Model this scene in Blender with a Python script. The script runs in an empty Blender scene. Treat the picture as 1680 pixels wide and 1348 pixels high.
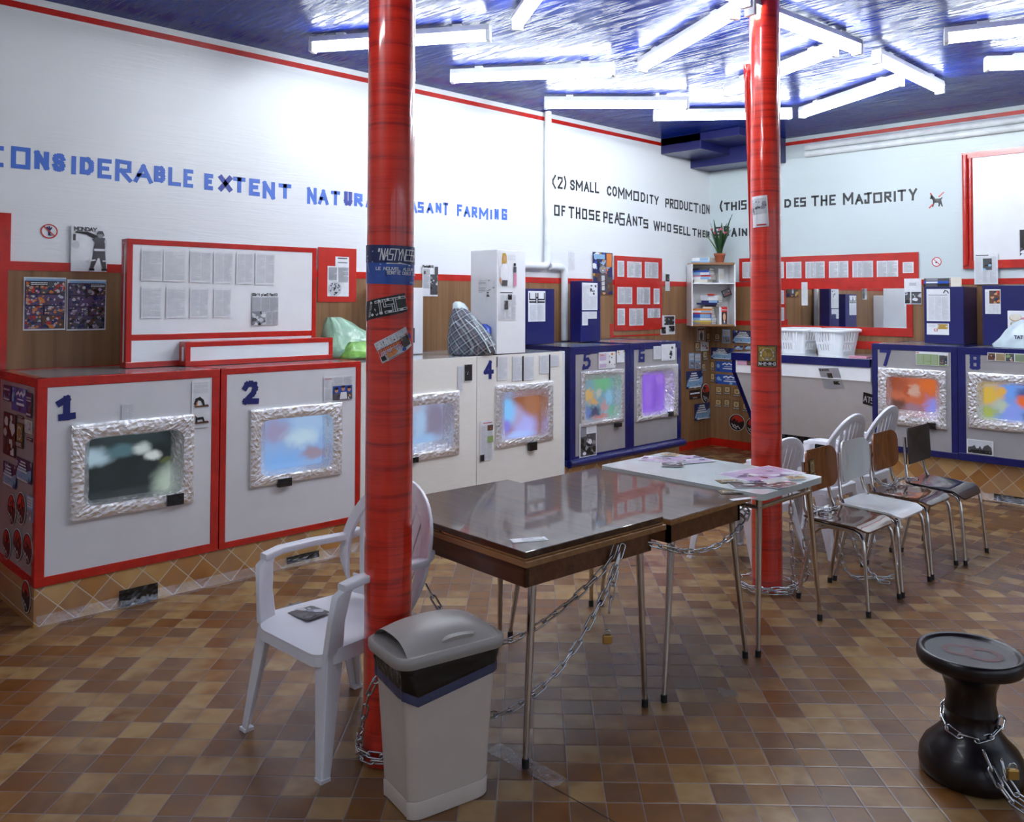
import bpy, bmesh, math, random
from mathutils import Vector, Matrix, noise
C = bpy.context.scene.collection
SC = bpy.context.scene
R = math.radians
# ------------------------------------------------------------------ camera
FPX, CX, CY = 1413.0, 840.0, 453.1
YAW, PITCH, ROLL, EYE = R(45.725), R(1.6215), R(0.1923), 1.65
_f0 = Vector((-math.sin(YAW), math.cos(YAW), 0)); _r0 = Vector((math.cos(YAW), math.sin(YAW), 0)); _z = Vector((0, 0, 1))
FW = _f0*math.cos(PITCH) + _z*math.sin(PITCH)
_u0 = _z*math.cos(PITCH) - _f0*math.sin(PITCH)
RT = _r0*math.cos(ROLL) + _u0*math.sin(ROLL)
UP = _u0*math.cos(ROLL) - _r0*math.sin(ROLL)
EYEP = Vector((0, 0, EYE))
cd = bpy.data.cameras.new('camera'); cam = bpy.data.objects.new('camera', cd); C.objects.link(cam)
cam.matrix_world = Matrix(((RT.x, UP.x, -FW.x, 0), (RT.y, UP.y, -FW.y, 0), (RT.z, UP.z, -FW.z, EYE), (0, 0, 0, 1)))
cd.sensor_fit = 'HORIZONTAL'; cd.sensor_width = 36.0; cd.lens = FPX*36.0/1680.0
cd.shift_x = 0.0; cd.shift_y = (CY-674.0)/1680.0
cd.clip_start = 0.05; cd.clip_end = 200
SC.camera = cam
# ------------------------------------------------------------------ world, exposure
SC.view_settings.view_transform = 'Standard'; SC.view_settings.look = 'None'
SC.view_settings.exposure = 1.55; SC.view_settings.gamma = 1.0; SC.view_settings.use_curve_mapping = False
W = bpy.data.worlds.new('world'); SC.world = W; W.use_nodes = True
wn = W.node_tree; wn.nodes.clear()
_bg = wn.nodes.new('ShaderNodeBackground'); _wo = wn.nodes.new('ShaderNodeOutputWorld')
_tc = wn.nodes.new('ShaderNodeTexCoord'); _sp = wn.nodes.new('ShaderNodeSeparateXYZ'); _cr = wn.nodes.new('ShaderNodeValToRGB')
wn.links.new(_tc.outputs['Generated'], _sp.inputs[0]); wn.links.new(_sp.outputs['Z'], _cr.inputs[0])
_cr.color_ramp.elements[0].position = 0.0; _cr.color_ramp.elements[0].color = (0.16, 0.17, 0.19, 1)
_cr.color_ramp.elements[1].position = 0.12; _cr.color_ramp.elements[1].color = (0.70, 0.82, 1.0, 1)
wn.links.new(_cr.outputs[0], _bg.inputs['Color']); wn.links.new(_bg.outputs[0], _wo.inputs[0])
SKY = 0.45
_bg.inputs['Strength'].default_value = SKY
TUBE = 13.5          # strength of the fluorescent tubes
# room: left wall plane x = XL, back wall plane y = YB
XL, YB, ZC, XR, YF = -5.545, 8.614, 3.415, 2.2, -2.2
def _portal(y0, y1, z0, z1):
    l = bpy.data.lights.new('daylight_portal', 'AREA'); l.shape = 'RECTANGLE'; l.size = y1-y0; l.size_y = z1-z0
    l.energy = 1; l.cycles.is_portal = True
    o = bpy.data.objects.new('daylight_portal', l); C.objects.link(o)
    o.matrix_world = Matrix(((0, 0, 1, XR+0.12), (-1, 0, 0, (y0+y1)/2), (0, -1, 0, (z0+z1)/2), (0, 0, 0, 1)))
WINS = [(-1.7, 0.9), (1.1, 3.9), (4.1, 6.9)]
for a, b in WINS: _portal(a, b, 0.45, 2.75)
# ------------------------------------------------------------------ photogrammetry: a photo pixel on a known plane -> world point
def ray(px, py): return FW + RT*((px-CX)/FPX) - UP*((py-CY)/FPX)
def atz(px, py, z=0.0):
    d = ray(px, py); return EYEP + d*((z-EYE)/d.z)
def atx(px, py, x):
    d = ray(px, py); return EYEP + d*(x/d.x)
def aty(px, py, y):
    d = ray(px, py); return EYEP + d*(y/d.y)
def atd(px, py, dep): return EYEP + ray(px, py)*dep
# ------------------------------------------------------------------ materials
def newmat(name):
    m = bpy.data.materials.new(name); m.use_nodes = True
    return m, m.node_tree, m.node_tree.nodes['Principled BSDF']
def nd(nt, t, **kw):
    n = nt.nodes.new(t)
    for k, v in kw.items(): setattr(n, k, v)
    return n
def coord(nt, scale=(1, 1, 1), rot=(0, 0, 0), which='Object'):
    tc = nd(nt, 'ShaderNodeTexCoord'); mp = nd(nt, 'ShaderNodeMapping')
    mp.inputs['Scale'].default_value = scale; mp.inputs['Rotation'].default_value = rot
    nt.links.new(tc.outputs[which], mp.inputs[0]); return mp.outputs[0]
def noise_n(nt, vec, scale, detail=3, rough=0.5, dist=0.0):
    n = nd(nt, 'ShaderNodeTexNoise'); n.inputs['Scale'].default_value = scale; n.inputs['Detail'].default_value = detail
    n.inputs['Roughness'].default_value = rough; n.inputs['Distortion'].default_value = dist
    nt.links.new(vec, n.inputs['Vector']); return n
def ramp(nt, fac, stops, interp='LINEAR'):
    r = nd(nt, 'ShaderNodeValToRGB'); r.color_ramp.interpolation = interp
    while len(r.color_ramp.elements) < len(stops): r.color_ramp.elements.new(0.5)
    for e, (p, c) in zip(r.color_ramp.elements, stops): e.position = p; e.color = (c[0], c[1], c[2], 1)
    nt.links.new(fac, r.inputs[0]); return r.outputs[0]
def bump(nt, b, h, strength=0.3, dist=0.01):
    bp = nd(nt, 'ShaderNodeBump'); bp.inputs['Strength'].default_value = strength; bp.inputs['Distance'].default_value = dist
    nt.links.new(h, bp.inputs['Height']); nt.links.new(bp.outputs[0], b.inputs['Normal']); return bp
def sc3(c, k): return tuple(min(1, x*k) for x in c)
def plain(name, col, rough=0.5, metal=0.0, coat=0.0, var=0.10, nscale=8.0, bmp=0.0, bscale=40.0, stretch=(1, 1, 1), spec=0.5, trans=0.0):
    m, nt, b = newmat(name)
    v = coord(nt, stretch)
    n = noise_n(nt, v, nscale, 3)
    col_o = ramp(nt, n.outputs[0], [(0.3, sc3(col, 1-var)), (0.7, sc3(col, 1+var))])
    nt.links.new(col_o, b.inputs['Base Color'])
    b.inputs['Roughness'].default_value = rough; b.inputs['Metallic'].default_value = metal
    b.inputs['Coat Weight'].default_value = coat; b.inputs['Coat Roughness'].default_value = 0.08
    b.inputs['Specular IOR Level'].default_value = spec
    b.inputs['Transmission Weight'].default_value = trans
    if bmp: bump(nt, b, noise_n(nt, v, bscale, 3).outputs[0], bmp, 0.01)
    return m
def hexc(h):
    h = h.lstrip('#'); o = []
    for i in (0, 2, 4):
        c = int(h[i:i+2], 16)/255.0; o.append(c/12.92 if c <= 0.04045 else ((c+0.055)/1.055)**2.4)
    return tuple(o)
M = {}
# walls are wrapped in creased white plastic film
def film_wall(name, col, strength):
    m, nt, b = newmat(name)
    v = coord(nt, (0.35, 0.35, 7.0))
    n = noise_n(nt, v, 3.0, 5, 0.6, 0.6)
    c = noise_n(nt, coord(nt, (1, 1, 1)), 0.7, 2)
    nt.links.new(ramp(nt, c.outputs[0], [(0.3, sc3(col, 0.97)), (0.7, col)]), b.inputs['Base Color'])
    b.inputs['Roughness'].default_value = 0.32
    w = ramp(nt, n.outputs[0], [(0.40, (0, 0, 0)), (0.5, (1, 1, 1)), (0.60, (0.1, 0.1, 0.1))])
    bump(nt, b, w, strength, 0.006); return m
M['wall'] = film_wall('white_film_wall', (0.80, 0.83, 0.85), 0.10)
M['wall_b'] = film_wall('white_film_wall_dimmed', (0.60, 0.68, 0.70), 0.10)  # same white film, greyed: the far wall's weaker light put into its colour
M['plain_wall'] = plain('painted_wall', (0.6, 0.6, 0.6), 0.6)
def tape(name, col, rough=0.22):
    m, nt, b = newmat(name)
    v = coord(nt, (1, 1, 1)); n = noise_n(nt, v, 9, 4, 0.6, 0.4)
    nt.links.new(ramp(nt, n.outputs[0], [(0.3, sc3(col, 0.8)), (0.7, sc3(col, 1.1))]), b.inputs['Base Color'])
    b.inputs['Roughness'].default_value = rough; b.inputs['Coat Weight'].default_value = 0.5; b.inputs['Coat Roughness'].default_value = 0.1
    bump(nt, b, noise_n(nt, coord(nt, (14, 14, 14)), 3.0, 4, 0.6, 0.8).outputs[0], 0.35, 0.006); return m
M['red'] = tape('red_tape', (0.54, 0.014, 0.006))
M['blue'] = tape('blue_tape', (0.005, 0.008, 0.11))
M['bluepaint'] = plain('navy_painted_board', (0.005, 0.008, 0.105), 0.35, coat=0.3, nscale=5)
M['digit'] = plain('navy_number_paint', (0.010, 0.016, 0.15), 0.5)
# column wrapped round and round in red tape
def col_mat():
    m, nt, b = newmat('red_tape_wrapped_column')
    n = noise_n(nt, coord(nt, (0.5, 0.5, 9.0)), 3.0, 4, 0.65, 0.3)
    n2 = noise_n(nt, coord(nt, (0.3, 0.3, 60.0)), 2.0, 2)
    mx = nd(nt, 'ShaderNodeMath', operation='MULTIPLY_ADD'); mx.inputs[1].default_value = 0.35; nt.links.new(n2.outputs[0], mx.inputs[0]); nt.links.new(n.outputs[0], mx.inputs[2])
    nt.links.new(ramp(nt, mx.outputs[0], [(0.50, (0.42, 0.010, 0.006)), (0.66, (0.74, 0.026, 0.009)), (0.82, (0.82, 0.040, 0.014))]), b.inputs['Base Color'])
    b.inputs['Roughness'].default_value = 0.30; b.inputs['Coat Weight'].default_value = 1.0; b.inputs['Coat Roughness'].default_value = 0.07
    bump(nt, b, n2.outputs[0], 0.06, 0.004); return m
M['column'] = col_mat()
# wood laminate
def wood(name, c1, c2, axis='z', scale=1.0, rough=0.4, coat=0.2):
    m, nt, b = newmat(name)
    st = {'z': (18, 18, 0.8), 'x': (0.8, 18, 18), 'y': (18, 0.8, 18)}[axis]
    n = noise_n(nt, coord(nt, tuple(s*scale for s in st)), 1.2, 6, 0.65, 0.7)
    nt.links.new(ramp(nt, n.outputs[0], [(0.28, c1), (0.5, tuple((a+d)/2 for a, d in zip(c1, c2))), (0.72, c2)]), b.inputs['Base Color'])
    b.inputs['Roughness'].default_value = rough; b.inputs['Coat Weight'].default_value = coat; b.inputs['Coat Roughness'].default_value = 0.06
    return m
M['panel'] = wood('wood_laminate_panelling', (0.17, 0.080, 0.031), (0.35, 0.190, 0.085), 'z', 0.6, 0.4)
M['tabletop'] = wood('dark_wood_laminate_top', (0.030, 0.013, 0.007), (0.125, 0.056, 0.028), 'x', 1.4, 0.35, 0.65)
M['tabletop'].node_tree.nodes['Principled BSDF'].inputs['Specular IOR Level'].default_value = 0.15; M['tabletop'].node_tree.nodes['Principled BSDF'].inputs['Coat Roughness'].default_value = 0.03
M['apron'] = wood('brown_wood_apron', (0.07, 0.022, 0.008), (0.20, 0.075, 0.025), 'x', 1.5, 0.35)
M['edgewood'] = wood('light_wood_edge', (0.23, 0.10, 0.03), (0.42, 0.21, 0.08), 'x', 1.5, 0.4)
M['ply'] = wood('red_brown_plywood', (0.17, 0.045, 0.012), (0.36, 0.125, 0.038), 'z', 1.2, 0.22, 0.8)
M['plydark'] = wood('dark_brown_plywood', (0.05, 0.02, 0.012), (0.13, 0.06, 0.03), 'x', 1.2, 0.14, 1.0)
M['shelfwood'] = wood('brown_shelf_board', (0.22, 0.10, 0.04), (0.36, 0.18, 0.07), 'x', 1.0, 0.4)
# floor tiles: each tile its own tone, a cloudy glaze, pale joints
def tile(name, size, rotz, tones, grout, gw, rough, which='XY', dim=1.0):
    m, nt, b = newmat(name)
    rot = (0, 0, rotz) if which == 'XY' else ((0, rotz, 0) if which == 'XZ' else (rotz, 0, 0))
    v = coord(nt, (1, 1, 1), rot)
    sx = nd(nt, 'ShaderNodeSeparateXYZ'); nt.links.new(v, sx.inputs[0])
    a, c = {'XY': ('X', 'Y'), 'XZ': ('X', 'Z'), 'YZ': ('Y', 'Z')}[which]
    fl, fr = [], []
    for k in (a, c):
        s = nd(nt, 'ShaderNodeMath', operation='MULTIPLY'); s.inputs[1].default_value = 1.0/size; nt.links.new(sx.outputs[k], s.inputs[0])
        f = nd(nt, 'ShaderNodeMath', operation='FLOOR'); nt.links.new(s.outputs[0], f.inputs[0]); fl.append(f.outputs[0])
        g = nd(nt, 'ShaderNodeMath', operation='FRACT'); nt.links.new(s.outputs[0], g.inputs[0])
        h = nd(nt, 'ShaderNodeMath', operation='SUBTRACT'); h.inputs[1].default_value = 0.5; nt.links.new(g.outputs[0], h.inputs[0])
        e = nd(nt, 'ShaderNodeMath', operation='ABSOLUTE'); nt.links.new(h.outputs[0], e.inputs[0]); fr.append(e.outputs[0])
    cb = nd(nt, 'ShaderNodeCombineXYZ'); nt.links.new(fl[0], cb.inputs[0]); nt.links.new(fl[1], cb.inputs[1])
    wnz = nd(nt, 'ShaderNodeTexWhiteNoise', noise_dimensions='2D'); nt.links.new(cb.outputs[0], wnz.inputs['Vector'])
    # per-tile offset makes each glaze cloud its own
    sc = nd(nt, 'ShaderNodeVectorMath', operation='MULTIPLY_ADD'); nt.links.new(wnz.outputs['Color'], sc.inputs[0]); sc.inputs[1].default_value = (9, 9, 9); nt.links.new(v, sc.inputs[2])
    cl = noise_n(nt, sc.outputs[0], 7.0, 2, 0.5)
    ad = nd(nt, 'ShaderNodeMath', operation='MULTIPLY_ADD'); ad.inputs[1].default_value = 0.55; nt.links.new(cl.outputs[0], ad.inputs[0])
    su = nd(nt, 'ShaderNodeMath', operation='MULTIPLY_ADD'); su.inputs[1].default_value = 0.80; su.inputs[2].default_value = -0.17; nt.links.new(wnz.outputs['Value'], su.inputs[0]); nt.links.new(su.outputs[0], ad.inputs[2])
    base = ramp(nt, ad.outputs[0], [(i/(len(tones)-1), sc3(t, dim)) for i, t in enumerate(tones)])
    mxm = nd(nt, 'ShaderNodeMath', operation='MAXIMUM'); nt.links.new(fr[0], mxm.inputs[0]); nt.links.new(fr[1], mxm.inputs[1])
    gt = nd(nt, 'ShaderNodeMath', operation='GREATER_THAN'); gt.inputs[1].default_value = 0.5-gw; nt.links.new(mxm.outputs[0], gt.inputs[0])
    mix = nd(nt, 'ShaderNodeMix', data_type='RGBA'); nt.links.new(gt.outputs[0], mix.inputs[0]); nt.links.new(base, mix.inputs[6]); mix.inputs[7].default_value = (*grout, 1)
    nt.links.new(mix.outputs[2], b.inputs['Base Color'])
    b.inputs['Roughness'].default_value = rough
    hm = nd(nt, 'ShaderNodeMapRange'); hm.inputs[1].default_value = 0.5-gw*4; hm.inputs[2].default_value = 0.5; hm.inputs[3].default_value = 1; hm.inputs[4].default_value = 0
    nt.links.new(mxm.outputs[0], hm.inputs[0]); bump(nt, b, hm.outputs[0], 0.25, 0.003)
    return m
TONES = [(0.200, 0.078, 0.020), (0.285, 0.130, 0.040), (0.215, 0.122, 0.075), (0.36, 0.200, 0.080), (0.50, 0.35, 0.18), (0.23, 0.095, 0.025)]
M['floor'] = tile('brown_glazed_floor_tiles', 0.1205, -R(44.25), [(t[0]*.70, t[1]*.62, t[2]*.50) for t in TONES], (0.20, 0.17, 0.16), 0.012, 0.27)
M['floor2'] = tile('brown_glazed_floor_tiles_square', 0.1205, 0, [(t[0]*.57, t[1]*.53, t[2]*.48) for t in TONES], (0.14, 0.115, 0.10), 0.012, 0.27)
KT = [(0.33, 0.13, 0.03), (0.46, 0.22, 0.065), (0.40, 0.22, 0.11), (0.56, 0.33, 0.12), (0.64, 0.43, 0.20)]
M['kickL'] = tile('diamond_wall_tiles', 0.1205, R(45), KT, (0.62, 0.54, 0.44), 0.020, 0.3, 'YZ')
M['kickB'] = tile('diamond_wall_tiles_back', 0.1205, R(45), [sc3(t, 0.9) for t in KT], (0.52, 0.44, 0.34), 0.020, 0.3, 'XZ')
# ceiling: navy, wrapped in creased clear film
def ceil_mat():
    m, nt, b = newmat('navy_film_ceiling')
    b.inputs['Base Color'].default_value = (0.008, 0.024, 0.22, 1)
    b.inputs['Roughness'].default_value = 0.22; b.inputs['Specular IOR Level'].default_value = 0.05; b.inputs['Coat Weight'].default_value = 0.13; b.inputs['Coat IOR'].default_value = 1.38; b.inputs['Coat Roughness'].default_value = 0.03; b.inputs['Specular Tint'].default_value = (0.35, 0.5, 1, 1); b.inputs['Coat Tint'].default_value = (0.75, 0.85, 1, 1)
    n1 = noise_n(nt, coord(nt, (0.7, 7.0, 1), (0, 0, R(-8))), 2.6, 6, 0.62, 0.9)
    n2 = noise_n(nt, coord(nt, (2.0, 34.0, 1), (0, 0, R(10))), 1.6, 3, 0.6, 0.8)
    r1 = ramp(nt, n1.outputs[0], [(0.45, (0, 0, 0)), (0.5, (1, 1, 1)), (0.55, (0, 0, 0))])
    n3 = noise_n(nt, coord(nt, (1, 1, 1)), 1.1, 3, 0.6)
    mk = ramp(nt, n3.outputs[0], [(0.40, (0.05, 0.05, 0.05)), (0.62, (1, 1, 1))])
    ad = nd(nt, 'ShaderNodeMath', operation='MULTIPLY_ADD'); nt.links.new(n2.outputs[0], ad.inputs[0]); ad.inputs[1].default_value = 0.35; nt.links.new(r1, ad.inputs[2])
    ml = nd(nt, 'ShaderNodeMath', operation='MULTIPLY'); nt.links.new(ad.outputs[0], ml.inputs[0]); nt.links.new(mk, ml.inputs[1])
    bp = bump(nt, b, ml.outputs[0], 0.33, 0.012); nt.links.new(bp.outputs[0], b.inputs['Coat Normal'])
    return m
M['ceiling'] = ceil_mat()
# metals, plastics
def foil_mat():
    m, nt, b = newmat('crumpled_foil')
    b.inputs['Base Color'].default_value = (0.88, 0.88, 0.89, 1); b.inputs['Metallic'].default_value = 0.82; b.inputs['Roughness'].default_value = 0.26
    v = nd(nt, 'ShaderNodeTexVoronoi', feature='F1'); v.inputs['Scale'].default_value = 38; nt.links.new(coord(nt), v.inputs['Vector'])
    n = noise_n(nt, coord(nt), 42, 5, 0.75, 0.6)
    ad = nd(nt, 'ShaderNodeMath', operation='ADD'); nt.links.new(v.outputs['Distance'], ad.inputs[0]); nt.links.new(n.outputs[0], ad.inputs[1])
    bump(nt, b, ad.outputs[0], 0.55, 0.010); return m
M['foil'] = foil_mat()
M['chrome'] = plain('chrome_tube', (0.66, 0.63, 0.60), 0.16, 1.0, var=0.05)
M['chainmetal'] = plain('zinc_chain_link', (0.62, 0.63, 0.65), 0.2, 1.0, var=0.08)
M['brass'] = plain('brass_padlock', (0.55, 0.34, 0.10), 0.3, 1.0)
M['whiteplastic'] = plain('white_moulded_plastic', (0.82, 0.82, 0.87), 0.32, coat=0.15, var=0.02)
M['basket'] = plain('white_basket_plastic', (0.86, 0.88, 0.90), 0.35, var=0.02)
M['rubber'] = plain('black_rubber', (0.012, 0.012, 0.013), 0.6)
M['blackplastic'] = plain('black_bin_liner', (0.005, 0.005, 0.006), 0.25, coat=0.2, bmp=0.8, bscale=18)
M['linerhem'] = plain('blue_grey_liner_hem', (0.055, 0.060, 0.13), 0.3, bmp=0.6, bscale=18)
M['binbody'] = plain('beige_bin_plastic', (0.66, 0.57, 0.50), 0.42, var=0.03)
M['binlid'] = plain('grey_beige_bin_lid', (0.38, 0.345, 0.315), 0.38, var=0.03)
M['stool'] = plain('dark_burgundy_gloss_plastic', (0.007, 0.0025, 0.0035), 0.32, coat=0.1)
M['stooltop'] = plain('dark_glossy_stool_seat', (0.010, 0.006, 0.013), 0.3, coat=0.1)
M['stoolred'] = plain('dark_red_seat_marking', (0.07, 0.006, 0.008), 0.45, coat=0.05)
M['machwhite'] = plain('white_machine_panel', (0.72, 0.73, 0.76), 0.28, coat=0.3, var=0.02)
M['machcream'] = plain('cream_machine_panel', (0.82, 0.80, 0.74), 0.35, var=0.02, bmp=0.05, bscale=14, stretch=(1, 1, 6))
M['machgrey'] = plain('grey_film_machine_panel', (0.34, 0.325, 0.33), 0.28, coat=0.4, var=0.05, bmp=0.25, bscale=9)
M['machtop'] = plain('film_wrapped_top', (0.50, 0.56, 0.60), 0.14, coat=0.7, bmp=0.2, bscale=16)
M['countergrey'] = plain('grey_counter_panel', (0.74, 0.73, 0.73), 0.4, var=0.03)
M['boxwhite'] = plain('white_film_box', (0.84, 0.86, 0.88), 0.22, coat=0.6, var=0.02, bmp=0.06, bscale=12)
M['boxgrey'] = plain('pale_grey_box', (0.50, 0.55, 0.55), 0.35, var=0.03)
M['whitepaint'] = plain('white_pipe_paint', (0.78, 0.82, 0.84), 0.3)
M['housing'] = plain('white_enamel_batten', (0.85, 0.87, 0.9), 0.3)
M['black'] = plain('black_tape', (0.006, 0.006, 0.007), 0.25, coat=0.5, bmp=0.5, bscale=30)
M['terracotta'] = plain('terracotta_pot', (0.34, 0.085, 0.035), 0.7)
M['leaf'] = plain('dark_green_leaf', (0.012, 0.055, 0.015), 0.35, var=0.4)
M['leaf2'] = plain('light_green_leaf', (0.10, 0.20, 0.03), 0.4, var=0.3)
M['petal'] = plain('pink_petal', (0.72, 0.16, 0.22), 0.5)
M['soil'] = plain('soil', (0.02, 0.012, 0.008), 0.9)
M['yellow'] = plain('yellow_bucket_plastic', (0.62, 0.30, 0.03), 0.35)
M['greenbag'] = plain('pale_green_carrier_bag', (0.30, 0.52, 0.36), 0.25, coat=0.4, bmp=0.8, bscale=14, var=0.25, nscale=9)
M['limebag'] = plain('lime_green_carrier_bag', (0.22, 0.50, 0.09), 0.25, coat=0.4, bmp=0.8, bscale=14, var=0.35, nscale=14)
M['whitebag'] = plain('pale_blue_white_bag', (0.62, 0.74, 0.78), 0.25, coat=0.4, bmp=0.6, bscale=12)
M['bluebit'] = plain('blue_plastic_bag', (0.03, 0.08, 0.45), 0.25)
def emis(name, col, s):
    m, nt, b = newmat(name); b.inputs['Base Color'].default_value = (*col, 1)
    b.inputs['Emission Color'].default_value = (*col, 1); b.inputs['Emission Strength'].default_value = s; return m
M['tube'] = emis('lit_fluorescent_tube', (0.90, 0.96, 1.0), TUBE)
def plaid():
    m, nt, b = newmat('plaid_woven_bag')
    o = []
    v = coord(nt, (1, 1, 1), (0.2, 0.6, 0.5))
    sx = nd(nt, 'ShaderNodeSeparateXYZ'); nt.links.new(v, sx.inputs[0])
    for ax, fq in (('X', 17.0), ('Z', 17.0), ('Y', 17.0)):
        s = nd(nt, 'ShaderNodeMath', operation='MULTIPLY'); s.inputs[1].default_value = fq; nt.links.new(sx.outputs[ax], s.inputs[0])
        f = nd(nt, 'ShaderNodeMath', operation='FRACT'); nt.links.new(s.outputs[0], f.inputs[0])
        o.append(ramp(nt, f.outputs[0], [(0, (0.03, 0.03, 0.045)), (0.22, (0.03, 0.03, 0.045)), (0.23, (0.62, 0.72, 0.76)), (0.36, (0.62, 0.72, 0.76)), (0.37, (0.05, 0.05, 0.07)), (0.60, (0.05, 0.05, 0.07)), (0.61, (0.5, 0.40, 0.42)), (0.68, (0.5, 0.4, 0.42)), (0.69, (0.12, 0.14, 0.18)), (1, (0.25, 0.3, 0.35))], 'CONSTANT'))
    mx = nd(nt, 'ShaderNodeMix', data_type='RGBA'); mx.inputs[0].default_value = 0.5; nt.links.new(o[0], mx.inputs[6]); nt.links.new(o[1], mx.inputs[7])
    m2 = nd(nt, 'ShaderNodeMix', data_type='RGBA'); m2.inputs[0].default_value = 0.3; nt.links.new(mx.outputs[2], m2.inputs[6]); nt.links.new(o[2], m2.inputs[7])
    nt.links.new(m2.outputs[2], b.inputs['Base Color']); b.inputs['Roughness'].default_value = 0.35
    bump(nt, b, noise_n(nt, coord(nt), 12, 3).outputs[0], 0.8, 0.02); return m
M['plaid'] = plaid()
def clear_mat(name, fac, rough=0.06, bs=30):
    m = bpy.data.materials.new(name); m.use_nodes = True; nt = m.node_tree; nt.nodes.clear()
    out = nd(nt, 'ShaderNodeOutputMaterial'); mix = nd(nt, 'ShaderNodeMixShader'); t = nd(nt, 'ShaderNodeBsdfTransparent'); g = nd(nt, 'ShaderNodeBsdfGlossy')
    g.inputs['Roughness'].default_value = rough; g.inputs['Color'].default_value = (0.95, 0.97, 1, 1)
    n = noise_n(nt, coord(nt), bs, 4, 0.7, 0.5); bp = nd(nt, 'ShaderNodeBump'); bp.inputs['Strength'].default_value = 1.0; bp.inputs['Distance'].default_value = 0.02
    nt.links.new(n.outputs[0], bp.inputs['Height']); nt.links.new(bp.outputs[0], g.inputs['Normal'])
    mix.inputs[0].default_value = fac
    nt.links.new(t.outputs[0], mix.inputs[1]); nt.links.new(g.outputs[0], mix.inputs[2]); nt.links.new(mix.outputs[0], out.inputs[0]); return m
M['film'] = clear_mat('creased_clear_film', 0.24)
M['glass'] = clear_mat('window_glass', 0.06, 0.0, 0.1)
def mirror_mat():
    m, nt, b = newmat('mirror_glass'); b.inputs['Base Color'].default_value = (0.86, 0.88, 0.88, 1); b.inputs['Metallic'].default_value = 1; b.inputs['Roughness'].default_value = 0.015
    bump(nt, b, noise_n(nt, coord(nt), 2.0, 1).outputs[0], 0.004, 0.01); return m
M['mirror'] = mirror_mat()
# pictures on the television screens (lit): soft patches of colour over a ground
def screen_mat(name, ground, blobs, warp=0.35, strength=0.8, scale=3.0):
    m, nt, b = newmat(name)
    v = coord(nt, (1, 1, 1), (0, 0, 0), 'Generated')
    n = noise_n(nt, v, scale, 3, 0.55, 0.4)
    o = nd(nt, 'ShaderNodeVectorMath', operation='MULTIPLY_ADD'); nt.links.new(n.outputs['Color'], o.inputs[0]); o.inputs[1].default_value = (warp, 0, warp); nt.links.new(v, o.inputs[2])
    col = None
    for (cx, cz, rx, rz, c) in blobs:
        d = nd(nt, 'ShaderNodeVectorMath', operation='SUBTRACT'); nt.links.new(o.outputs[0], d.inputs[0]); d.inputs[1].default_value = (cx+warp*.5, 0, cz+warp*.5)
        e = nd(nt, 'ShaderNodeVectorMath', operation='MULTIPLY'); nt.links.new(d.outputs[0], e.inputs[0]); e.inputs[1].default_value = (1/rx, 0, 1/rz)
        l = nd(nt, 'ShaderNodeVectorMath', operation='LENGTH'); nt.links.new(e.outputs[0], l.inputs[0])
        f = nd(nt, 'ShaderNodeMapRange', interpolation_type='SMOOTHSTEP'); f.inputs[1].default_value = 0.35; f.inputs[2].default_value = 1.15; f.inputs[3].default_value = 1; f.inputs[4].default_value = 0
        nt.links.new(l.outputs['Value'], f.inputs[0])
        mx = nd(nt, 'ShaderNodeMix', data_type='RGBA'); nt.links.new(f.outputs[0], mx.inputs[0])
        if col is None: mx.inputs[6].default_value = (*ground, 1)
        else: nt.links.new(col, mx.inputs[6])
        mx.inputs[7].default_value = (*c, 1); col = mx.outputs[2]
    nt.links.new(col, b.inputs['Emission Color']); b.inputs['Emission Strength'].default_value = strength*0.36
    b.inputs['Base Color'].default_value = (0.02, 0.02, 0.02, 1); b.inputs['Roughness'].default_value = 0.12
    return m
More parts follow.
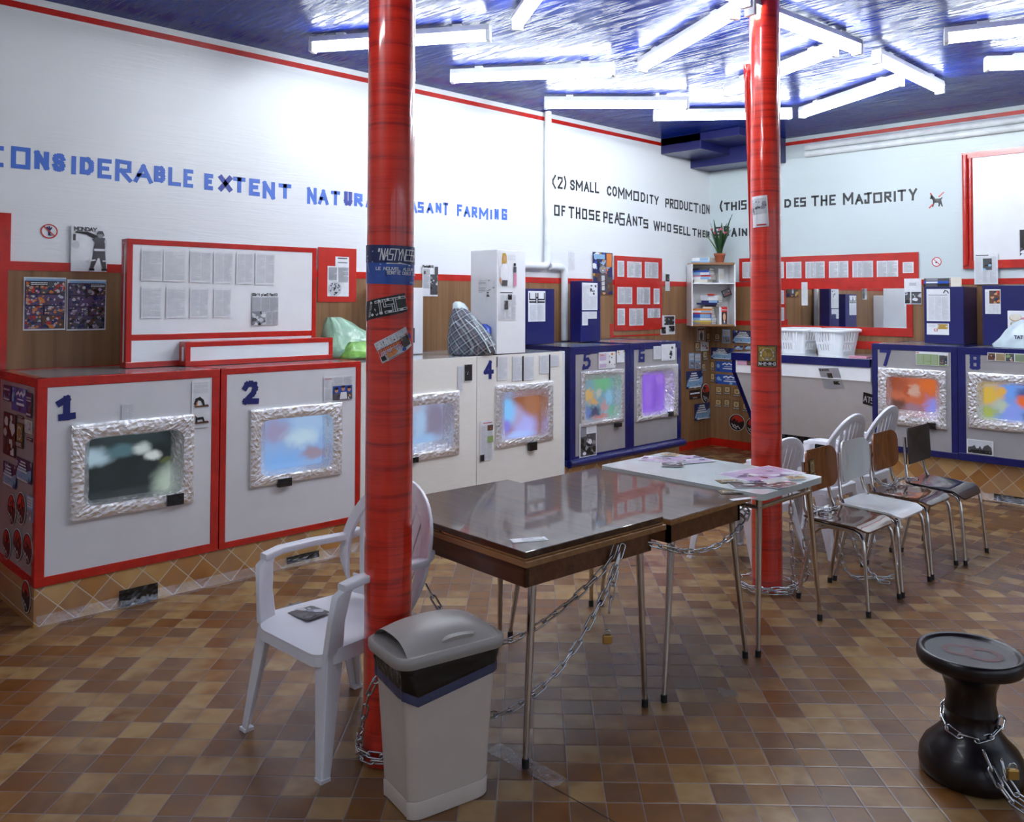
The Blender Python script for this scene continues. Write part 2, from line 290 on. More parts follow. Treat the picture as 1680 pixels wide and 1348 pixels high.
# ------------------------------------------------------------------ mesh builder
class MB:
    def __init__(s): s.v = []; s.f = []; s.m = []; s.sm = []
    def add(s, vs, fs, mi=0, smooth=False):
        o = len(s.v); s.v += [tuple(v) for v in vs]
        for f in fs: s.f.append(tuple(i+o for i in f)); s.m.append(mi); s.sm.append(smooth)
    def box(s, x0, y0, z0, x1, y1, z1, mi=0, mat=None):
        v = [(x0, y0, z0), (x1, y0, z0), (x1, y1, z0), (x0, y1, z0), (x0, y0, z1), (x1, y0, z1), (x1, y1, z1), (x0, y1, z1)]
        if mat is not None: v = [mat @ Vector(p) for p in v]
        s.add(v, [(0, 3, 2, 1), (4, 5, 6, 7), (0, 1, 5, 4), (1, 2, 6, 5), (2, 3, 7, 6), (3, 0, 4, 7)], mi)
    def quad(s, a, b, c, d, mi=0, smooth=False): s.add([a, b, c, d], [(0, 1, 2, 3)], mi, smooth)
    def poly(s, pts, mi=0): s.add(pts, [tuple(range(len(pts)))], mi)
    def grid(s, rows, mi=0, smooth=True, closed=False, flip=False):
        n = len(rows[0]); vs = [p for r in rows for p in r]; fs = []
        for i in range(len(rows)-1):
            for j in range(n if closed else n-1):
                a, b, c, d = i*n+j, i*n+(j+1) % n, (i+1)*n+(j+1) % n, (i+1)*n+j
                fs.append((a, d, c, b) if flip else (a, b, c, d))
        s.add(vs, fs, mi, smooth)
    def tube(s, path, r, n=10, mi=0, closed=False, caps=True, rad=None):
        P = [Vector(p) for p in path]; N = len(P); rings = []; up = None
        for i, p in enumerate(P):
            if closed: t = P[(i+1) % N]-P[i-1]
            else: t = P[min(i+1, N-1)]-P[max(i-1, 0)]
            t.normalize()
            if up is None:
                up = Vector((0, 0, 1)) if abs(t.z) < 0.9 else Vector((1, 0, 0))
            a = up - t*up.dot(t); a.normalize(); up = a; b = t.cross(a)
            rr = rad[i] if rad else r
            rings.append([p + (a*math.cos(2*math.pi*k/n)+b*math.sin(2*math.pi*k/n))*rr for k in range(n)])
        if closed: rings.append(rings[0])
        s.grid(rings, mi, True, True)
        if caps and not closed:
            s.add(rings[0], [tuple(range(n-1, -1, -1))], mi); s.add(rings[-1], [tuple(range(n))], mi)
    def lathe(s, prof, n=32, mi=0, c=(0, 0, 0), cap=True, smooth=True):
        rings = [[(c[0]+r*math.cos(2*math.pi*k/n), c[1]+r*math.sin(2*math.pi*k/n), c[2]+z) for k in range(n)] for r, z in prof]
        s.grid(rings, mi, smooth, True)
        if cap:
            s.add(rings[0], [tuple(range(n-1, -1, -1))], mi); s.add(rings[-1], [tuple(range(n))], mi)
    def loft(s, rings, mi=0, cap=True, smooth=True):
        n = len(rings[0]); s.grid(rings, mi, smooth, True)
        if cap:
            s.add(rings[0], [tuple(range(n-1, -1, -1))], mi); s.add(rings[-1], [tuple(range(n))], mi)
    def build(s, name, mats, parent=None, bevel=0, seg=2, sub=0, mw=None, warp=None, auto=None, merge=False):
        if warp: s.v = [tuple(warp(Vector(p))) for p in s.v]
        me = bpy.data.meshes.new(name); me.from_pydata(s.v, [], s.f)
        if not isinstance(mats, (list, tuple)): mats = [mats]
        for m in mats: me.materials.append(m)
        for p, mi, sm in zip(me.polygons, s.m, s.sm): p.material_index = mi; p.use_smooth = sm
        if merge:
            bm = bmesh.new(); bm.from_mesh(me); bmesh.ops.remove_doubles(bm, verts=bm.verts, dist=1e-5); bmesh.ops.recalc_face_normals(bm, faces=bm.faces); bm.to_mesh(me); bm.free()
        me.update()
        o = bpy.data.objects.new(name, me); C.objects.link(o)
        if parent: o.parent = parent
        elif mw is not None: o.matrix_world = mw
        if bevel:
            b = o.modifiers.new('bevel', 'BEVEL'); b.width = bevel; b.segments = seg; b.limit_method = 'ANGLE'; b.angle_limit = R(35)
        if sub:
            b = o.modifiers.new('subdivision', 'SUBSURF'); b.levels = sub; b.render_levels = sub
        return o
def tag(o, label=None, cat=None, group=None, kind=None):
    if label: o['label'] = label
    if cat: o['category'] = cat
    if group: o['group'] = group
    if kind: o['kind'] = kind
    return o
def thing(name, label, cat, loc=(0, 0, 0), rz=0.0, group=None):
    o = bpy.data.objects.new(name, None); C.objects.link(o); o.location = loc; o.rotation_euler = (0, 0, rz); o.empty_display_size = 0.1
    return tag(o, label, cat, group)
def struct(o, cat=None, label=None): return tag(o, label, cat, None, 'structure')
def copy_tree(root, label, loc=None, rz=None, group=None):
    r = root.copy(); C.objects.link(r)
    if loc is not None: r.location = loc
    if rz is not None: r.rotation_euler = (0, 0, rz)
    r['label'] = label
    if group: r['group'] = group
    for ch in list(root.children):
        c = ch.copy(); C.objects.link(c); c.parent = r
        for g in list(ch.children):
            d = g.copy(); C.objects.link(d); d.parent = c
    return r
# ------------------------------------------------------------------ rounded outlines and curved plates
def rrect(hw, hh, r, n=6):
    pts = []
    for cx, cy, a0 in ((hw-r, hh-r, 0), (-hw+r, hh-r, 90), (-hw+r, -hh+r, 180), (hw-r, -hh+r, 270)):
        for k in range(n+1):
            a = R(a0+90*k/n); pts.append((cx+r*math.cos(a), cy+r*math.sin(a)))
    return pts
def pad(outline, fn, thick, rings=6, mi=0, mb=None):
    """a sheet with a rounded outline: fn(x, y) -> (point, normal)"""
    mb = mb or MB(); T, B = [], []
    for k in range(rings+1):
        s = k/rings
        t, b = [], []
        for x, y in outline:
            p, nn = fn(x*s, y*s); p = Vector(p); nn = Vector(nn)
            t.append(p+nn*thick*0.5); b.append(p-nn*thick*0.5)
        T.append(t); B.append(b)
    mb.grid(T[1:], mi, True, True, flip=True); mb.grid(B[1:], mi, True, True)
    n = len(outline)
    mb.add(T[1], [tuple(range(n))], mi, True); mb.add(B[1], [tuple(range(n-1, -1, -1))], mi, True)
    mb.grid([T[-1], B[-1]], mi, True, True, flip=True)
    return mb
# ------------------------------------------------------------------ printed matter: ink laid on a sheet in its own plane
PALN = ['white', 'cream', 'lgrey', 'grey', 'dgrey', 'black', 'red', 'orange', 'gold', 'skin', 'brown', 'navy', 'blue', 'lblue', 'purple', 'pink', 'green', 'dgreen', 'lilac', 'yellow']
PALC = [(0.78, 0.80, 0.83), (0.74, 0.70, 0.60), (0.58, 0.60, 0.64), (0.27, 0.28, 0.31), (0.08, 0.08, 0.09), (0.010, 0.010, 0.012), (0.55, 0.025, 0.015), (0.70, 0.22, 0.04), (0.50, 0.31, 0.05), (0.62, 0.33, 0.20), (0.13, 0.055, 0.030), (0.012, 0.02, 0.11), (0.025, 0.09, 0.42), (0.25, 0.45, 0.68), (0.11, 0.065, 0.17), (0.66, 0.26, 0.38), (0.28, 0.40, 0.14), (0.03, 0.09, 0.03), (0.55, 0.42, 0.62), (0.68, 0.52, 0.10)]
PAL = [plain('print_'+n, c, 0.28, coat=0.35, var=0.05, nscale=20) for n, c in zip(PALN, PALC)]
PI = {n: i for i, n in enumerate(PALN)}
EPS = 0.0006
class Sheet:
    """draws in sheet coordinates 0..1 x 0..1 (origin lower left); layers stack outward"""
    def __init__(s, w, h, base='white', th=0.0012, nx=1):
        s.mb = MB(); s.w = w; s.h = h; s.th = th; s.z = th; s.nx = nx
        b = PI[base]
        for i in range(nx): s.mb.box(w*i/nx, 0, 0, w*(i+1)/nx, h, th, b)
    def up(s): s.z += EPS
    def rect(s, x0, y0, x1, y1, c, up=True):
        if up: s.up()
        k = max(1, int(round(s.nx*abs(x1-x0))))
        for i in range(k):
            a = x0+(x1-x0)*i/k; b = x0+(x1-x0)*(i+1)/k
            s.mb.quad((a*s.w, y0*s.h, s.z), (b*s.w, y0*s.h, s.z), (b*s.w, y1*s.h, s.z), (a*s.w, y1*s.h, s.z), PI[c])
    def poly(s, pts, c, up=True):
        if up: s.up()
        s.mb.poly([(x*s.w, y*s.h, s.z) for x, y in pts], PI[c])
    def ell(s, cx, cy, rx, ry, c, n=20, up=True, rot=0.0):
        if up: s.up()
        pts = []
        for k in range(n):
            a = 2*math.pi*k/n; ex, ey = rx*math.cos(a)*s.w, ry*math.sin(a)*s.h
            pts.append((cx*s.w+ex*math.cos(rot)-ey*math.sin(rot), cy*s.h+ex*math.sin(rot)+ey*math.cos(rot), s.z))
        s.mb.poly(pts, PI[c])
    def text(s, x0, y0, x1, y1, c='grey', pitch=0.0042, fill=0.48, seed=0, gap=0.0):
        """running lines of small print"""
        s.up(); rnd = random.Random(seed); H = (y1-y0)*s.h; n = max(1, int(H/pitch)); dy = (y1-y0)/n
        for i in range(n):
            if gap and rnd.random() < gap: continue
            y = y1-dy*(i+0.5); e = x1 if rnd.random() > 0.18 else x0+(x1-x0)*rnd.uniform(0.4, 0.95); x = x0
            while x < e-0.005:
                wl = rnd.uniform(0.25, 0.8)*0.03/s.w if s.w > 0.05 else rnd.uniform(.1, .3)
                xe = min(e, x+wl)
                s.mb.quad((x*s.w, (y-dy*fill/2)*s.h, s.z), (xe*s.w, (y-dy*fill/2)*s.h, s.z), (xe*s.w, (y+dy*fill/2)*s.h, s.z), (x*s.w, (y+dy*fill/2)*s.h, s.z), PI[c]); x = xe+0.0016/s.w
    def cols(s, x0, y0, x1, y1, n, c='grey', g=0.03, **k):
        wd = (x1-x0-g*(n-1))/n
        for i in range(n): s.text(x0+i*(wd+g), y0, x0+i*(wd+g)+wd, y1, c, seed=k.pop('seed', 0)+i*7 if i == 0 else i*13, **k)
    def photo(s, x0, y0, x1, y1, cols, seed=0, n=26, base=None):
        """a picture: clipped blobs of its own colours"""
        rnd = random.Random(seed); s.rect(x0, y0, x1, y1, base or cols[0]); s.up()
        for i in range(n):
            a, b = rnd.uniform(x0, x1), rnd.uniform(y0, y1); q_ = rnd.uniform(.03, .13)*min((x1-x0)*s.w, (y1-y0)*s.h)*1.6; rx, ry = q_/s.w*rnd.uniform(.7, 1.6), q_/s.h; k = rnd.randint(5, 8); ph = rnd.uniform(0, 6)
            pts = [(min(x1, max(x0, a+rx*rnd.uniform(.6, 1.1)*math.cos(ph+2*math.pi*j/k))), min(y1, max(y0, b+ry*rnd.uniform(.6, 1.1)*math.sin(ph+2*math.pi*j/k)))) for j in range(k)]
            if i % 6 == 5: s.z += 0.0001
            s.z += 0.00002
            s.poly(pts, rnd.choice(cols), False)
    def line(s, pts, c, t, up=True):
        """a stroke of width t metres along points in 0..1"""
        if up: s.up()
        stroke(s.mb, [(x*s.w, y*s.h) for x, y in pts], t, PI[c], s.z)
    def word(s, txt, x0, y0, x1, y1, c, t, font=None, slant=0.0):
        s.up(); n = len(txt); wd = (x1-x0)/n
        for i, ch in enumerate(txt):
            if ch == ' ': continue
            for pl in (font or G).get(ch, G['O']):
                pts = [((x0+wd*(i+0.09+0.82*p[0]))*s.w+slant*p[1]*(y1-y0)*s.h, (y0+(y1-y0)*p[1])*s.h) for p in pl]
                stroke(s.mb, pts, t, PI[c], s.z)
def stroke(mb, pts, t, mi, z=0.0, up=None):
    for (ax, ay), (bx, by) in zip(pts, pts[1:]):
        dx, dy = bx-ax, by-ay; L = math.hypot(dx, dy)
        if L < 1e-6: continue
        dx /= L; dy /= L; h = t/2; ax2, ay2, bx2, by2 = ax-dx*h, ay-dy*h, bx+dx*h, by+dy*h; nx, ny = -dy*h, dx*h
        mb.add([(ax2-nx, ay2-ny, z), (bx2-nx, by2-ny, z), (bx2+nx, by2+ny, z), (ax2+nx, ay2+ny, z)], [(0, 1, 2, 3)], mi); z += 0.00005
# tape lettering: every letter as strokes in a unit box
G = {
 'A': [[(0, 0), (.5, 1), (1, 0)], [(.2, .36), (.8, .36)]],
 'B': [[(0, 0), (0, 1), (.75, 1), (.95, .86), (.95, .66), (.75, .53), (0, .53)], [(.75, .53), (1, .38), (1, .15), (.78, 0), (0, 0)]],
 'C': [[(1, .98), (0, 1), (0, 0), (1, .02)]],
 'c': [[(1, .80), (.8, .97), (.5, 1), (.15, .85), (0, .5), (.15, .13), (.5, 0), (.8, .03), (1, .22)]],
 'D': [[(0, 0), (0, 1), (.6, 1), (.95, .78), (1, .5), (.95, .22), (.6, 0), (0, 0)]],
 'E': [[(1, 1), (0, 1), (0, 0), (1, 0)], [(0, .52), (.75, .52)]],
 'F': [[(1, 1), (0, 1), (0, 0)], [(0, .52), (.8, .52)]],
 'G': [[(1, .82), (1, 1), (0, 1), (0, 0), (1, 0), (1, .45), (.55, .45)]],
 'H': [[(0, 0), (0, 1)], [(1, 0), (1, 1)], [(0, .5), (1, .5)]],
 'I': [[(.5, 0), (.5, 1)]],
 'J': [[(0, .95), (1, 1)], [(.6, 1), (.6, 0), (.05, 0), (.05, .25)]],
 'K': [[(0, 0), (0, 1)], [(1, 1), (0, .45), (1, 0)]],
 'L': [[(0, 1), (0, 0), (1, 0)]],
 'M': [[(0, 0), (0, 1), (.5, .35), (1, 1), (1, 0)]],
 'N': [[(0, 0), (0, 1), (1, 0), (1, 1)]],
 'O': [[(0, 0), (0, 1), (1, 1), (1, 0), (0, 0)]],
 'o': [[(.5, 0), (.15, .1), (0, .4), (0, .6), (.15, .9), (.5, 1), (.85, .9), (1, .6), (1, .4), (.85, .1), (.5, 0)]],
 'P': [[(0, 0), (0, 1), (1, 1), (1, .48), (0, .48)]],
 'R': [[(0, 0), (0, 1), (.95, .96), (.95, .52), (0, .48)], [(.3, .5), (1, 0)]],
 'S': [[(1, 1), (0, 1), (0, .52), (1, .52), (1, 0), (0, 0)]],
 's': [[(.98, .80), (.8, .97), (.5, 1), (.15, .93), (.05, .74), (.2, .58), (.8, .45), (.97, .28), (.85, .07), (.5, 0), (.18, .04), (.02, .22)]],
 'T': [[(0, 1), (1, 1)], [(.5, 1), (.5, 0)]],
 'U': [[(0, 1), (0, .2), (.2, 0), (.8, 0), (1, .2), (1, 1)]],
 'V': [[(0, 1), (.5, 0), (1, 1)]],
 'W': [[(0, 1), (.25, 0), (.5, .95), (.75, 0), (1, 1)]],
 'X': [[(0, 0), (1, 1)], [(0, 1), (1, 0)]],
 'Y': [[(0, 1), (.5, .45), (1, 1)], [(.5, .45), (.45, 0)]],
 'Z': [[(0, 1), (1, 1), (0, 0), (1, 0)]],
 '(': [[(1, 1), (0, .62), (0, .35), (1, 0)]],
 ')': [[(0, 1), (1, .6), (1, .38), (.1, 0)]],
 '2': [[(0, .85), (0, 1), (1, 1), (1, .7), (0, 0), (1, 0)]],
 '0': [[(0, 0), (0, 1), (1, 1), (1, 0), (0, 0)]],
 '1': [[(.2, .8), (.5, 1), (.5, 0)]],
 '"': [[(.35, 1), (.35, .75)], [(.65, 1), (.65, .75)]],
 '!': [[(.5, 1), (.5, .35)], [(.5, .08), (.5, 0)]],
 "'": [[(.5, 1), (.5, .75)]],
 '-': [[(.3, .5), (.7, .5)]],
 'a': [[(.95, .55), (.1, .55)], [(.95, .6), (.95, 0), (.1, 0), (.1, .3), (.95, .3)]],
 'n': [[(.1, 0), (.1, .6), (.9, .6), (.9, 0)]],
 't': [[(.5, 1), (.5, 0), (.9, 0)], [(.15, .65), (.85, .65)]],
 'p': [[(.1, -.3), (.1, .6), (.9, .6), (.9, 0), (.1, 0)]],
 'l': [[(.5, 1), (.5, 0)]],
 'u': [[(.1, .6), (.1, 0), (.9, 0), (.9, .6)]],
 'e': [[(.9, .05), (.1, 0), (.1, .6), (.9, .6), (.9, .3), (.1, .3)]],
 'm': [[(0, 0), (0, .6), (.5, .6), (.5, 0)], [(.5, .6), (1, .6), (1, 0)]],
 'i': [[(.5, 0), (.5, .6)], [(.5, .9), (.5, 1)]],
 'k': [[(.1, 0), (.1, 1)], [(.9, .6), (.1, .25), (.9, 0)]],
}
def frame(o, U, V, N): return Matrix(((U.x, V.x, N.x, o.x), (U.y, V.y, N.y, o.y), (U.z, V.z, N.z, o.z), (0, 0, 0, 1)))
XA, YA, ZA = Vector((1, 0, 0)), Vector((0, 1, 0)), Vector((0, 0, 1))
def rectL(px, x): # photo rectangle (top-left, bottom-right) on a plane x = const facing +x
    a, b = atx(px[0], px[1], x), atx(px[2], px[3], x); return frame(Vector((x, a.y, b.z)), YA, ZA, XA), b.y-a.y, a.z-b.z
def rectB(px, y):
    a, b = aty(px[0], px[1], y), aty(px[2], px[3], y); return frame(Vector((a.x, y, b.z)), XA, ZA, -YA), b.x-a.x, a.z-b.z
def put(sheet, name, mw, label, cat, group=None, warp=None):
    o = sheet.mb.build(name, PAL, None, mw=mw, warp=warp); return tag(o, label, cat, group)
def sheet_on(side, px, c, draw, name, label, cat, group=None, base='white', rot=0.0, seed=1):
    mw, w, h = (rectL if side == 'L' else rectB)(px, c)
    sh = Sheet(w, h, base); draw(sh, seed)
    if rot: mw = mw @ Matrix.Translation((w/2, h/2, 0)) @ Matrix.Rotation(rot, 4, 'Z') @ Matrix.Translation((-w/2, -h/2, 0))
    return put(sh, name, mw, label, cat, group)
# --- kinds of printed matter
def d_text(n=2, m=0.08, head=0.0, c='grey', pic=None, piccols=('dgrey', 'grey', 'lgrey', 'black')):
    def f(s, seed):
        top = 1-m
        if head: s.rect(m, top-head*0.55, 1-m*2, top, 'dgrey'); top -= head
        s.cols(m, m, 1-m, top, n, c, seed=seed)
        if pic: s.rect(pic[0]-.02, pic[1]-.02, pic[2]+.02, pic[3]+.02, 'white'); s.photo(*pic, piccols, seed)
    return f
def d_spread(s, seed):
    s.cols(.05, .06, .46, .94, 2 if seed % 2 else 1, 'grey', seed=seed); s.cols(.54, .06, .95, .94, 1, 'grey', seed=seed+3); s.rect(.493, 0, .507, 1, 'dgrey')
def d_page(s, seed): s.cols(.1, .08, .9, .92, 1, 'grey', seed=seed)
def d_comic(s, seed):
    rnd = random.Random(seed); s.rect(.03, .03, .97, .93, 'purple')
    rows = [(.03, .28), (.29, .46), (.47, .68), (.69, .92)]
    for i, (a, b) in enumerate(rows):
        k = [.03, .97] if (i+seed) % 3 == 0 else [.03, rnd.uniform(.35, .65), .97]
        for x0, x1 in zip(k, k[1:]):
            s.photo(x0+.01, a+.006, x1-.01, b-.006, ['brown', 'purple', 'dgrey', 'skin', 'lilac', 'navy', 'red', 'orange', 'lgrey'] if (seed % 2 == 0) else ['purple', 'dgrey', 'brown', 'lilac', 'lgrey', 'black', 'navy', 'grey'], seed*10+i+int(x0*50), 46, rnd.choice(['purple', 'dgrey', 'brown']))
    s.rect(.55 if seed % 2 else .12, .84, .95 if seed % 2 else .55, .92, 'black'); s.text(.57 if seed % 2 else .14, .85, .93 if seed % 2 else .53, .91, 'white', pitch=.008)
    s.rect(.03, .93, .97, .97, 'lblue')
def d_gold(s, seed):
    s.rect(.05, .04, .95, .96, 'gold'); s.rect(.08, .06, .92, .94, 'black'); s.rect(.11, .28, .89, .92, 'gold')
    s.ell(.5, .6, .38, .31, 'black'); s.ell(.5, .6, .35, .285, 'white')
    for k in range(10):
        a = 2*math.pi*k/10; s.ell(.5+.31*math.cos(a), .6+.255*math.sin(a), .045, .04, 'gold', 8, k == 0)
    s.ell(.5, .6, .25, .205, 'black'); s.ell(.5, .6, .235, .19, 'gold')
    t = 0.012*s.w; s.line([(.27, .6), (.73, .6)], 'black', t); s.line([(.5, .42), (.5, .78)], 'black', t, False); s.line([(.33, .5), (.67, .5)], 'black', t, False); s.line([(.33, .7), (.67, .7)], 'black', t, False)
    s.rect(.42, .40, .58, .46, 'grey')
    s.word('N-E-R-D', .12, .10, .90, .22, 'white', 0.035*s.w)
def d_bluewhite(s, seed):
    s.photo(0, 0, 1, 1, ['navy', 'dgrey', 'lblue', 'lgrey', 'navy', 'blue'], seed, 16, 'navy')
    s.poly([(0, .15), (.12, .55), (.35, .62), (.7, .5), (1, .65), (1, .3), (.9, .08), (.3, .1)], 'lblue')
    rnd = random.Random(seed)
    for i in range(4):
        y = .90-i*.13; a = .30-i*.06; b = .62+i*.05; s.rect(a, y-.075, b, y, 'white'); s.rect(a+.1, y-.07, a+.12, y, 'lgrey')
    s.photo(.1, .05, .9, .3, ['dgrey', 'white', 'navy', 'lblue'], seed+1, 14, 'lblue'); s.rect(.15, .05, .85, .12, 'white')
def d_bluecard(s, seed):
    s.rect(0, 0, 1, 1, 'lblue'); s.rect(.1, .55, .9, .93, 'white'); s.text(.14, .58, .86, .9, 'grey', pitch=.012); s.photo(.08, .05, .92, .45, ['grey', 'dgrey', 'white', 'brown'], seed, 8)
def d_blueposter(s, seed):
    s.photo(0, 0, 1, 1, ['blue', 'navy', 'blue', 'lblue'], seed, 14, 'blue'); s.line([(.38, .72), (.50, .82), (.58, .70), (.70, .84), (.80, .72), (.92, .80)], 'white', .014); s.rect(.45, .5, .85, .55, 'white'); s.rect(.38, .28, .92, .38, 'white'); s.ell(.15, .55, .08, .2, 'lblue')
def d_oval(s, seed):
    s.ell(.5, .5, .5, .5, 'white', 32); s.ell(.5, .5, .475, .475, 'black', 32); s.poly([(.14, .6), (.3, .88), (.5, .955), (.75, .87), (.93, .62), (.75, .56), (.6, .7), (.4, .55)], 'red'); 
    rnd = random.Random(seed)
    for k in range(7): s.ell(rnd.uniform(.3, .75), rnd.uniform(.5, .8), .07, .07, rnd.choice(['black', 'red', 'black']), 7, k % 3 == 0)
    s.line([(.18, .40), (.3, .30), (.38, .36), (.48, .22), (.58, .3), (.7, .16)], 'lgrey', .05*s.w); s.line([(.25, .26), (.5, .12)], 'lgrey', .05*s.w)
def d_blacklogo(s, seed): s.rect(.06, .55, .94, .72, 'white'); s.rect(.1, .3, .9, .34, 'red'); s.rect(.3, .12, .7, .18, 'lgrey')
def d_figurecard(s, seed): s.rect(.06, .04, .94, .96, 'brown'); s.rect(.15, .1, .85, .8, 'cream'); s.poly([(.35, .12), (.3, .5), (.45, .68), (.55, .68), (.7, .5), (.65, .12)], 'dgrey'); s.ell(.5, .76, .12, .07, 'skin')
def d_flyer(s, seed): s.photo(0, 0, 1, 1, ['navy', 'blue', 'dgrey', 'black', 'lblue', 'brown'], seed, 18, 'navy'); s.text(.1, .62, .9, .85, 'lgrey', pitch=.012); s.rect(.1, .08, .9, .16, 'lgrey')
def d_photo(cols, n=30, border='white'):
    def f(s, seed): s.photo(.04, .04, .96, .96, list(cols), seed, n)
    return f
def d_small(s, seed): s.photo(.1, .1, .9, .9, ['white', 'red', 'brown', 'lgrey'], seed, 9, 'lgrey')
# ================================================================== THE SETTING
def sbox(name, b, m, bevel=0):
    mb = MB(); mb.box(*b); return struct(mb.build(name, m, bevel=bevel))
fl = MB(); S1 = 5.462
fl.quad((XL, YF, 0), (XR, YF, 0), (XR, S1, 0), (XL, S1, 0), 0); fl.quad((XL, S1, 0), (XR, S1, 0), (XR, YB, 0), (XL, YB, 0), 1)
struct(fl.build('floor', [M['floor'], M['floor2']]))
sbox('ceiling', (XL-.1, YF-.1, ZC, XR+.1, YB+.1, ZC+.1), M['ceiling'])
sbox('wall_left', (XL-.12, YF-.1, -.02, XL, YB+.1, ZC), M['wall'])
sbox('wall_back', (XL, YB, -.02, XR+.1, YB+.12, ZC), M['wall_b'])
sbox('wall_front', (XL, YF-.12, -.02, XR+.1, YF, ZC), M['plain_wall'])
wr = MB()   # the shopfront: sill, header and piers round three windows
wr.box(XR, YF, -.02, XR+.12, YB, .45); wr.box(XR, YF, 2.75, XR+.12, YB, ZC)
ys = [YF]+[v for w in WINS for v in w]+[YB]
for a, b in zip(ys[0::2], ys[1::2]): wr.box(XR, a, .45, XR+.12, b, 2.75)
struct(wr.build('wall_right', M['plain_wall']))
for i, (a, b) in enumerate(WINS):
    f = MB()
    for q in ((a, .45, b, .51), (a, 2.69, b, 2.75)): f.box(XR+.03, q[0], q[1], XR+.09, q[2], q[3])
    for y in (a, (a+b)/2-.03, b-.06): f.box(XR+.03, y, .51, XR+.09, y+.06, 2.69)
    w = struct(f.build('window_%d' % (i+1), M['whitepaint']))
    g = MB(); g.box(XR+.055, a+.03, .48, XR+.062, b-.03, 2.72); g.build('glass_pane', M['glass'], w)
# wood panelling, its red tape bands, red baseboards
WT = 1.815
XW, YW = XL+.008, YB-.008          # face of the panelling
sbox('trim_1', (XL, 1.36, 0.0, XW, YB, WT), M['panel'])
sbox('trim_2', (XL+.008, YW, 0.0, XR, YB, WT), M['panel'])
sbox('trim_3', (XL, 1.36, WT, XL+.012, YB, WT+.052), M['red'])
sbox('trim_4', (XL+.012, YB-.012, WT, XR, YB, WT+.052), M['red'])
y0b = atx(1105, 530, XL).y
sbox('trim_5', (XW, y0b, 1.405, XW+.004, YB-.01, 1.455), M['red'])
sbox('trim_6', (XL+.012, YW-.004, 1.385, aty(1290, 540, YB).x, YW, 1.435), M['red'])
sbox('baseboard_left', (XW, 6.95, 0, XW+.012, YB-.01, .085), M['red'])
sbox('baseboard_back', (XW+.012, YW-.012, 0, -4.2, YW, .085), M['red'])
# red tape line and white ledge under the ceiling
sbox('trim_7', (XL, -2.0, 3.335, XL+.006, 7.66, 3.372), M['red'])
sbox('trim_8', (XL+.006, YB-.006, 3.335, XR, YB, 3.372), M['red'])
for k, z in enumerate((3.285, 3.215)):
    mb = MB(); mb.tube([(XL+1.2, YB-.026, z), (XR, YB-.026, z)], .034, 14); struct(mb.build('trim_%d' % (9+k), M['whitepaint']))
# red taped strip at the far left of the left wall
yl = atx(17, 350, XL).y; yl2 = atx(10, 500, XL).y
sbox('trim_11', (XL, 0.9, WT, XL+.02, yl, atx(17, 350, XL).z), M['red']); sbox('trim_12', (XL, 0.9, 0.0, XL+.03, yl2, WT), M['red'])
# navy boxed-in soffit in the far ceiling corner
oc = atz(1147, 243, 3.245); xb = aty(1238, 262, 8.22).x
sof = MB(); sof.box(XL, 7.66, 3.245, oc.x, 8.24, ZC); sof.box(XL, 8.22, 3.152, xb+.15, YB, ZC); sof.box(XL, 7.66, 3.33, xb+.15, 8.3, ZC-.002)
struct(sof.build('trim_13', M['bluepaint'], bevel=.004))
# white pipes on the left wall
def pipe(pts, name, label):
    mb = MB(); mb.tube(pts, .033, 14)
    for p, q in zip(pts[:-1], pts[1:]):
        if (Vector(q)-Vector(p)).length < .06: continue
    return tag(mb.build(name, M['whitepaint']), label, 'pipe')
def bend(pts, r=.07, n=5):
    out = [Vector(pts[0])]
    for a, b, c in zip(pts, pts[1:], pts[2:]):
        a, b, c = Vector(a), Vector(b), Vector(c); p, q = b+(a-b).normalized()*r, b+(c-b).normalized()*r
        for k in range(n+1):
            t = k/n; out.append((p*(1-t)+b*t)*(1-t)+(b*(1-t)+q*t)*t)
    out.append(Vector(pts[-1])); return out
xp = XL+.045
yp1, yp2, zph = atx(899, 300, xp).y, atx(926, 500, xp).y, atx(905, 437, xp).z
pipe(bend([(xp, yp1, ZC), (xp, yp1, zph), (xp, yp1-.35, zph)]), 'water_pipe', 'white pipe dropping from the ceiling down the left wall')
pipe(bend([(xp, yp1+.03, zph), (xp, yp2, zph), (xp, yp2, 1.275)]), 'water_pipe', 'short white pipe elbow going down between the two blue boxes')
# ------------------------------------------------------------------ red columns
CR = .086
COL = [Vector((-2.58, 1.89, 0)), Vector((-2.56, 4.56, 0))]
for i, c in enumerate(COL):
    t = thing('red_column', ['nearer red tape-wrapped round column beside the bin', 'farther red tape-wrapped round column behind the tables'][i], 'column', c)
    mb = MB(); mb.lathe([(CR, 0), (CR, .6), (CR, 1.2), (CR, 1.8), (CR, 2.4), (CR, ZC)], 48); mb.build('shaft', M['column'], t)
    if i == 1:   # a lifted flap of film down its left side
        mb = MB(); a0 = math.atan2(-c.y, -c.x)-R(88); rows = []
        for k in range(13):
            z = 1.9+1.15*k/12; o = .004+.030*(k/12)**1.3
            rows.append([(math.cos(a0)*(CR-.004), math.sin(a0)*(CR-.004), z), (math.cos(a0)*(CR+o*.5), math.sin(a0)*(CR+o*.5)+.002, z), (math.cos(a0)*(CR+o), math.sin(a0)*(CR+o), z)])
        mb.grid(rows); f = mb.build('tape_flap', M['red'], t); s = f.modifiers.new('solid', 'SOLIDIFY'); s.thickness = .003
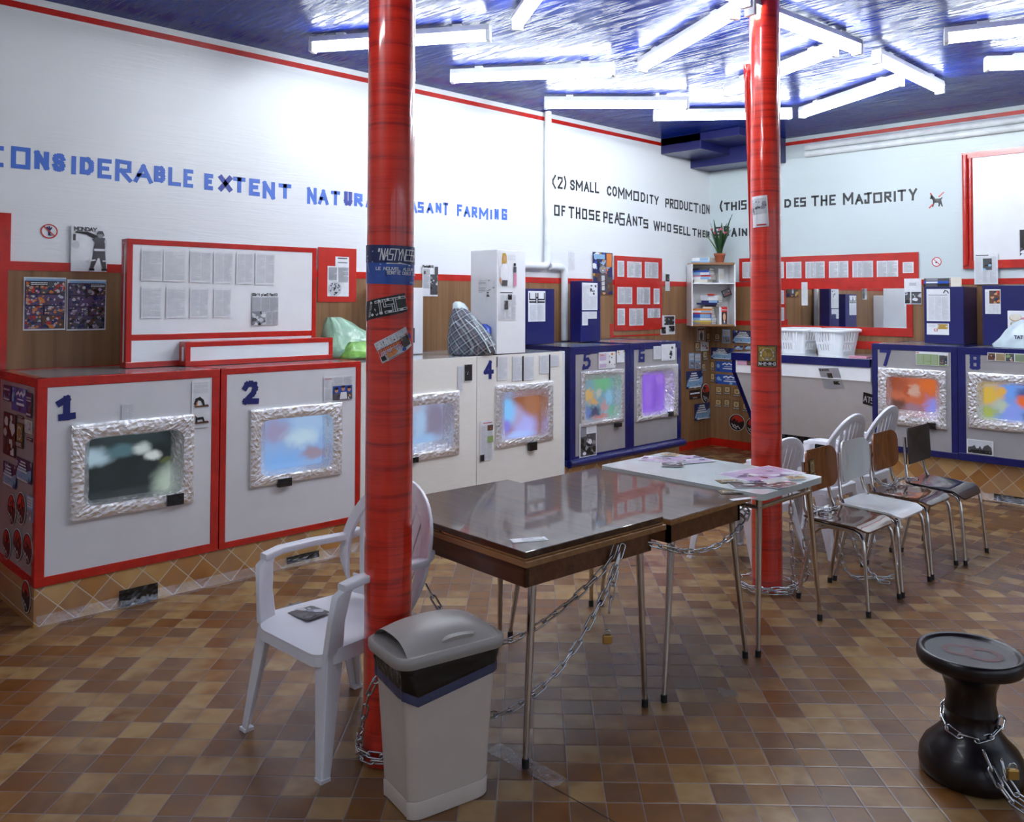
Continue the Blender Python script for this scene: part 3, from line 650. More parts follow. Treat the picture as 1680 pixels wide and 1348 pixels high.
def wrap_on(i, phi0, zc, w, h, draw, name, label, cat, rot=0.0, base='white', nx=16, rr=None):
    """a printed sheet bent round column i, its middle at angle phi0 (0 = towards the camera, + to the right)"""
    c = COL[i]; a = math.atan2(-c.y, -c.x)+phi0; r = rr or CR+.0006
    sh = Sheet(w, h, base, .0006, nx); draw(sh, 3)
    ca, sa = math.cos(rot), math.sin(rot)
    def f(p):
        x, y = p.x-w/2, p.y-h/2; x, y = x*ca-y*sa, x*sa+y*ca
        ph = x/r; rr_ = r+p.z
        return Vector((rr_*math.cos(a+ph)-math.cos(a)*r, rr_*math.sin(a+ph)-math.sin(a)*r, y))
    mw = Matrix.Translation((c.x+math.cos(a)*r, c.y+math.sin(a)*r, zc))
    return put(sh, name, mw, label, cat, None, f)
def zcol(i, px, py):  # height on a column's face
    c = COL[i]; d = ray(px, py); n = Vector((c.x, c.y)).length-CR; return EYE+d.z*n/math.hypot(d.x, d.y)
# ------------------------------------------------------------------ fluorescent lights
ZL = 3.30
def fixture(label):
    t = thing('fluorescent_light', label, 'ceiling light', group='fluorescent tube lights on the ceiling')
    L = 1.235
    h = MB(); h.loft([[(-L/2, -.030, .098), (-L/2, .030, .098), (-L/2, .038, .060), (-L/2, -.038, .060)], [(L/2, -.030, .098), (L/2, .030, .098), (L/2, .038, .060), (L/2, -.038, .060)]], smooth=False)
    for x in (-.4, .4): h.box(x-.03, -.02, .098, x+.03, .02, ZC-ZL)
    h.build('housing', M['housing'], t)
    tb = MB(); tb.tube([(-L/2+.02, 0, .030), (L/2-.02, 0, .030)], .030, 14); tb.build('tube', M['tube'], t)
    for sgn in (-1, 1):
        e = MB(); x = sgn*(L/2-.012); e.box(x-.014, -.035, -.003, x+.014, .035, .062); e.build('end_cap', M['housing'], t, bevel=.004)
    return t
FX = [ # anchor photo pixel, second pixel (direction), label
 ((510, 86), (797, 67), 0, 'tube light crossing behind the top of the nearer column'),
 ((740, 136), (1003, 125), 0, 'tube light just right of the nearer column, near the left wall'),
 ((893, 178), (1127, 178), 0, 'tube light above the white pipe on the left wall'),
 ((1072, 198), (1297, 195), 0, 'tube light in front of the blue corner soffit'),
 ((848, 50), (885, 0), 0, 'tube light cut off by the top edge between the two columns'),
 ((1053, 118), (1215, 25), 0, 'slanted tube light left of the farther column top'),
 ((1408, 90), (1285, 45), 0, 'tube light slanting down to the right of the farther column'),
 ((1193, 158), (1365, 93), 0, 'tube light crossing behind the farther column'),
 ((1543, 154), (1430, 100), 0, 'slanted tube light over the far wall, crossing its neighbour'),
 ((1315, 194), (1480, 140), 0, 'tube light nearest the far wall, right of the farther column'),
 ((1549, 72), (1680, 58), 0, 'tube light at the right edge, the upper of two'),
 ((1617, 116), (1680, 114), 0, 'tube light at the right edge, the lower of two')]
proto = None
for a, b, _, lab in FX:
    p, q = atz(*a, ZL), atz(*b, ZL); d = (q-p).normalized(); m = p+d*.6175
    if proto is None: proto = fixture(lab); o = proto; o.location = m; o.rotation_euler = (0, 0, math.atan2(d.y, d.x))
    else: o = copy_tree(proto, lab, m, math.atan2(d.y, d.x))
p, q = atz(1226, 13, ZL), atz(1188, -3, ZL); d = (q-p).normalized(); o = copy_tree(proto, 'tube light whose end just shows at the top left of the farther column', p+d*.6175, math.atan2(d.y, d.x))
# unseen lights of the same kind, added to brighten the near column and bin
for x, y, a in ((-2.0, .9, -35), (-2.4, -.5, 20)):
    copy_tree(proto, 'tube light on the ceiling nearer the camera, out of the picture', Vector((x, y, ZL)), R(a))
# ------------------------------------------------------------------ tape lettering on the walls
def word_on(side, letters, name_word, col, label, group):
    mb = MB()
    for L in letters:
        ch, x0, x1, yt, yb = L[:5]; th = L[5] if len(L) > 5 else .026; mi = 1 if th > .03 else 0
        at = (lambda a, b: atx(a, b, XL)) if side == 'L' else (lambda a, b: aty(a, b, YB))
        k = 'y' if side == 'L' else 'x'
        ym = (yt+yb)/2; u0, u1 = getattr(at(x0, ym), k), getattr(at(x1, ym), k)
        z1, z0 = at((x0+x1)/2, yt).z, at((x0+x1)/2, yb).z
        h = th/2
        if u1-u0 > th*1.2: u0 += h; u1 -= h
        z0 += h; z1 -= h
        for pl in G[ch]: stroke(mb, [(u0+(u1-u0)*p[0], z0+(z1-z0)*p[1]) for p in pl], th, mi, .0015)
    if side == 'L': w = lambda p: Vector((XL+p.z, p.x, p.y))
    else: w = lambda p: Vector((p.x, YB-p.z, p.y))
    us = [v[0] for v in mb.v]; zs = [v[1] for v in mb.v]
    o = mb.build('wall_lettering', [col, M['letter_navy']], warp=w)
    s = o.modifiers.new('solid', 'SOLIDIFY'); s.thickness = .001
    return tag(o, label, 'lettering', group)
M['letter_blue'] = plain('blue_tape_letters', (0.055, 0.16, 0.62), 0.4, var=.05)
M['letter_navy'] = plain('dark_blue_tape_letters', (0.03, 0.055, 0.34), 0.4, var=.15, nscale=60)
M['letter_black'] = plain('black_tape_letters', (0.025, 0.027, 0.032), 0.4, var=.05)
LB = 'blue tape letters reading %s high on the left wall'
KB = 'black tape letters reading %s on the %s'
NT = .021
WL = {
 'CONSIDERABLE': [('C', -19, 6, 238, 274), ('O', 18, 50, 241, 277), ('N', 56.3, 80.5, 248, 278, .029), ('s', 86, 107, 252, 281, .029), ('I', 118, 124, 256, 286), ('D', 131, 154, 258, 286.4, .029), ('E', 160, 183, 260.5, 293), ('R', 189, 216.5, 262, 298), ('A', 219.6, 250.5, 269.6, 300), ('B', 252.6, 270.6, 272.6, 299, .029), ('L', 276, 297, 275, 305), ('E', 301, 317, 277.7, 307.6)],
 'EXTENT': [('E', 335, 349.5, 284.8, 311.8, .029), ('X', 358.7, 380.6, 288, 313.7, .034), ('T', 382.5, 402.5, 290.5, 316, .029), ('E', 408.6, 426.3, 293.3, 321.3, .029), ('N', 430.9, 451, 298, 326.3, .029), ('T', 457, 477.7, 301.5, 325.7, .029)],
 'NATURAL': [('N', 503.8, 519.4, 307.6, 334.7), ('A', 522, 539, 311, 335.6), ('T', 543, 557.7, 313.3, 336.6), ('U', 564.4, 577.5, 314.3, 336.8, .033), ('R', 581, 595, 317, 338.5), ('A', 600, 613, 319.5, 341), ('L', 617, 627, 321.5, 342)],
 'PEASANT': [('P', 643, 653, 325, 346, NT), ('E', 657, 668, 327, 347, NT), ('A', 672, 684.3, 329.3, 349, NT), ('S', 685.4, 695, 331, 349, NT), ('A', 699.7, 711, 333, 349.7, NT), ('N', 714.7, 724, 333, 349, NT), ('T', 727, 735, 332.4, 353, NT)],
 'FARMING': [('F', 749.7, 758, 335.3, 354.6, NT), ('A', 760.7, 771.4, 338.6, 356, NT), ('R', 773.9, 782.9, 339, 357, NT), ('M', 786, 800.7, 341, 360, NT), ('I', 804.3, 807.1, 343.9, 359.7, NT), ('N', 811.4, 818, 343, 359.7, NT), ('G', 823, 831.7, 342.6, 360.7, NT)]}
for k, v in WL.items(): word_on('L', v, k, M['letter_blue'], LB % k, 'blue tape words on the left wall')
T = .019
def kk(ls, t=T): return [(*l, t) for l in ls]
WK = {
 '(2)': [('(', 906, 912, 286.4, 309.5), ('2', 914.6, 923, 290, 309.7), (')', 925, 929, 288.7, 310.8)],
 'SMALL': [('s', 935, 943, 295, 312), ('M', 944.6, 956, 295.8, 313.5), ('A', 957.8, 966.4, 298, 314.7), ('L', 967.7, 974, 299, 315.7), ('L', 976, 982.8, 299.3, 317)],
 'COMMODITY': [('c', 995.4, 1002.8, 305, 321), ('o', 1004.5, 1012, 305.6, 322.4), ('M', 1014, 1024.4, 307.4, 326), ('M', 1026, 1036.7, 310.8, 327.7), ('O', 1039, 1048, 313.5, 329.7), ('D', 1051, 1058.5, 315.7, 331.5), ('I', 1061.3, 1062.7, 318.7, 333.8), ('T', 1065.5, 1071.7, 319.3, 334.4), ('Y', 1073.5, 1080.6, 321.4, 336)],
 'PRODUCTION': [('P', 1091.4, 1097.3, 325.5, 340.4), ('R', 1098.8, 1105, 326, 342), ('O', 1106, 1112.7, 327.6, 343), ('D', 1114.6, 1120.8, 328.8, 343.7), ('U', 1122.3, 1128.6, 330.6, 345), ('C', 1130.4, 1136.3, 331.8, 346.7), ('T', 1137.7, 1145.8, 333, 349.3), ('I', 1147.6, 1149, 336, 349.6), ('O', 1151.5, 1157, 334.8, 351), ('N', 1158.6, 1164, 336, 350.5)],
 'OF': [('O', 909, 918, 336, 354), ('F', 921, 927.4, 337.3, 354.7)],
 'THOSE': [('T', 932.7, 942, 338.8, 358), ('H', 944.6, 952, 339.8, 359), ('O', 955, 963, 342.4, 359.8), ('S', 966, 974.8, 344, 360.8), ('E', 977.3, 984.6, 345.7, 362.3)],
 'PEASANTS': [('P', 989.7, 996.6, 347.2, 365.3), ('E', 998.8, 1005.7, 350, 366.6), ('A', 1008, 1016.5, 348, 366.8), ('S', 1016, 1024.8, 349, 370), ('A', 1027, 1036, 350.4, 370.7), ('N', 1038, 1045.3, 354.8, 370.4), ('T', 1046.9, 1054.4, 355.5, 369.7), ('S', 1055.4, 1063.3, 359.5, 374.6)],
 'WHO': [('W', 1072, 1082.7, 362.4, 378.6), ('H', 1084, 1091.7, 364, 378.8), ('O', 1094.6, 1100.8, 367, 380.6)],
 'SELL': [('S', 1105, 1112, 368.7, 382.6), ('E', 1114, 1119.6, 370.5, 383.8), ('L', 1121, 1125.8, 371.4, 385.7), ('L', 1126.8, 1132.5, 372.3, 386.8)],
 'THEIR': [('T', 1135.7, 1142.9, 374.4, 387), ('H', 1144.9, 1150, 376.4, 389.5), ('E', 1152.4, 1156.8, 377.6, 389.3), ('I', 1158, 1159, 378.2, 390), ('R', 1160.2, 1164, 379.4, 389.8)]}
for k, v in WK.items(): word_on('L', kk(v), k, M['letter_black'], KB % (k, 'left wall, beyond the pipe'), 'black tape words')
WB = {
 '(THIS': [('(', 1181, 1185.7, 329, 347.5), ('T', 1188, 1197.4, 331.8, 345.2), ('H', 1199.4, 1209, 331, 345), ('I', 1212, 1214, 328.8, 344.3), ('S', 1216, 1225, 328.2, 343.7)],
 'INCLUDES': [('I', 1230, 1232, 329, 344), ('N', 1236, 1244, 328.6, 343.5), ('C', 1248, 1256, 328.2, 343), ('L', 1260, 1267, 327.8, 342.4), ('U', 1271, 1280, 327.4, 341.6), ('D', 1287, 1298, 326.6, 340.4), ('E', 1302.8, 1311, 324, 339.5), ('S', 1312.6, 1322.3, 323.7, 339.2)],
 'THE': [('T', 1331, 1343.7, 320.7, 338), ('H', 1346.5, 1357.5, 320, 337.5), ('E', 1360.6, 1371.3, 319.3, 336.6)],
 'MAJORITY': [('M', 1383, 1400, 316, 335.7), ('A', 1402.6, 1416.4, 318.5, 335.2), ('J', 1417.6, 1430.5, 315.4, 334), ('O', 1432.6, 1447.5, 315.5, 333), ('R', 1450.7, 1462.8, 314, 331.4), ('I', 1466.8, 1469.4, 313.3, 331), ('T', 1472.5, 1486.6, 311, 330), ('Y', 1491, 1504.8, 309.3, 328.8)],
 'GRAIN)': [('G', 1172, 1183, 372, 387), ('R', 1187, 1196.4, 370.5, 387), ('A', 1199.8, 1209, 373.8, 388.3), ('I', 1212, 1214.5, 373.8, 387), ('N', 1217, 1226, 374.6, 387), (')', 1229, 1235.7, 368, 387.7)]}
for k, v in WB.items(): word_on('B', kk(v, .021), k, M['letter_black'], KB % (k, 'far wall'), 'black tape words')
# ================================================================== WASHING MACHINES
XM, YM = -4.798, 7.86
def tape_bars(mb, x0, y0, z0, x1, y1, z1, w, o=.003, front_only=False, wb=None):
    """tape along the edges of a box (local axes), standing proud by o"""
    wb = wb or w
    for (a, b) in ((x0, x0+w), (x1-w, x1)):
        mb.box(a-(o if a == x0 else 0), y0-o, z0-o, b+(o if b == x1 else 0), y0+w, z1+o)
        if not front_only: mb.box(a-(o if a == x0 else 0), y1-w, z0-o, b+(o if b == x1 else 0), y1+o, z1+o)
    for (a, b, ww) in ((z0, z0+wb, wb), (z1-w, z1, w)):
        mb.box(x0-o, y0-o*1.3, a-(o if a == z0 else 0), x1+o, y0+w, b+(o if b == z1 else 0))
        if not front_only:
            mb.box(x0-o, y1-w, a-(o if a == z0 else 0), x1+o, y1+o*1.3, b+(o if b == z1 else 0))
            for (c, d) in ((x0, x0+w), (x1-w, x1)): mb.box(c-(o*1.2 if c == x0 else 0), y0, a-(o if a == z0 else 0), d+(o*1.2 if d == x1 else 0), y1, b+(o if b == z1 else 0))
def rrl(x0, z0, x1, z1, r, n):
    """n points round a rounded rectangle, counter-clockwise seen from the front, from the lower left"""
    P = []
    cs = [(x0+r, z0+r, 180), (x1-r, z0+r, 270), (x1-r, z1-r, 0), (x0+r, z1-r, 90)]
    k = n//4
    for i, (cx, cz, a0) in enumerate(cs):
        nc = cs[(i+1) % 4]
        m = max(2, k//3)
        for j in range(m): a = R(a0+90*j/(m-1)); P.append((cx+r*math.cos(a), cz+r*math.sin(a)))
        e = P[-1]; a = R(nc[2]); q = (nc[0]+r*math.cos(a), nc[1]+r*math.sin(a))
        for j in range(1, k-m+1): t = j/(k-m+1); P.append((e[0]+(q[0]-e[0])*t, e[1]+(q[1]-e[1])*t))
    return P
def foil_ring(parent, out, lip, scr, depth, seed):
    rnd = random.Random(seed); n = 112; mb = MB(); rows = []
    O = rrl(*out, .006, n); Lp = rrl(*lip, .055, n); S = rrl(*scr, .022, n)
    def row(A, B, t, y, j):
        return [(a[0]*(1-t)+b[0]*t+rnd.uniform(-j, j), y+rnd.uniform(-j, j), a[1]*(1-t)+b[1]*t+rnd.uniform(-j, j)) for a, b in zip(A, B)]
    wob = [rnd.uniform(-.004, .004) for _ in range(n)]
    O = [(p[0]+wob[i]*.6, p[1]+wob[(i*5) % n]*.6) for i, p in enumerate(O)]
    rows.append(row(O, O, 0, .002, 0)); rows.append(row(O, O, 0, -.014, .0006))
    for t in (.12, .34, .56, .78): rows.append(row(O, Lp, t, -.017-.004*math.sin(t*3), .0016))
    rows.append(row(Lp, Lp, 0, -.017, .0018))
    for t in (.15, .32, .5, .68, .85): rows.append(row(Lp, S, t, -.014+(depth+.010)*t, .0032))
    rows.append(row(S, S, 0, depth-.002, .002)); rows.append(row(S, S, 0, depth+.02, .001))
    mb.grid(rows, 0, False, True); return mb.build('foil_frame', M['foil'], parent)
DIG = {
 '1': [[(.02, .80), (.55, 1.0), (.55, 0)], [(.18, 0.01), (1, .04)]],
 '2': [[(.05, .80), (.2, .96), (.5, 1), (.82, .93), (.88, .72), (.70, .45), (.08, .04), (1, 0)]],
 '4': [[(.70, 0), (.70, 1), (.02, .36), (1, .36)]],
 '5': [[(1, 1), (.32, .97), (.22, .58), (.75, .6), (1, .42), (.95, .2), (.65, .04), (.02, .0)], [(.02, 0), (.1, .16)]],
 '6': [[(1, 1), (.15, .93), (.12, .05), (.95, .02), (.98, .50), (.14, .52)]],
 '7': [[(0, 1), (1, 1), (.48, 0)]],
 '8': [[(.1, .08), (.1, .44), (.2, .52), (.8, .52), (.9, .44), (.9, .08), (.75, .02), (.25, .02), (.1, .08)], [(.2, .52), (.1, .62), (.1, .92), (.25, .99), (.75, .99), (.9, .92), (.9, .62), (.8, .52)]]}
def machine(side, c, u0, u1, z0, z1, body, tapem, foil_px, lip_px, scr_px, smat, digit, dpx, blk, label, seed, dt=.030, w=.045, back=None, cap=None, rec=.085):
    if side == 'L':
        loc = (c, u0, 0); rz = R(90); A = lambda p, d=0: (atx(p[0], p[1], c-d).y-u0, atx(p[0], p[1], c-d).z)
        depth = (c-XW-.002)
    else:
        loc = (u0, c, 0); rz = 0; A = lambda p, d=0: (aty(p[0], p[1], c+d).x-u0, aty(p[0], p[1], c+d).z); depth = YW-.002-c
    t = thing('washing_machine', label, 'washing machine', loc, rz)
    wd = u1-u0
    f = [(*A(foil_px[0]), *A(foil_px[1]))][0]; out = (f[0], min(f[1], f[3]), f[2], max(f[1], f[3]))
    l = [(*A(lip_px[0]), *A(lip_px[1]))][0]; lip = (l[0], min(l[1], l[3]), l[2], max(l[1], l[3]))
    s = [(*A(scr_px[0], rec), *A(scr_px[1], rec))][0]; scr = (s[0], min(s[1], s[3]), s[2], max(s[1], s[3]))
    h = (out[0]+.025, out[1]+.025, out[2]-.025, out[3]-.025)
    b = MB()
    # front panel round the screen opening, other sides plain
    b.quad((0, 0, z0), (wd, 0, z0), (h[2], 0, h[1]), (h[0], 0, h[1])); b.quad((wd, 0, z0), (wd, 0, z1), (h[2], 0, h[3]), (h[2], 0, h[1]))
    b.quad((wd, 0, z1), (0, 0, z1), (h[0], 0, h[3]), (h[2], 0, h[3])); b.quad((0, 0, z1), (0, 0, z0), (h[0], 0, h[1]), (h[0], 0, h[3]))
    for p, q in (((0, 0), (0, depth)), ((wd, depth), (wd, 0)), ((0, depth), (wd, depth))): b.quad((*p, z0), (*p, z1), (*q, z1), (*q, z0), 1)
    b.quad((0, 0, z0), (0, depth, z0), (wd, depth, z0), (wd, 0, z0)); b.quad((0, 0, z1), (wd, 0, z1), (wd, depth, z1), (0, depth, z1), 2)
    for p, q in (((h[0], h[1]), (h[2], h[1])), ((h[2], h[1]), (h[2], h[3])), ((h[2], h[3]), (h[0], h[3])), ((h[0], h[3]), (h[0], h[1]))):
        b.quad((p[0], 0, p[1]), (q[0], 0, q[1]), (q[0], .16, q[1]), (p[0], .16, p[1]))
    b.build('body', [body, back or body, M['machtop']], t)
    if tapem:
        e = MB(); tape_bars(e, 0, 0, z0, wd, depth, z1, w); e.build('tape_edging', tapem, t, bevel=.003)
    elif cap:
        e = MB(); e.box(wd, -.004, z0, wd+.025, .05, z1); e.build('side_strip', cap, t, bevel=.003)
    foil_ring(t, out, lip, scr, rec, seed)
    g = MB(); rows = []
    cx, cz, hw, hh = (scr[0]+scr[2])/2, (scr[1]+scr[3])/2, (scr[2]-scr[0])/2+.02, (scr[3]-scr[1])/2+.02
    for i in range(13): rows.append([(cx+hw*(j/8-1)*1.0, rec+.004+.010*((j/8-1)**2+(i/6-1)**2), cz+hh*(i/6-1)) for j in range(17)])
    g.grid(rows); g.build('screen', smat, t)
    if digit:
        (a0, a1), (b0, b1) = A((dpx[0], dpx[1])), A((dpx[2], dpx[3])); d = MB()
        for pl in DIG[digit]: stroke(d, [(min(a0, b0)+dt/2+(abs(b0-a0)-dt)*p[0], min(a1, b1)+dt/2+(abs(b1-a1)-dt)*p[1]) for p in pl], dt, 0, .003)
        o = d.build('number', M['digit'], t, warp=lambda p: Vector((p.x, -p.z, p.y)))
    if blk:
        (a0, a1), (b0, b1) = A((blk[0], blk[1])), A((blk[2], blk[3])); k = MB(); k.box(min(a0, b0), -.032, min(a1, b1), max(a0, b0), -.004 if len(blk) == 4 else -.002, max(a1, b1)); k.build('black_tape', M['black'], t, bevel=.002)
    return t
def yl_(px): return atx(px[0], px[1], XM).y
B12 = atx(360.5, 700, XM).y; B23 = yl_((591, 700)); B34 = yl_((782, 650)); B4R = yl_((925.5, 640)); B56 = yl_((1033, 650)); B6R = yl_((1116.5, 640))
SM = {
 1: screen_mat('screen_dark_with_pale_shapes', (.016, .026, .028), [(.5, .85, .5, .25, (.03, .05, .055)), (.10, .66, .24, .16, (.45, .62, .75)), (.38, .72, .22, .12, (.10, .20, .24)), (.62, .72, .14, .10, (.62, .72, .74)), (.74, .60, .12, .09, (.70, .78, .78)), (.98, .16, .26, .36, (.50, .62, .55)), (.90, .50, .10, .05, (.10, .13, .05))], .14, .6),
 2: screen_mat('screen_pale_blue_haze', (.27, .43, .78), [(.22, .70, .25, .25, (.34, .32, .52)), (.72, .80, .4, .3, (.38, .56, .85)), (.60, .55, .35, .2, (.52, .70, .86)), (.80, .26, .17, .15, (.34, .28, .38)), (.35, .15, .4, .25, (.22, .44, .88))], .3, .75),
 3: screen_mat('screen_lilac_haze', (.38, .44, .66), [(.15, .4, .22, .6, (.36, .30, .42)), (.50, .45, .16, .7, (.42, .62, .92)), (.80, .55, .25, .5, (.28, .25, .38)), (.60, .10, .3, .22, (.36, .58, .95)), (.3, .9, .3, .2, (.5, .5, .68))], .18, .7),
 4: screen_mat('screen_blue_and_brown', (.30, .115, .055), [(.55, .25, .40, .45, (.40, .42, .92)), (.30, .55, .25, .3, (.42, .36, .62)), (.12, .65, .25, .42, (.22, .55, 1.0)), (.10, .30, .14, .20, (.24, .22, .75)), (.45, .05, .5, .16, (.36, .50, 1.0)), (.75, .75, .28, .35, (.36, .15, .075))], .08, .85),
 5: screen_mat('screen_coloured_blur', (.20, .36, .46), [(.60, .85, .4, .25, (.16, .48, .26)), (.12, .62, .22, .16, (.66, .42, .14)), (.30, .45, .20, .10, (.62, .36, .14)), (.30, .20, .25, .18, (.06, .07, .16)), (.80, .50, .18, .2, (.24, .50, .75)), (.62, .32, .16, .13, (.50, .30, .34)), (.55, .05, .3, .12, (.50, .16, .16)), (.1, .15, .14, .25, (.14, .22, .55)), (.88, .15, .15, .2, (.16, .42, .30)), (.45, .65, .12, .12, (.46, .50, .46))], .35, .7, 6),
 6: screen_mat('screen_violet', (.26, .115, .72), [(.3, .5, .2, .6, (.30, .15, .76)), (.62, .4, .2, .6, (.22, .09, .64)), (.8, .85, .2, .2, (.32, .16, .72))], .2, .8, 5),
 7: screen_mat('screen_red_and_blue_blur', (.52, .13, .06), [(.12, .80, .30, .35, (.34, .075, .03)), (.15, .15, .3, .25, (.12, .05, .04)), (.35, .6, .12, .2, (.40, .07, .02)), (.85, .80, .30, .30, (.66, .15, .03)), (.52, .62, .16, .22, (.56, .34, .27)), (.50, .12, .3, .2, (.30, .17, .24)), (.90, .20, .22, .34, (.26, .27, .80))], .3, .8, 5),
 8: screen_mat('screen_rainbow_blur', (.16, .30, .72), [(.12, .65, .32, .40, (.62, .42, .06)), (.12, .20, .25, .22, (.34, .42, .10)), (.36, .75, .15, .2, (.66, .38, .08)), (.56, .80, .13, .2, (.14, .32, .85)), (.85, .70, .25, .25, (.06, .09, .28)), (.75, .55, .16, .2, (.72, .14, .03)), (.55, .25, .22, .28, (.22, .30, .80)), (.35, .40, .16, .2, (.40, .48, .40)), (.9, .15, .2, .2, (.08, .08, .2))], .25, .85, 4)}
MT, Z5 = 1.245, .290
M1 = machine('L', XM, 1.335, B12-.006, .20, MT, M['machwhite'], M['red'], ((116, 697), (315.7, 823)), ((137.5, 719), (298.6, 806)), ((146.8, 720), (280, 802)), SM[1], '1', (92, 650, 124, 688), (271, 811, 298, 825),
    'red-edged white washing machine 1 at the left end, stickers down its side', 11, back=M['machgrey'], dt=.034)
M2 = machine('L', XM, B12+.006, B23-.004, .20, MT, M['machwhite'], M['red'], ((410, 672), (559, 776)), ((426, 690), (544, 764)), ((434.8, 687), (530.5, 759)), SM[2], '2', (397, 625.5, 424.5, 662), (453, 785, 475, 795),
    'red-edged white washing machine 2, left of the nearer column', 12, dt=.034, w=.035)
w4 = atx(906, 630, XM).y-atx(812, 633, XM).y
M3 = machine('L', XM, B23+.004, B34-.003, .20, MT-.01, M['machcream'], None, ((640, 650), (751.5, 744)), ((655, 668), (742, 733)), ((650, 668), (728.6, 721)), SM[3], None, None, (664, 751, 682.5, 757),
    'cream washing machine behind the nearer column', 13)
M4 = machine('L', XM, B34+.003, B4R-.02, .20, MT-.01, M['machcream'], None, ((812, 633), (905.6, 720)), ((820, 644), (897, 711)), ((828, 654), (887.5, 710.5)), SM[4], '4', (793.3, 592, 809.5, 621), (865, 725, 877, 737, 1),
    'cream washing machine 4 with a row of pasted columns across its top', 14, cap=M['whitepaint'])
M5 = machine('L', XM, yl_((936, 660)), B56-.004, Z5, 1.262, M['machgrey'], M['blue'], ((952, 610), (1022, 690)), ((957, 616), (1017, 684)), ((961, 624), (1008.6, 682)), SM[5], '5', (954.7, 577, 968.6, 605.7), (1007, 694, 1016, 699, 1),
    'blue-edged grey washing machine 5 next to the cream ones', 15, w=.062, dt=.028, rec=.06)
M6 = machine('L', XM, B56+.004, B6R, Z5, 1.268, M['machgrey'], M['blue'], ((1043, 602), (1111, 681)), ((1050, 611), (1104, 675)), ((1053.7, 616), (1090.5, 672.4)), SM[6], '6', (1046.3, 571.5, 1057.5, 594), (1094, 675, 1101, 682),
    'blue-edged grey washing machine 6 with a violet screen', 16, w=.058, dt=.028, rec=.075)
X78 = aty(1571.5, 650, YM).x; X7 = aty(1431.5, 650, YM).x
M7 = machine('B', YM, X7, X78-.004, .315, 1.268, M['machgrey'], M['blue'], ((1441, 602), (1553.6, 704.7)), ((1455, 616), (1543, 688)), ((1463.5, 619), (1535, 677)), SM[7], '7', (1443.4, 572.5, 1461.9, 601), (1523, 692, 1537, 704),
    'blue-edged grey washing machine 7 with an orange-red screen', 17, w=.05, dt=.030, rec=.08)
M8 = machine('B', YM, X78+.004, X78+.80, .315, 1.268, M['machgrey'], M['blue'], ((1588, 610), (1722, 714)), ((1603, 624), (1708, 697)), ((1613.5, 629), (1695, 692)), SM[8], '8', (1589.9, 579, 1609.7, 607), None,
    'blue-edged grey washing machine 8 at the right edge', 18, w=.06, dt=.028, rec=.06)
# rounded blue padded bars along the foot of machines 5 and 6
for mt_, x0_, x1_ in ((M5, -.03, B56-.004-yl_((936, 660))), (M6, 0, B6R-B56+.026)):
    mb = MB(); mb.tube([(x0_, -.012, Z5+.012), (x1_, -.012, Z5+.012)], .036, 12)
    if mt_ is M5: mb.tube([(x0_, -.012, Z5+.012), (x0_, .3, Z5+.012)], .030, 12)
    mb.build('padded_bar', M['blue'], mt_)
# tiled plinths
pl = MB(); pl.box(XW, 1.335, 0, XM-.004, B4R, .205); struct(pl.build('trim_14', M['kickL']))
pl = MB(); pl.box(XW, B4R, 0, XM-.01, B6R-.01, Z5-.004); struct(pl.build('trim_15', M['kickL']))
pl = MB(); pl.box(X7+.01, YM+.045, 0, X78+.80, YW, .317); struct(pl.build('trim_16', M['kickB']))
# creased clear film along the foot of the plinths, black tape patches on it
def film_strip(p0, p1, out, label, seed):
    rnd = random.Random(seed); p0, p1 = Vector(p0), Vector(p1); n = int((p1-p0).length/.012); rows = []
    prof = [(.003, .055), (.006, .035), (.010, .016), (.022, .005), (.045, .002)]
    for i in range(n+1):
        p = p0.lerp(p1, i/n); rows.append([p+out*(o+rnd.uniform(0, .007))+Vector((0, 0, z+rnd.uniform(0, .008))) for o, z in prof])
    mb = MB(); mb.grid(rows, 0, False); return tag(mb.build('clear_film', M['film']), label, 'plastic film')
film_strip((XM, 1.345, 0), (XM, B4R, 0), XA, 'strip of creased clear film along the foot of the left tiled plinth', 3)
film_strip((X7+.02, YM+.045, 0), (X78+.8, YM+.045, 0), -YA, 'strip of creased clear film along the foot of the far tiled plinth', 4)
def patch(side, px, c, label):
    mw, w, h = (rectL if side == 'L' else rectB)(px, c); mb = MB(); rnd = random.Random(int(px[0])); rows = []
    for i in range(7): rows.append([(w*j/12, h*i/6, .003+rnd.uniform(0, .006)) for j in range(13)])
    mb.grid(rows, 0, False); o = mb.build('tape_patch', M['black'], mw=mw); s = o.modifiers.new('solid', 'SOLIDIFY'); s.thickness = .003; return tag(o, label, 'tape')
patch('L', (195, 969, 258, 984), XM+.004, 'black tape patch on the left tiled plinth near its front end')
patch('L', (470, 914, 523, 913), XM+.004, 'black tape patch on the diamond tiles behind the white armchair')
patch('B', (1631, 809, 1690, 829), YM+.042, 'black tape patch on the far tiled plinth at the right edge')
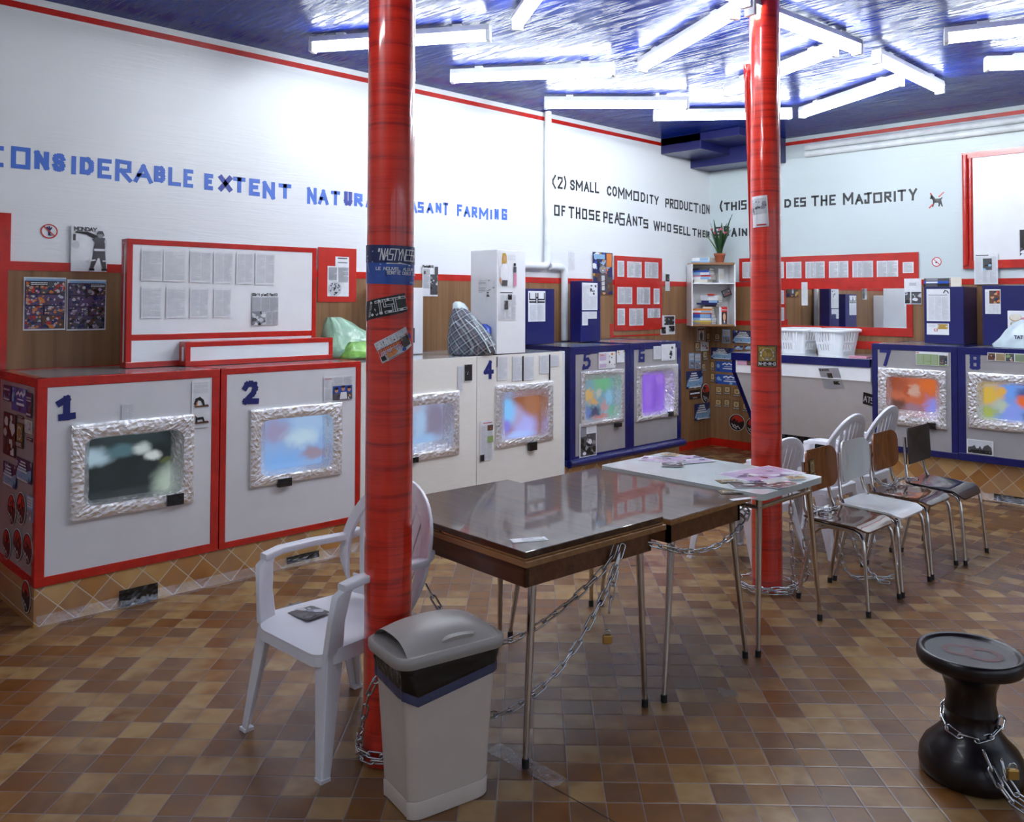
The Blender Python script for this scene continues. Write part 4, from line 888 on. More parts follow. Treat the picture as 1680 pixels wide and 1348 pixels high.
# ================================================================== BOXES ON AND ABOVE THE MACHINES
def pbox(name, label, cat, x0, y0, z0, x1, y1, z1, m, bevel=.003, group=None):
    t = thing(name, label, cat, ((x0+x1)/2, (y0+y1)/2, z0), 0, group); a, b, c = (x1-x0)/2, (y1-y0)/2, z1-z0
    mb = MB(); mb.box(-a, -b, 0, a, b, c); mb.build('body', m, t, bevel=bevel); return t
def taped(name, label, cat, x0, y0, z0, x1, y1, z1, m, tm, w, bars=(), both=True):
    """box facing +x with taped edges; bars: extra tape lines across its front at these heights"""
    t = thing(name, label, cat, (x1, y0, z0), R(90)); wd, d, h = y1-y0, x1-x0, z1-z0
    mb = MB(); mb.box(0, 0, 0, wd, d, h); mb.build('body', m, t)
    e = MB(); tape_bars(e, 0, 0, 0, wd, d, h, w)
    for zb in bars: e.box(w, -.0022, zb-w*.6, wd-w, .01, zb+w*.6)
    e.build('tape_edging', tm, t, bevel=.002); return t
zt = MT+.006
fd = atz(208, 603, zt).x
y0, y1 = atx(208, 500, fd).y, atx(518, 480, fd).y; z1 = atx(212, 392, fd).z; zb = atx(212, 554, fd).z
taped('display_box', 'big white display box edged in red tape above machines 1 and 2', 'box', fd-.085, y0, zt, fd, y1, z1, M['boxwhite'], M['red'], .030, (zb-zt,))
fl_ = atz(425, 594, zt).x; ya, yb2 = atx(305, 580, fl_).y, atx(545, 570, fl_).y
taped('low_box', 'low white box edged in red tape lying in front of the display box', 'box', fd+.010, ya, zt, fl_, yb2, atx(300, 562, fl_).z, M['boxwhite'], M['red'], .028)
# two tall white boxes and two blue ones standing along the wall
xt = atz(816, 580, MT).x; ta, tb_ = atx(815, 500, xt).y, atx(862, 500, xt).y; tz = atx(815, 409, xt).z
t = pbox('tall_box', 'tall white box with a fashion page and a newspaper page, standing on machine 4', 'box', xt-.30, ta, MT-.004, xt, tb_, tz, M['boxwhite'])
xc = atz(694, 579, MT).x; pbox('tall_box', 'white box half hidden behind the nearer column, standing on machine 3', 'box', XL+.014, atx(640, 520, xc).y, MT-.004, xc, atx(694, 520, xc).y, atx(694, 472, xc).z, M['boxwhite'])
XBB = -5.22
def bbx(px0, px1, ytop, x, zb, name, label, pxb=None):
    a, b, z = atx(px0, 510, x).y, atx(px1, 510, x).y, atx((px0+px1)/2, ytop, x).z
    pbox(name, label, 'box', aty(pxb, 510, a).x if pxb else XL+.014, a, zb, x, b, z, M['bluepaint']); return a, b
bbx(864, 909.5, 473.5, XBB-.05, 1.268, 'blue_box', 'lower blue box with a printed sheet, left of the short pipe')
bbx(953, 985, 461, XBB, 1.272, 'blue_box', 'taller blue box with a printed sheet, right of the short pipe', 935)
YBB = 8.25
for a, b, yt, lab in ((1516, 1581, 470.5, 'blue box with an article and a card, carrying books, above machine 7'), (1612, 1706, 468, 'blue box at the right edge with a plastic bag in front, above machine 8')):
    pbox('blue_box', lab, 'box', aty(a, 510, YBB).x, YBB, 1.274, aty(b, 510, YBB).x, YW-.006, aty(a, yt, YBB).z, M['bluepaint'])
# ================================================================== PAPERS
xw = XW+.0035
S = sheet_on
def d_gunman(s, seed):
    s.photo(.02, .02, .98, .9, ['white', 'lgrey', 'white'], 3, 10, 'white'); s.word('MONDAY', .08, .88, .7, .95, 'dgrey', .006); s.rect(.05, .66, .12, .80, 'dgrey')
    s.poly([(.60, .36), (.52, .06), (.60, .04), (.74, .30), (.80, .30), (.88, .05), (.98, .05), (.94, .45), (.93, .62), (.88, .72), (.74, .74), (.66, .66), (.62, .52)], 'dgrey')
    s.poly([(.10, .83), (.40, .80), (.56, .74), (.74, .70), (.78, .76), (.60, .82), (.44, .86), (.12, .86)], 'black'); s.poly([(.56, .70), (.70, .62), (.90, .64), (.94, .74), (.70, .76)], 'dgrey')
    s.ell(.80, .80, .09, .065, 'grey'); s.poly([(.70, .82), (.74, .89), (.86, .89), (.91, .80), (.88, .77), (.86, .82)], 'dgrey')
    s.rect(.50, .02, .64, .07, 'black'); s.rect(.84, .02, .99, .07, 'black'); s.poly([(.62, .50), (.93, .50), (.92, .45), (.62, .45)], 'white'); s.poly([(.52, .22), (.68, .24), (.66, .27), (.54, .25)], 'white'); s.rect(.86, .22, .96, .25, 'white')
S('L', (117, 368, 175, 446), XL+.0135, d_gunman, 'poster', 'poster of a figure in dark clothes aiming a long gun', 'poster')
S('L', (39, 454, 107, 541), xw, d_comic, 'comic_page', 'left one of two dark comic pages on the wood panelling', 'poster', seed=4, group='comic pages')
S('L', (110, 458, 173, 541), xw, d_comic, 'comic_page', 'right one of two comic pages, redder and with a white grid', 'poster', seed=7, group='comic pages')
def d_nosign(col):
    def f(s, seed):
        n = 40; ring = lambda r: [(.5+r*math.cos(2*math.pi*k/n), .5+r*math.sin(2*math.pi*k/n)) for k in range(n)]
        s.up(); A_, B_ = ring(.5), ring(.42)
        for k in range(n): s.poly([A_[k], A_[(k+1) % n], B_[(k+1) % n], B_[k]], 'red', False)
        if col == 'can':
            s.poly([(.44, .2), (.64, .2), (.64, .28), (.58, .28), (.56, .62), (.44, .62)], 'navy'); s.line([(.44, .62), (.38, .75)], 'navy', .01); s.line([(.5, .62), (.5, .8)], 'navy', .008); s.line([(.55, .62), (.62, .74)], 'navy', .008)
        else:
            s.poly([(.35, .42), (.45, .34), (.6, .5), (.5, .55)], 'black')
        s.line([(.2, .8), (.8, .2)], 'red', .07*s.w)
    return f
def round_sign(side, px, c, kind, label):
    mw, w, h = (rectL if side == 'L' else rectB)(px, c); sh = Sheet(w, h, 'white'); sh.mb = MB(); n = 40
    P = [(w*(.5+.505*math.cos(2*math.pi*k/n)), h*(.5+.505*math.sin(2*math.pi*k/n))) for k in range(n)]
    sh.mb.loft([[(x, y, 0) for x, y in P], [(x, y, .001) for x, y in P]], 0, smooth=False); sh.z = .001; d_nosign(kind)(sh, 1)
    put(sh, 'prohibition_sign', mw, label, 'sign')
round_sign('L', (66.5, 366.5, 94.5, 392), XL+.001, 'can', 'round red prohibition sign on the left wall by the gun poster')
round_sign('B', (1528.5, 422, 1545, 437), YB-.001, 'smoke', 'small round red prohibition sign on the far wall')
def dog(side):
    mw, w, h = rectB((1525, 317, 1548, 339.5), YB-.001); sh = Sheet(w, h); sh.mb = MB(); sh.z = .001
    P = [(.06, .80), (.14, .92), (.10, .72), (.02, .70), (.04, .62), (.18, .60), (.24, .50), (.24, .28), (.16, .06), (.26, .06), (.36, .32), (.60, .32), (.66, .24), (.62, .06), (.72, .06), (.78, .26), (.88, .02), (.96, .05), (.88, .30), (.84, .52), (.94, .62), (.90, .68), (.76, .60), (.42, .60), (.28, .78), (.16, .90)]
    sh.mb.loft([[(x*w, y*h, 0) for x, y in P], [(x*w, y*h, .0012) for x, y in P]], PI['black'], smooth=False); sh.z = .0013
    sh.line([(.0, .02), (.22, .22)], 'red', .012); sh.line([(.7, .72), (1.0, .98)], 'red', .012); sh.line([(.08, .98), (.14, .9)], 'red', .012)
    put(sh, 'dog_symbol', mw, 'small black dog cut-out crossed by a red line on the far wall', 'sign')
dog('B')
# pages on the display box, the film's glare put into their pale print
dx = fd+.0045
cols5 = [(232, 266), (268.5, 304.5), (312, 347), (351, 382), (388, 415), (419, 451)]
for i, (a, b) in enumerate(cols5):
    yt = 408+i*1.3; S('L', (a, yt, b, yt+53), dx, d_text(1 if i < 2 else 2, .06, c='lgrey'), 'printed_page', 'glare-paled page of print, %s from the left in the upper row on the display box' % ['first', 'second', 'third', 'fourth', 'fifth', 'sixth'][i], 'paper', 'printed pages on the display box', seed=i)
for i, (a, b) in enumerate([(232, 265), (273, 304.5), (312, 342), (351, 379)]):
    S('L', (a, 470+i, b, 522-i*.5), dx, d_text(1 if i < 2 else 2, .06, c='lgrey'), 'printed_page', 'page of print, %s from the left in the lower row on the display box' % ['first', 'second', 'third', 'fourth'][i], 'paper', 'printed pages on the display box', seed=20+i)
def d_dont(s, seed):
    s.word("Don't plan: Panic!", .02, .90, .98, .97, 'black', .004); s.rect(0, 0, 1, .86, 'lgrey'); s.cols(.02, .42, .98, .84, 3, 'grey', seed=2, fill=.35); s.cols(.54, .02, .98, .40, 2, 'grey', seed=5, fill=.35); s.photo(.0, .0, .5, .42, ['dgrey', 'grey', 'black', 'white', 'lgrey'], 9, 26, 'grey')
S('L', (413.5, 479.5, 456, 532.5), dx, d_dont, 'newspaper_cutting', 'grey newspaper cutting with a bold headline and a photo on the display box', 'paper')
# red framed notice
def d_rednote(s, seed):
    s.rect(.24, .10, .80, .66, 'white'); s.rect(.44, .66, .80, .84, 'white'); s.rect(.5, .8, .75, .82, 'dgrey'); s.rect(.5, .72, .75, .74, 'grey'); s.cols(.52, .36, .78, .64, 1, 'grey', seed=3); s.text(.27, .40, .48, .64, 'grey'); s.ell(.43, .24, .17, .14, 'lgrey', 24)
    rnd = random.Random(4)
    for k in range(30):
        a = rnd.uniform(0, 6.28); r = rnd.uniform(0, .9); s.ell(.43+.15*r*math.cos(a), .24+.12*r*math.sin(a), .02, .014, rnd.choice(['black', 'dgrey', 'grey']), 6, k == 0)
S('L', (522, 405, 584, 495), XL+.0135, d_rednote, 'red_notice', 'red taped notice with a white leaflet and a round picture, left of the nearer column', 'notice', base='red')
S('L', (693, 434, 718, 486), XL+.0135, lambda s, q: (s.word('Fantastic', .02, .92, .7, .98, 'black', .006), s.text(.05, .25, .45, .86, 'grey'), s.rect(.08, .70, .2, .8, 'dgrey'), s.photo(.5, .05, .98, .70, ['dgrey', 'grey', 'black', 'lgrey'], 3, 16), s.rect(.78, .70, 1, .95, 'dgrey')), 'newspaper_cutting', 'newspaper cutting hung over the red tape line, right of the nearer column', 'paper')
S('L', (671, 537, 680.5, 563), xc+.002, d_photo(['dgrey', 'black', 'lgrey', 'white'], 9), 'photo_print', 'small black and white photo on the box behind the nearer column', 'photo')
# fashion page and newspaper page on the tall white box, sheet on its side
def d_fashion(s, seed):
    s.text(.5, .78, .95, .95, 'lgrey'); s.ell(.30, .80, .13, .15, 'gold'); s.ell(.33, .84, .08, .09, 'skin'); s.poly([(.18, .88), (.2, .98), (.36, 1), (.44, .9), (.45, .66), (.38, .74), (.38, .9), (.28, .92), (.24, .66), (.16, .66)], 'gold')
    s.poly([(.08, .28), (.06, .55), (.22, .68), (.44, .68), (.56, .52), (.54, .3), (.48, .18), (.18, .18)], 'lilac'); s.poly([(.09, .27), (.07, .54), (.22, .67), (.44, .67), (.55, .5), (.53, .3), (.47, .19), (.18, .19)], 'white'); s.poly([(.02, .18), (.08, .3), (.2, .1), (.16, .04)], 'skin'); s.poly([(.18, .18), (.48, .18), (.46, .02), (.16, .02)], 'dgrey')
    s.ell(.88, .66, .07, .05, 'black'); s.poly([(.80, .42), (.80, .6), (.97, .6), (.97, .42)], 'dgrey'); s.poly([(.82, .02), (.82, .4), (.98, .4), (.98, .02)], 'pink')
S('L', (818, 414, 847, 470), xt+.002, d_fashion, 'fashion_page', 'magazine page of a person in a white blouse on the tall white box', 'poster')
S('L', (819, 475.5, 847.5, 525), xt+.002, lambda s, q: (s.rect(.05, .9, .75, .93, 'dgrey'), s.cols(.06, .04, .94, .84, 3, 'lgrey', seed=3), s.photo(.48, .68, .70, .86, ['black', 'dgrey', 'grey'], 2, 8), s.photo(.28, .36, .48, .65, ['dgrey', 'black', 'grey'], 5, 8)), 'newspaper_page', 'newspaper page under the fashion page on the tall white box', 'paper')
ysd = ta-.0016
S('B', (784, 458, 813, 492), ysd, lambda s, q: (s.text(.05, .3, .45, .95, 'grey', gap=.5), s.photo(.52, .15, .95, .95, ['white', 'grey', 'dgrey', 'white', 'white'], 4, 22, 'white'), s.rect(.49, 0, .51, 1, 'lgrey')), 'drawing_sheet', 'sheet of small drawings on the grey side of the tall white box', 'paper')
xb1 = XBB-.05+.002
def d_diagram(s, seed):
    s.up()
    for a in ([(.08, .92), (.08, .72), (.44, .72), (.44, .92)], [(.56, .92), (.56, .72), (.94, .72), (.94, .92)], [(.08, .64), (.44, .64)], [(.56, .64), (.94, .64)], [(.44, .78), (.56, .78)], [(.44, .92), (.44, .62)], [(.56, .92), (.56, .62)]): s.line(a, 'black', .012, False)
    s.text(.08, .60, .94, .62, 'dgrey'); s.cols(.1, .05, .9, .55, 2, 'lgrey', seed=3)
S('L', (866.5, 477, 894.5, 527), xb1, d_diagram, 'printed_sheet', 'sheet with a black box diagram on the lower blue box', 'paper')
S('L', (955, 463.5, 980, 508.5), XBB+.002, lambda s, q: (s.cols(.06, .05, .94, .9, 2, 'lgrey', seed=4), s.photo(.45, .5, .95, .92, ['white', 'dgrey', 'black', 'white'], 6, 18, 'white')), 'printed_sheet', 'printed sheet with black pictures on the taller blue box', 'paper')
S('L', (955, 511, 979, 533), XBB+.002, lambda s, q: (s.text(.05, .1, .35, .95, 'lgrey'), s.text(.4, .55, .95, .95, 'lgrey'), s.rect(.38, 0, 1, .48, 'navy')), 'printed_sheet', 'lower clipped sheet on the taller blue box', 'paper')
S('L', (932.5, 411, 943, 446), XL+.001, d_text(1, .08, c='lgrey'), 'printed_sheet', 'narrow pale column of print on the white wall above the taller blue box', 'paper')
def d_cat(s, seed):
    s.photo(0, .45, 1, 1, ['blue', 'navy', 'lblue', 'orange', 'gold', 'white'], 8, 26, 'navy'); s.photo(0, 0, 1, .5, ['brown', 'gold', 'skin', 'dgrey', 'navy'], 9, 20, 'brown'); s.rect(.68, .66, .95, .98, 'orange'); s.rect(.05, .84, .6, .95, 'lblue')
    s.poly([(.30, .05), (.28, .40), (.38, .52), (.62, .52), (.74, .38), (.78, .05)], 'dgrey'); s.poly([(.44, .1), (.42, .45), (.58, .45), (.58, .1)], 'lgrey'); s.ell(.48, .60, .17, .10, 'grey'); s.poly([(.33, .64), (.30, .80), (.45, .69)], 'dgrey'); s.poly([(.52, .69), (.66, .80), (.65, .64)], 'dgrey')
    s.ell(.41, .62, .035, .018, 'yellow'); s.ell(.55, .62, .035, .018, 'yellow'); s.ell(.48, .57, .04, .018, 'white'); s.line([(.38, .3), (.62, .33)], 'black', .006); s.line([(.36, .2), (.66, .22)], 'black', .006)
S('L', (972, 413, 1004.5, 483), XL+.0135, d_cat, 'cat_poster', 'colour poster of a tabby cat above the taller blue box', 'poster')
# red board of book spreads above machine 6
def board(side, px, c, name, label):
    mw, w, h = (rectL if side == 'L' else rectB)(px, c); mb = MB(); mb.box(0, 0, 0, w, h, .004); o = mb.build(name, M['red'], mw=mw); tag(o, label, 'notice board')
board('L', (1008, 419, 1086, 540), XL+.013, 'red_board', 'red taped board with nine pages above machine 6')
xr = XL+.0176
rows = [[(1013, 427.5, 1024, 454, 0), (1029, 428.5, 1052.5, 455.5, 1), (1058, 429.5, 1080, 456.5, 1)], [(1013, 470.5, 1037, 498.5, 1), (1045, 471, 1066.5, 499, 1), (1072.5, 473, 1082, 498.5, 0)], [(1013, 506, 1025, 533, 0), (1032.5, 506, 1055.5, 533.5, 1), (1062.5, 506, 1083, 521, 1)]]
nm = ['top', 'middle', 'bottom']; nc = ['left', 'centre', 'right']
for i, r in enumerate(rows):
    for j, q in enumerate(r): S('L', q[:4], xr, d_spread if q[4] else d_page, 'book_pages', 'photocopied pages, %s row, %s, on the red board over machine 6' % (nm[i], nc[j]), 'paper', 'pages on the red board', seed=i*3+j+1)
ya = atx(1000, 540, XL).y; sbox('trim_17', (XW, ya, 1.28, XW+.004, ya+.05, 1.42), M['red']); sbox('trim_18', (XW, ya, 1.285, XW+.0035, atx(1088, 553, XL).y, 1.30), M['red'])
S('L', (1091.5, 449, 1098.5, 477), XL+.0135, lambda s, q: (s.photo(.05, .55, .95, .98, ['black', 'dgrey', 'lgrey'], 3, 8), s.text(.1, .05, .9, .5, 'lgrey')), 'newspaper_cutting', 'narrow cutting on the tape line between the red board and the corner shelf', 'paper')
S('L', (1083.5, 517.5, 1107.5, 548), XW+.0055, lambda s, q: (s.photo(.25, .5, .95, .95, ['black', 'dgrey', 'lgrey', 'grey'], 3, 16), s.photo(.05, .05, .35, .4, ['black', 'dgrey', 'grey'], 4, 9), s.photo(.55, .15, .95, .45, ['black', 'dgrey', 'lgrey'], 7, 9)), 'newspaper_cutting', 'cutting with black and white photos at the lower right of the red board', 'paper')
# papers on the machine fronts
m = XM+.0045
def d_yoga(s, seed):
    s.text(.1, .72, .9, .95, 'lgrey', gap=.35)
    for y in (.46, .12):
        s.text(.1, y-.06, .9, y-.02, 'lgrey'); s.poly([(.1, y), (.9, y+.02), (.95, y-.03), (.2, y-.03)], 'brown')
        if y > .3: s.poly([(.1, y+.05), (.2, y+.16), (.45, y+.19), (.65, y+.12), (.72, y), (.62, y), (.5, y+.10), (.35, y+.12), (.25, y+.04), (.2, y)], 'black'); s.poly([(.2, y), (.25, y+.08), (.32, y+.1), (.30, y)], 'orange')
        else: s.poly([(.12, y+.17), (.3, y+.1), (.62, y+.11), (.72, y), (.64, y), (.55, y+.06), (.3, y+.05), (.3, y), (.2, y), (.2, y+.1)], 'black'); s.ell(.12, y+.15, .07, .03, 'orange')
S('L', (315, 624, 343.5, 700), m, d_yoga, 'exercise_sheet', 'sheet with two exercise figures at the top right of machine 1', 'paper')
S('L', (200, 663, 220, 688), m, d_text(2, .05, c='lgrey'), 'printed_page', 'faint scrap of print above the screen of machine 1', 'paper')
S('L', (531, 618, 578, 655), m, lambda s, q: (s.cols(.03, .55, .98, .96, 3, 'lgrey', seed=2), s.text(.03, .05, .28, .5, 'lgrey'), s.rect(.03, .90, .26, .92, 'red'), s.rect(.31, .03, .98, .60, 'blue'), s.photo(.31, .03, .98, .30, ['dgrey', 'black', 'purple', 'white', 'skin'], 3, 18, 'dgrey'), s.ell(.42, .42, .06, .09, 'skin'), s.ell(.65, .47, .06, .09, 'skin'), s.ell(.86, .44, .06, .09, 'skin'), s.ell(.42, .50, .07, .06, 'black'), s.ell(.65, .56, .07, .05, 'black'), s.ell(.86, .52, .07, .05, 'black'), s.poly([(.52, .06), (.56, .34), (.76, .34), (.78, .06)], 'white')), 'magazine_cutting', 'cutting with a colour photo of three people on machine 2', 'paper')
S('L', (761.5, 597, 775, 625), m, d_photo(['black', 'black', 'dgrey', 'brown', 'lgrey'], 12, 'lgrey'), 'photo_print', 'small dark photo at the top right of machine 3', 'photo')
S('L', (751, 600, 759.5, 642), m, d_text(1, .05, c='lgrey'), 'printed_page', 'pale narrow strip of print beside the dark photo on machine 3', 'paper')
for i, (a, b, c, d) in enumerate([(816, 584, 832.5, 623), (840.5, 584, 856, 623.5), (859.5, 584, 876, 622.5), (885, 583, 900.5, 612), (903, 582.5, 917.5, 600)]):
    S('L', (a, b, c, d), m, d_text(1, .06, c='lgrey'), 'newspaper_column', 'pasted column of print, %s of five from the left across machine 4' % ['first', 'second', 'third', 'fourth', 'fifth'][i], 'paper', 'columns of print on machine 4', seed=i)
for i, (a, b, c, d) in enumerate([(857, 584, 858.7, 625), (900.8, 581.5, 902.7, 623), (815, 585, 816, 602)]):
    S('L', (a, b, c, d), m, lambda s, q: None, 'black_strip', 'thin black tape strip, %s across the top of machine 4' % ['middle one', 'right one', 'left one'][i], 'tape', base='black')
S('L', (787.5, 691, 809, 753), m, lambda s, q: (s.rect(.22, .93, .9, .95, 'red'), s.cols(.08, .04, .92, .88, 2, 'lgrey', seed=4), s.photo(.54, .74, .96, .88, ['brown', 'dgrey', 'skin'], 3, 8), s.rect(.54, .45, .96, .6, 'green'), s.photo(.0, .0, .3, .16, ['black', 'brown', 'red', 'navy'], 5, 8)), 'magazine_page', 'narrow magazine page left of the screen of machine 4', 'paper')
S('L', (982, 578, 1009.5, 603), m+.001, lambda s, q: (s.rect(.05, .5, .45, .92, 'lilac'), s.rect(.1, .78, .3, .85, 'orange'), s.rect(.05, .08, .45, .3, 'lilac'), s.photo(.6, .1, .95, .95, ['orange', 'white', 'brown', 'white'], 3, 14, 'white'), s.rect(.5, .02, .52, .98, 'lgrey')), 'leaflet', 'white and lilac leaflet with orange figures on machine 5', 'paper')
S('L', (1012, 575, 1024, 594), m+.001, lambda s, q: s.photo(.1, .35, .95, .95, ['brown', 'orange', 'lilac', 'white'], 3, 9, 'white'), 'leaflet', 'small leaflet with a brown picture at the top right of machine 5', 'paper')
S('L', (950.5, 695, 978.5, 748), m+.001, lambda s, q: (s.photo(.06, .06, .95, .82, ['black', 'dgrey', 'grey', 'white', 'dgrey'], 5, 40, 'dgrey'), s.photo(.06, .62, .4, .94, ['grey', 'lgrey'], 4, 6, 'grey'), s.rect(.38, .68, .97, .96, 'white'), s.text(.45, .72, .92, .92, 'lgrey')), 'photo_sheet', 'black and white photo of a crowd at the bottom of machine 5', 'photo')
S('L', (1072, 568, 1084.5, 588.5), m+.001, d_text(2, .06, c='lgrey'), 'printed_sheet', 'plain sheet of print near the top right of machine 6', 'paper')
S('L', (1085, 565, 1108, 590), m+.001, lambda s, q: s.photo(.08, .08, .95, .95, ['white', 'dgrey', 'white', 'black', 'white', 'lgrey'], 8, 14, 'white'), 'drawing_sheet', 'white sheet with small black figures in the corner of machine 6', 'paper')
mb7 = YM-.0045
S('B', (1502.5, 576, 1556, 601), mb7, lambda s, q: (s.rect(.02, .88, .1, .94, 'red'), s.rect(.02, .04, .70, .82, 'green'), s.cols(.04, .08, .68, .78, 3, 'lgrey', seed=3, fill=.3), s.rect(.72, .04, .98, .78, 'green'), s.photo(.74, .1, .97, .78, ['dgrey', 'brown', 'skin', 'white', 'navy'], 3, 14, 'dgrey')), 'magazine_cutting', 'green cutting with a photo at the top right of machine 7', 'paper')
S('B', (1620, 578, 1648.5, 592.5), mb7, lambda s, q: (s.photo(.03, .08, .45, .92, ['gold', 'brown', 'cream', 'navy'], 3, 10, 'brown'), s.rect(.5, .08, .98, .92, 'gold'), s.text(.53, .15, .95, .88, 'grey')), 'magazine_cutting', 'orange cutting left of two at the top of machine 8', 'paper')
S('B', (1649.5, 579, 1690, 595), mb7, lambda s, q: (s.photo(.02, .05, .36, .95, ['dgrey', 'white', 'skin', 'brown', 'green'], 6, 12, 'dgrey'), s.rect(.4, .08, .98, .92, 'green'), s.text(.42, .15, .95, .88, 'grey')), 'magazine_cutting', 'green cutting with a person\'s photo at the top of machine 8', 'paper')
S('B', (1586, 719, 1630, 748), mb7, lambda s, q: (s.rect(.05, .06, .95, .94, 'lgrey'), s.poly([(.05, .06), (.05, .45), (.2, .5), (.3, .62), (.36, .4), (.45, .42), (.5, .6), (.58, .35), (.66, .6), (.8, .72), (.92, .55), (.95, .3), (.95, .06)], 'dgrey'), s.photo(.05, .06, .95, .3, ['black', 'dgrey', 'grey'], 4, 14, 'black')), 'photo_print', 'black and white outdoor photo at the foot of machine 8', 'photo')
# far wall: spreads in a red band, mirror, notices
board('B', (1213, 424, 1507.5, 457), YB-.013, 'red_board', 'long red taped band of book pages above the mirror'); yr = YB-.0176
for i, q in enumerate([(1218, 430, 1238, 456), (1263, 430, 1286, 456), (1290, 430, 1315, 456), (1321.5, 429.5, 1353, 457), (1360, 429, 1392, 456.5), (1398.5, 428.5, 1432.5, 456), (1438.5, 428, 1473.5, 455.5), (1481, 430, 1499, 447.5)]):
    S('B', q, yr, d_page if i == 7 else d_spread, 'book_pages', 'photocopied page spread, %s from the left in the long red band' % ['first', 'second', 'third', 'fourth', 'fifth', 'sixth', 'seventh', 'last single one'][i], 'paper', 'pages in the long red band', seed=i)
mu0, mu1 = aty(1255, 500, YW).x, aty(1487.5, 500, YW).x; mz1, mz0 = aty(1400, 473.5, YW).z, aty(1400, 536, YW).z
t = thing('wall_mirror', 'wide mirror in a red taped frame on the far wall', 'mirror', (mu0, YW, mz0)); w, h = mu1-mu0, mz1-mz0
mb = MB(); mb.box(0, -.008, 0, w, -.001, h); mb.build('mirror_glass', M['mirror'], t)
mb = MB(); mb.box(-.05, -.012, h, w+.06, -.001, h+.115); mb.box(-.05, -.012, -.085, w+.06, -.001, 0); mb.box(w, -.0115, -.085, w+.058, -.001, h+.115); mb.box(-.05, -.0115, -.085, 0, -.001, h+.115); mb.build('red_frame', M['red'], t, bevel=.002)
S('B', (1315, 463, 1325, 501), YW-.013, d_text(1, .08, c='lgrey'), 'hanging_paper', 'torn strip of print hanging over the top of the mirror', 'paper')
S('B', (1483.5, 457, 1512, 499), YW-.0145, lambda s, q: (s.text(.3, .72, .7, .84, 'grey'), s.photo(.04, .03, .98, .48, ['dgrey', 'brown', 'black', 'lgrey', 'white'], 4, 22, 'dgrey'), s.rect(.35, .05, .42, .48, 'white')), 'printed_sheet', 'sheet with a photo at the right end of the mirror', 'paper')
mu = aty(1410, 568, YW).x; sbox('trim_19', (mu-.3, YW-.004, 1.175, aty(1431, 568, YW).x+.1, YW, 1.255), M['red'])
S('B', (1598, 416.5, 1637.5, 466), YB-.0365, lambda s, q: (s.rect(.08, .93, .62, .96, 'dgrey'), s.cols(.06, .05, .94, .9, 3, 'lgrey', seed=3), s.rect(.36, .44, .78, .86, 'white'), s.photo(.38, .46, .76, .84, ['dgrey', 'black', 'lblue', 'dgreen'], 4, 14, 'dgrey')), 'newspaper_page', 'newspaper page with a dark photo hung under the red-framed board', 'paper')
yb7 = YBB-.0015
S('B', (1520, 474, 1559, 527), yb7, lambda s, q: (s.cols(.08, .04, .92, .76, 3, 'lgrey', seed=3), s.rect(.08, .80, .9, .82, 'grey'), s.line([(.74, .88), (.80, .95), (.90, .93), (.94, .87)], 'black', .008)), 'article_sheet', 'article with a small black drawing on the blue box above machine 7', 'paper')
S('B', (1520.5, 530, 1557, 549.5), yb7, lambda s, q: (s.text(.06, .7, .4, .86, 'lgrey'), s.photo(.5, .5, .95, .95, ['gold', 'grey', 'yellow', 'white'], 3, 14, 'gold'), s.rect(.34, .3, .5, .52, 'red'), s.rect(.37, .34, .47, .48, 'white')), 'postcard', 'postcard with a gold emblem under the article on the blue box', 'paper')
S('B', (1616, 474.5, 1642, 515), yb7, lambda s, q: (s.text(.05, .1, .2, .9, 'lgrey'), s.cols(.22, .04, .94, .38, 3, 'lgrey', seed=2), s.photo(.28, .42, .96, .95, ['brown', 'navy', 'orange', 'skin', 'dgrey', 'red'], 5, 22, 'brown')), 'newspaper_page', 'page with a colour photo on the right-hand blue box', 'paper')
S('B', (1653, 509.5, 1700, 548), yb7, lambda s, q: (s.ell(.28, .7, .22, .17, 'gold'), s.ell(.28, .72, .2, .15, 'cream'), s.ell(.3, .42, .2, .13, 'gold'), s.ell(.31, .44, .17, .11, 'lgrey'), s.ell(.6, .62, .12, .10, 'pink'), s.ell(.85, .5, .15, .2, 'brown')), 'picture_sheet', 'white sheet picturing rolls and sausage behind the plastic bag', 'paper')
# framed board at the right edge
fu0, fz1, fz0 = aty(1578, 250, YB-.03).x, aty(1580, 251, YB-.03).z, aty(1580, 441, YB-.03).z
t = thing('framed_board', 'white board in a red taped frame high on the far wall', 'board', (fu0, YB-.03, fz0)); w, h = 1.5, fz1-fz0
mb = MB(); mb.box(.03, .012, .03, w, .029, h-.03); mb.build('panel', M['boxwhite'], t)
mb = MB(); mb.tube([(.025, 0, .03), (.025, 0, h-.02)], .026, 10); mb.tube([(.068, .012, .06), (.068, .012, h-.05)], .020, 10); mb.box(0, -.004, 0, w, .029, .075); mb.box(0, -.004, h-.055, w, .029, h); mb.build('red_frame', M['red'], t)
S('B', (1672, 376, 1720, 425), YB-.02, lambda s, q: (s.photo(.02, .02, .98, .98, ['black', 'dgrey', 'white', 'black', 'grey'], 4, 26, 'black')), 'poster', 'black and white poster cut off by the right edge', 'poster')
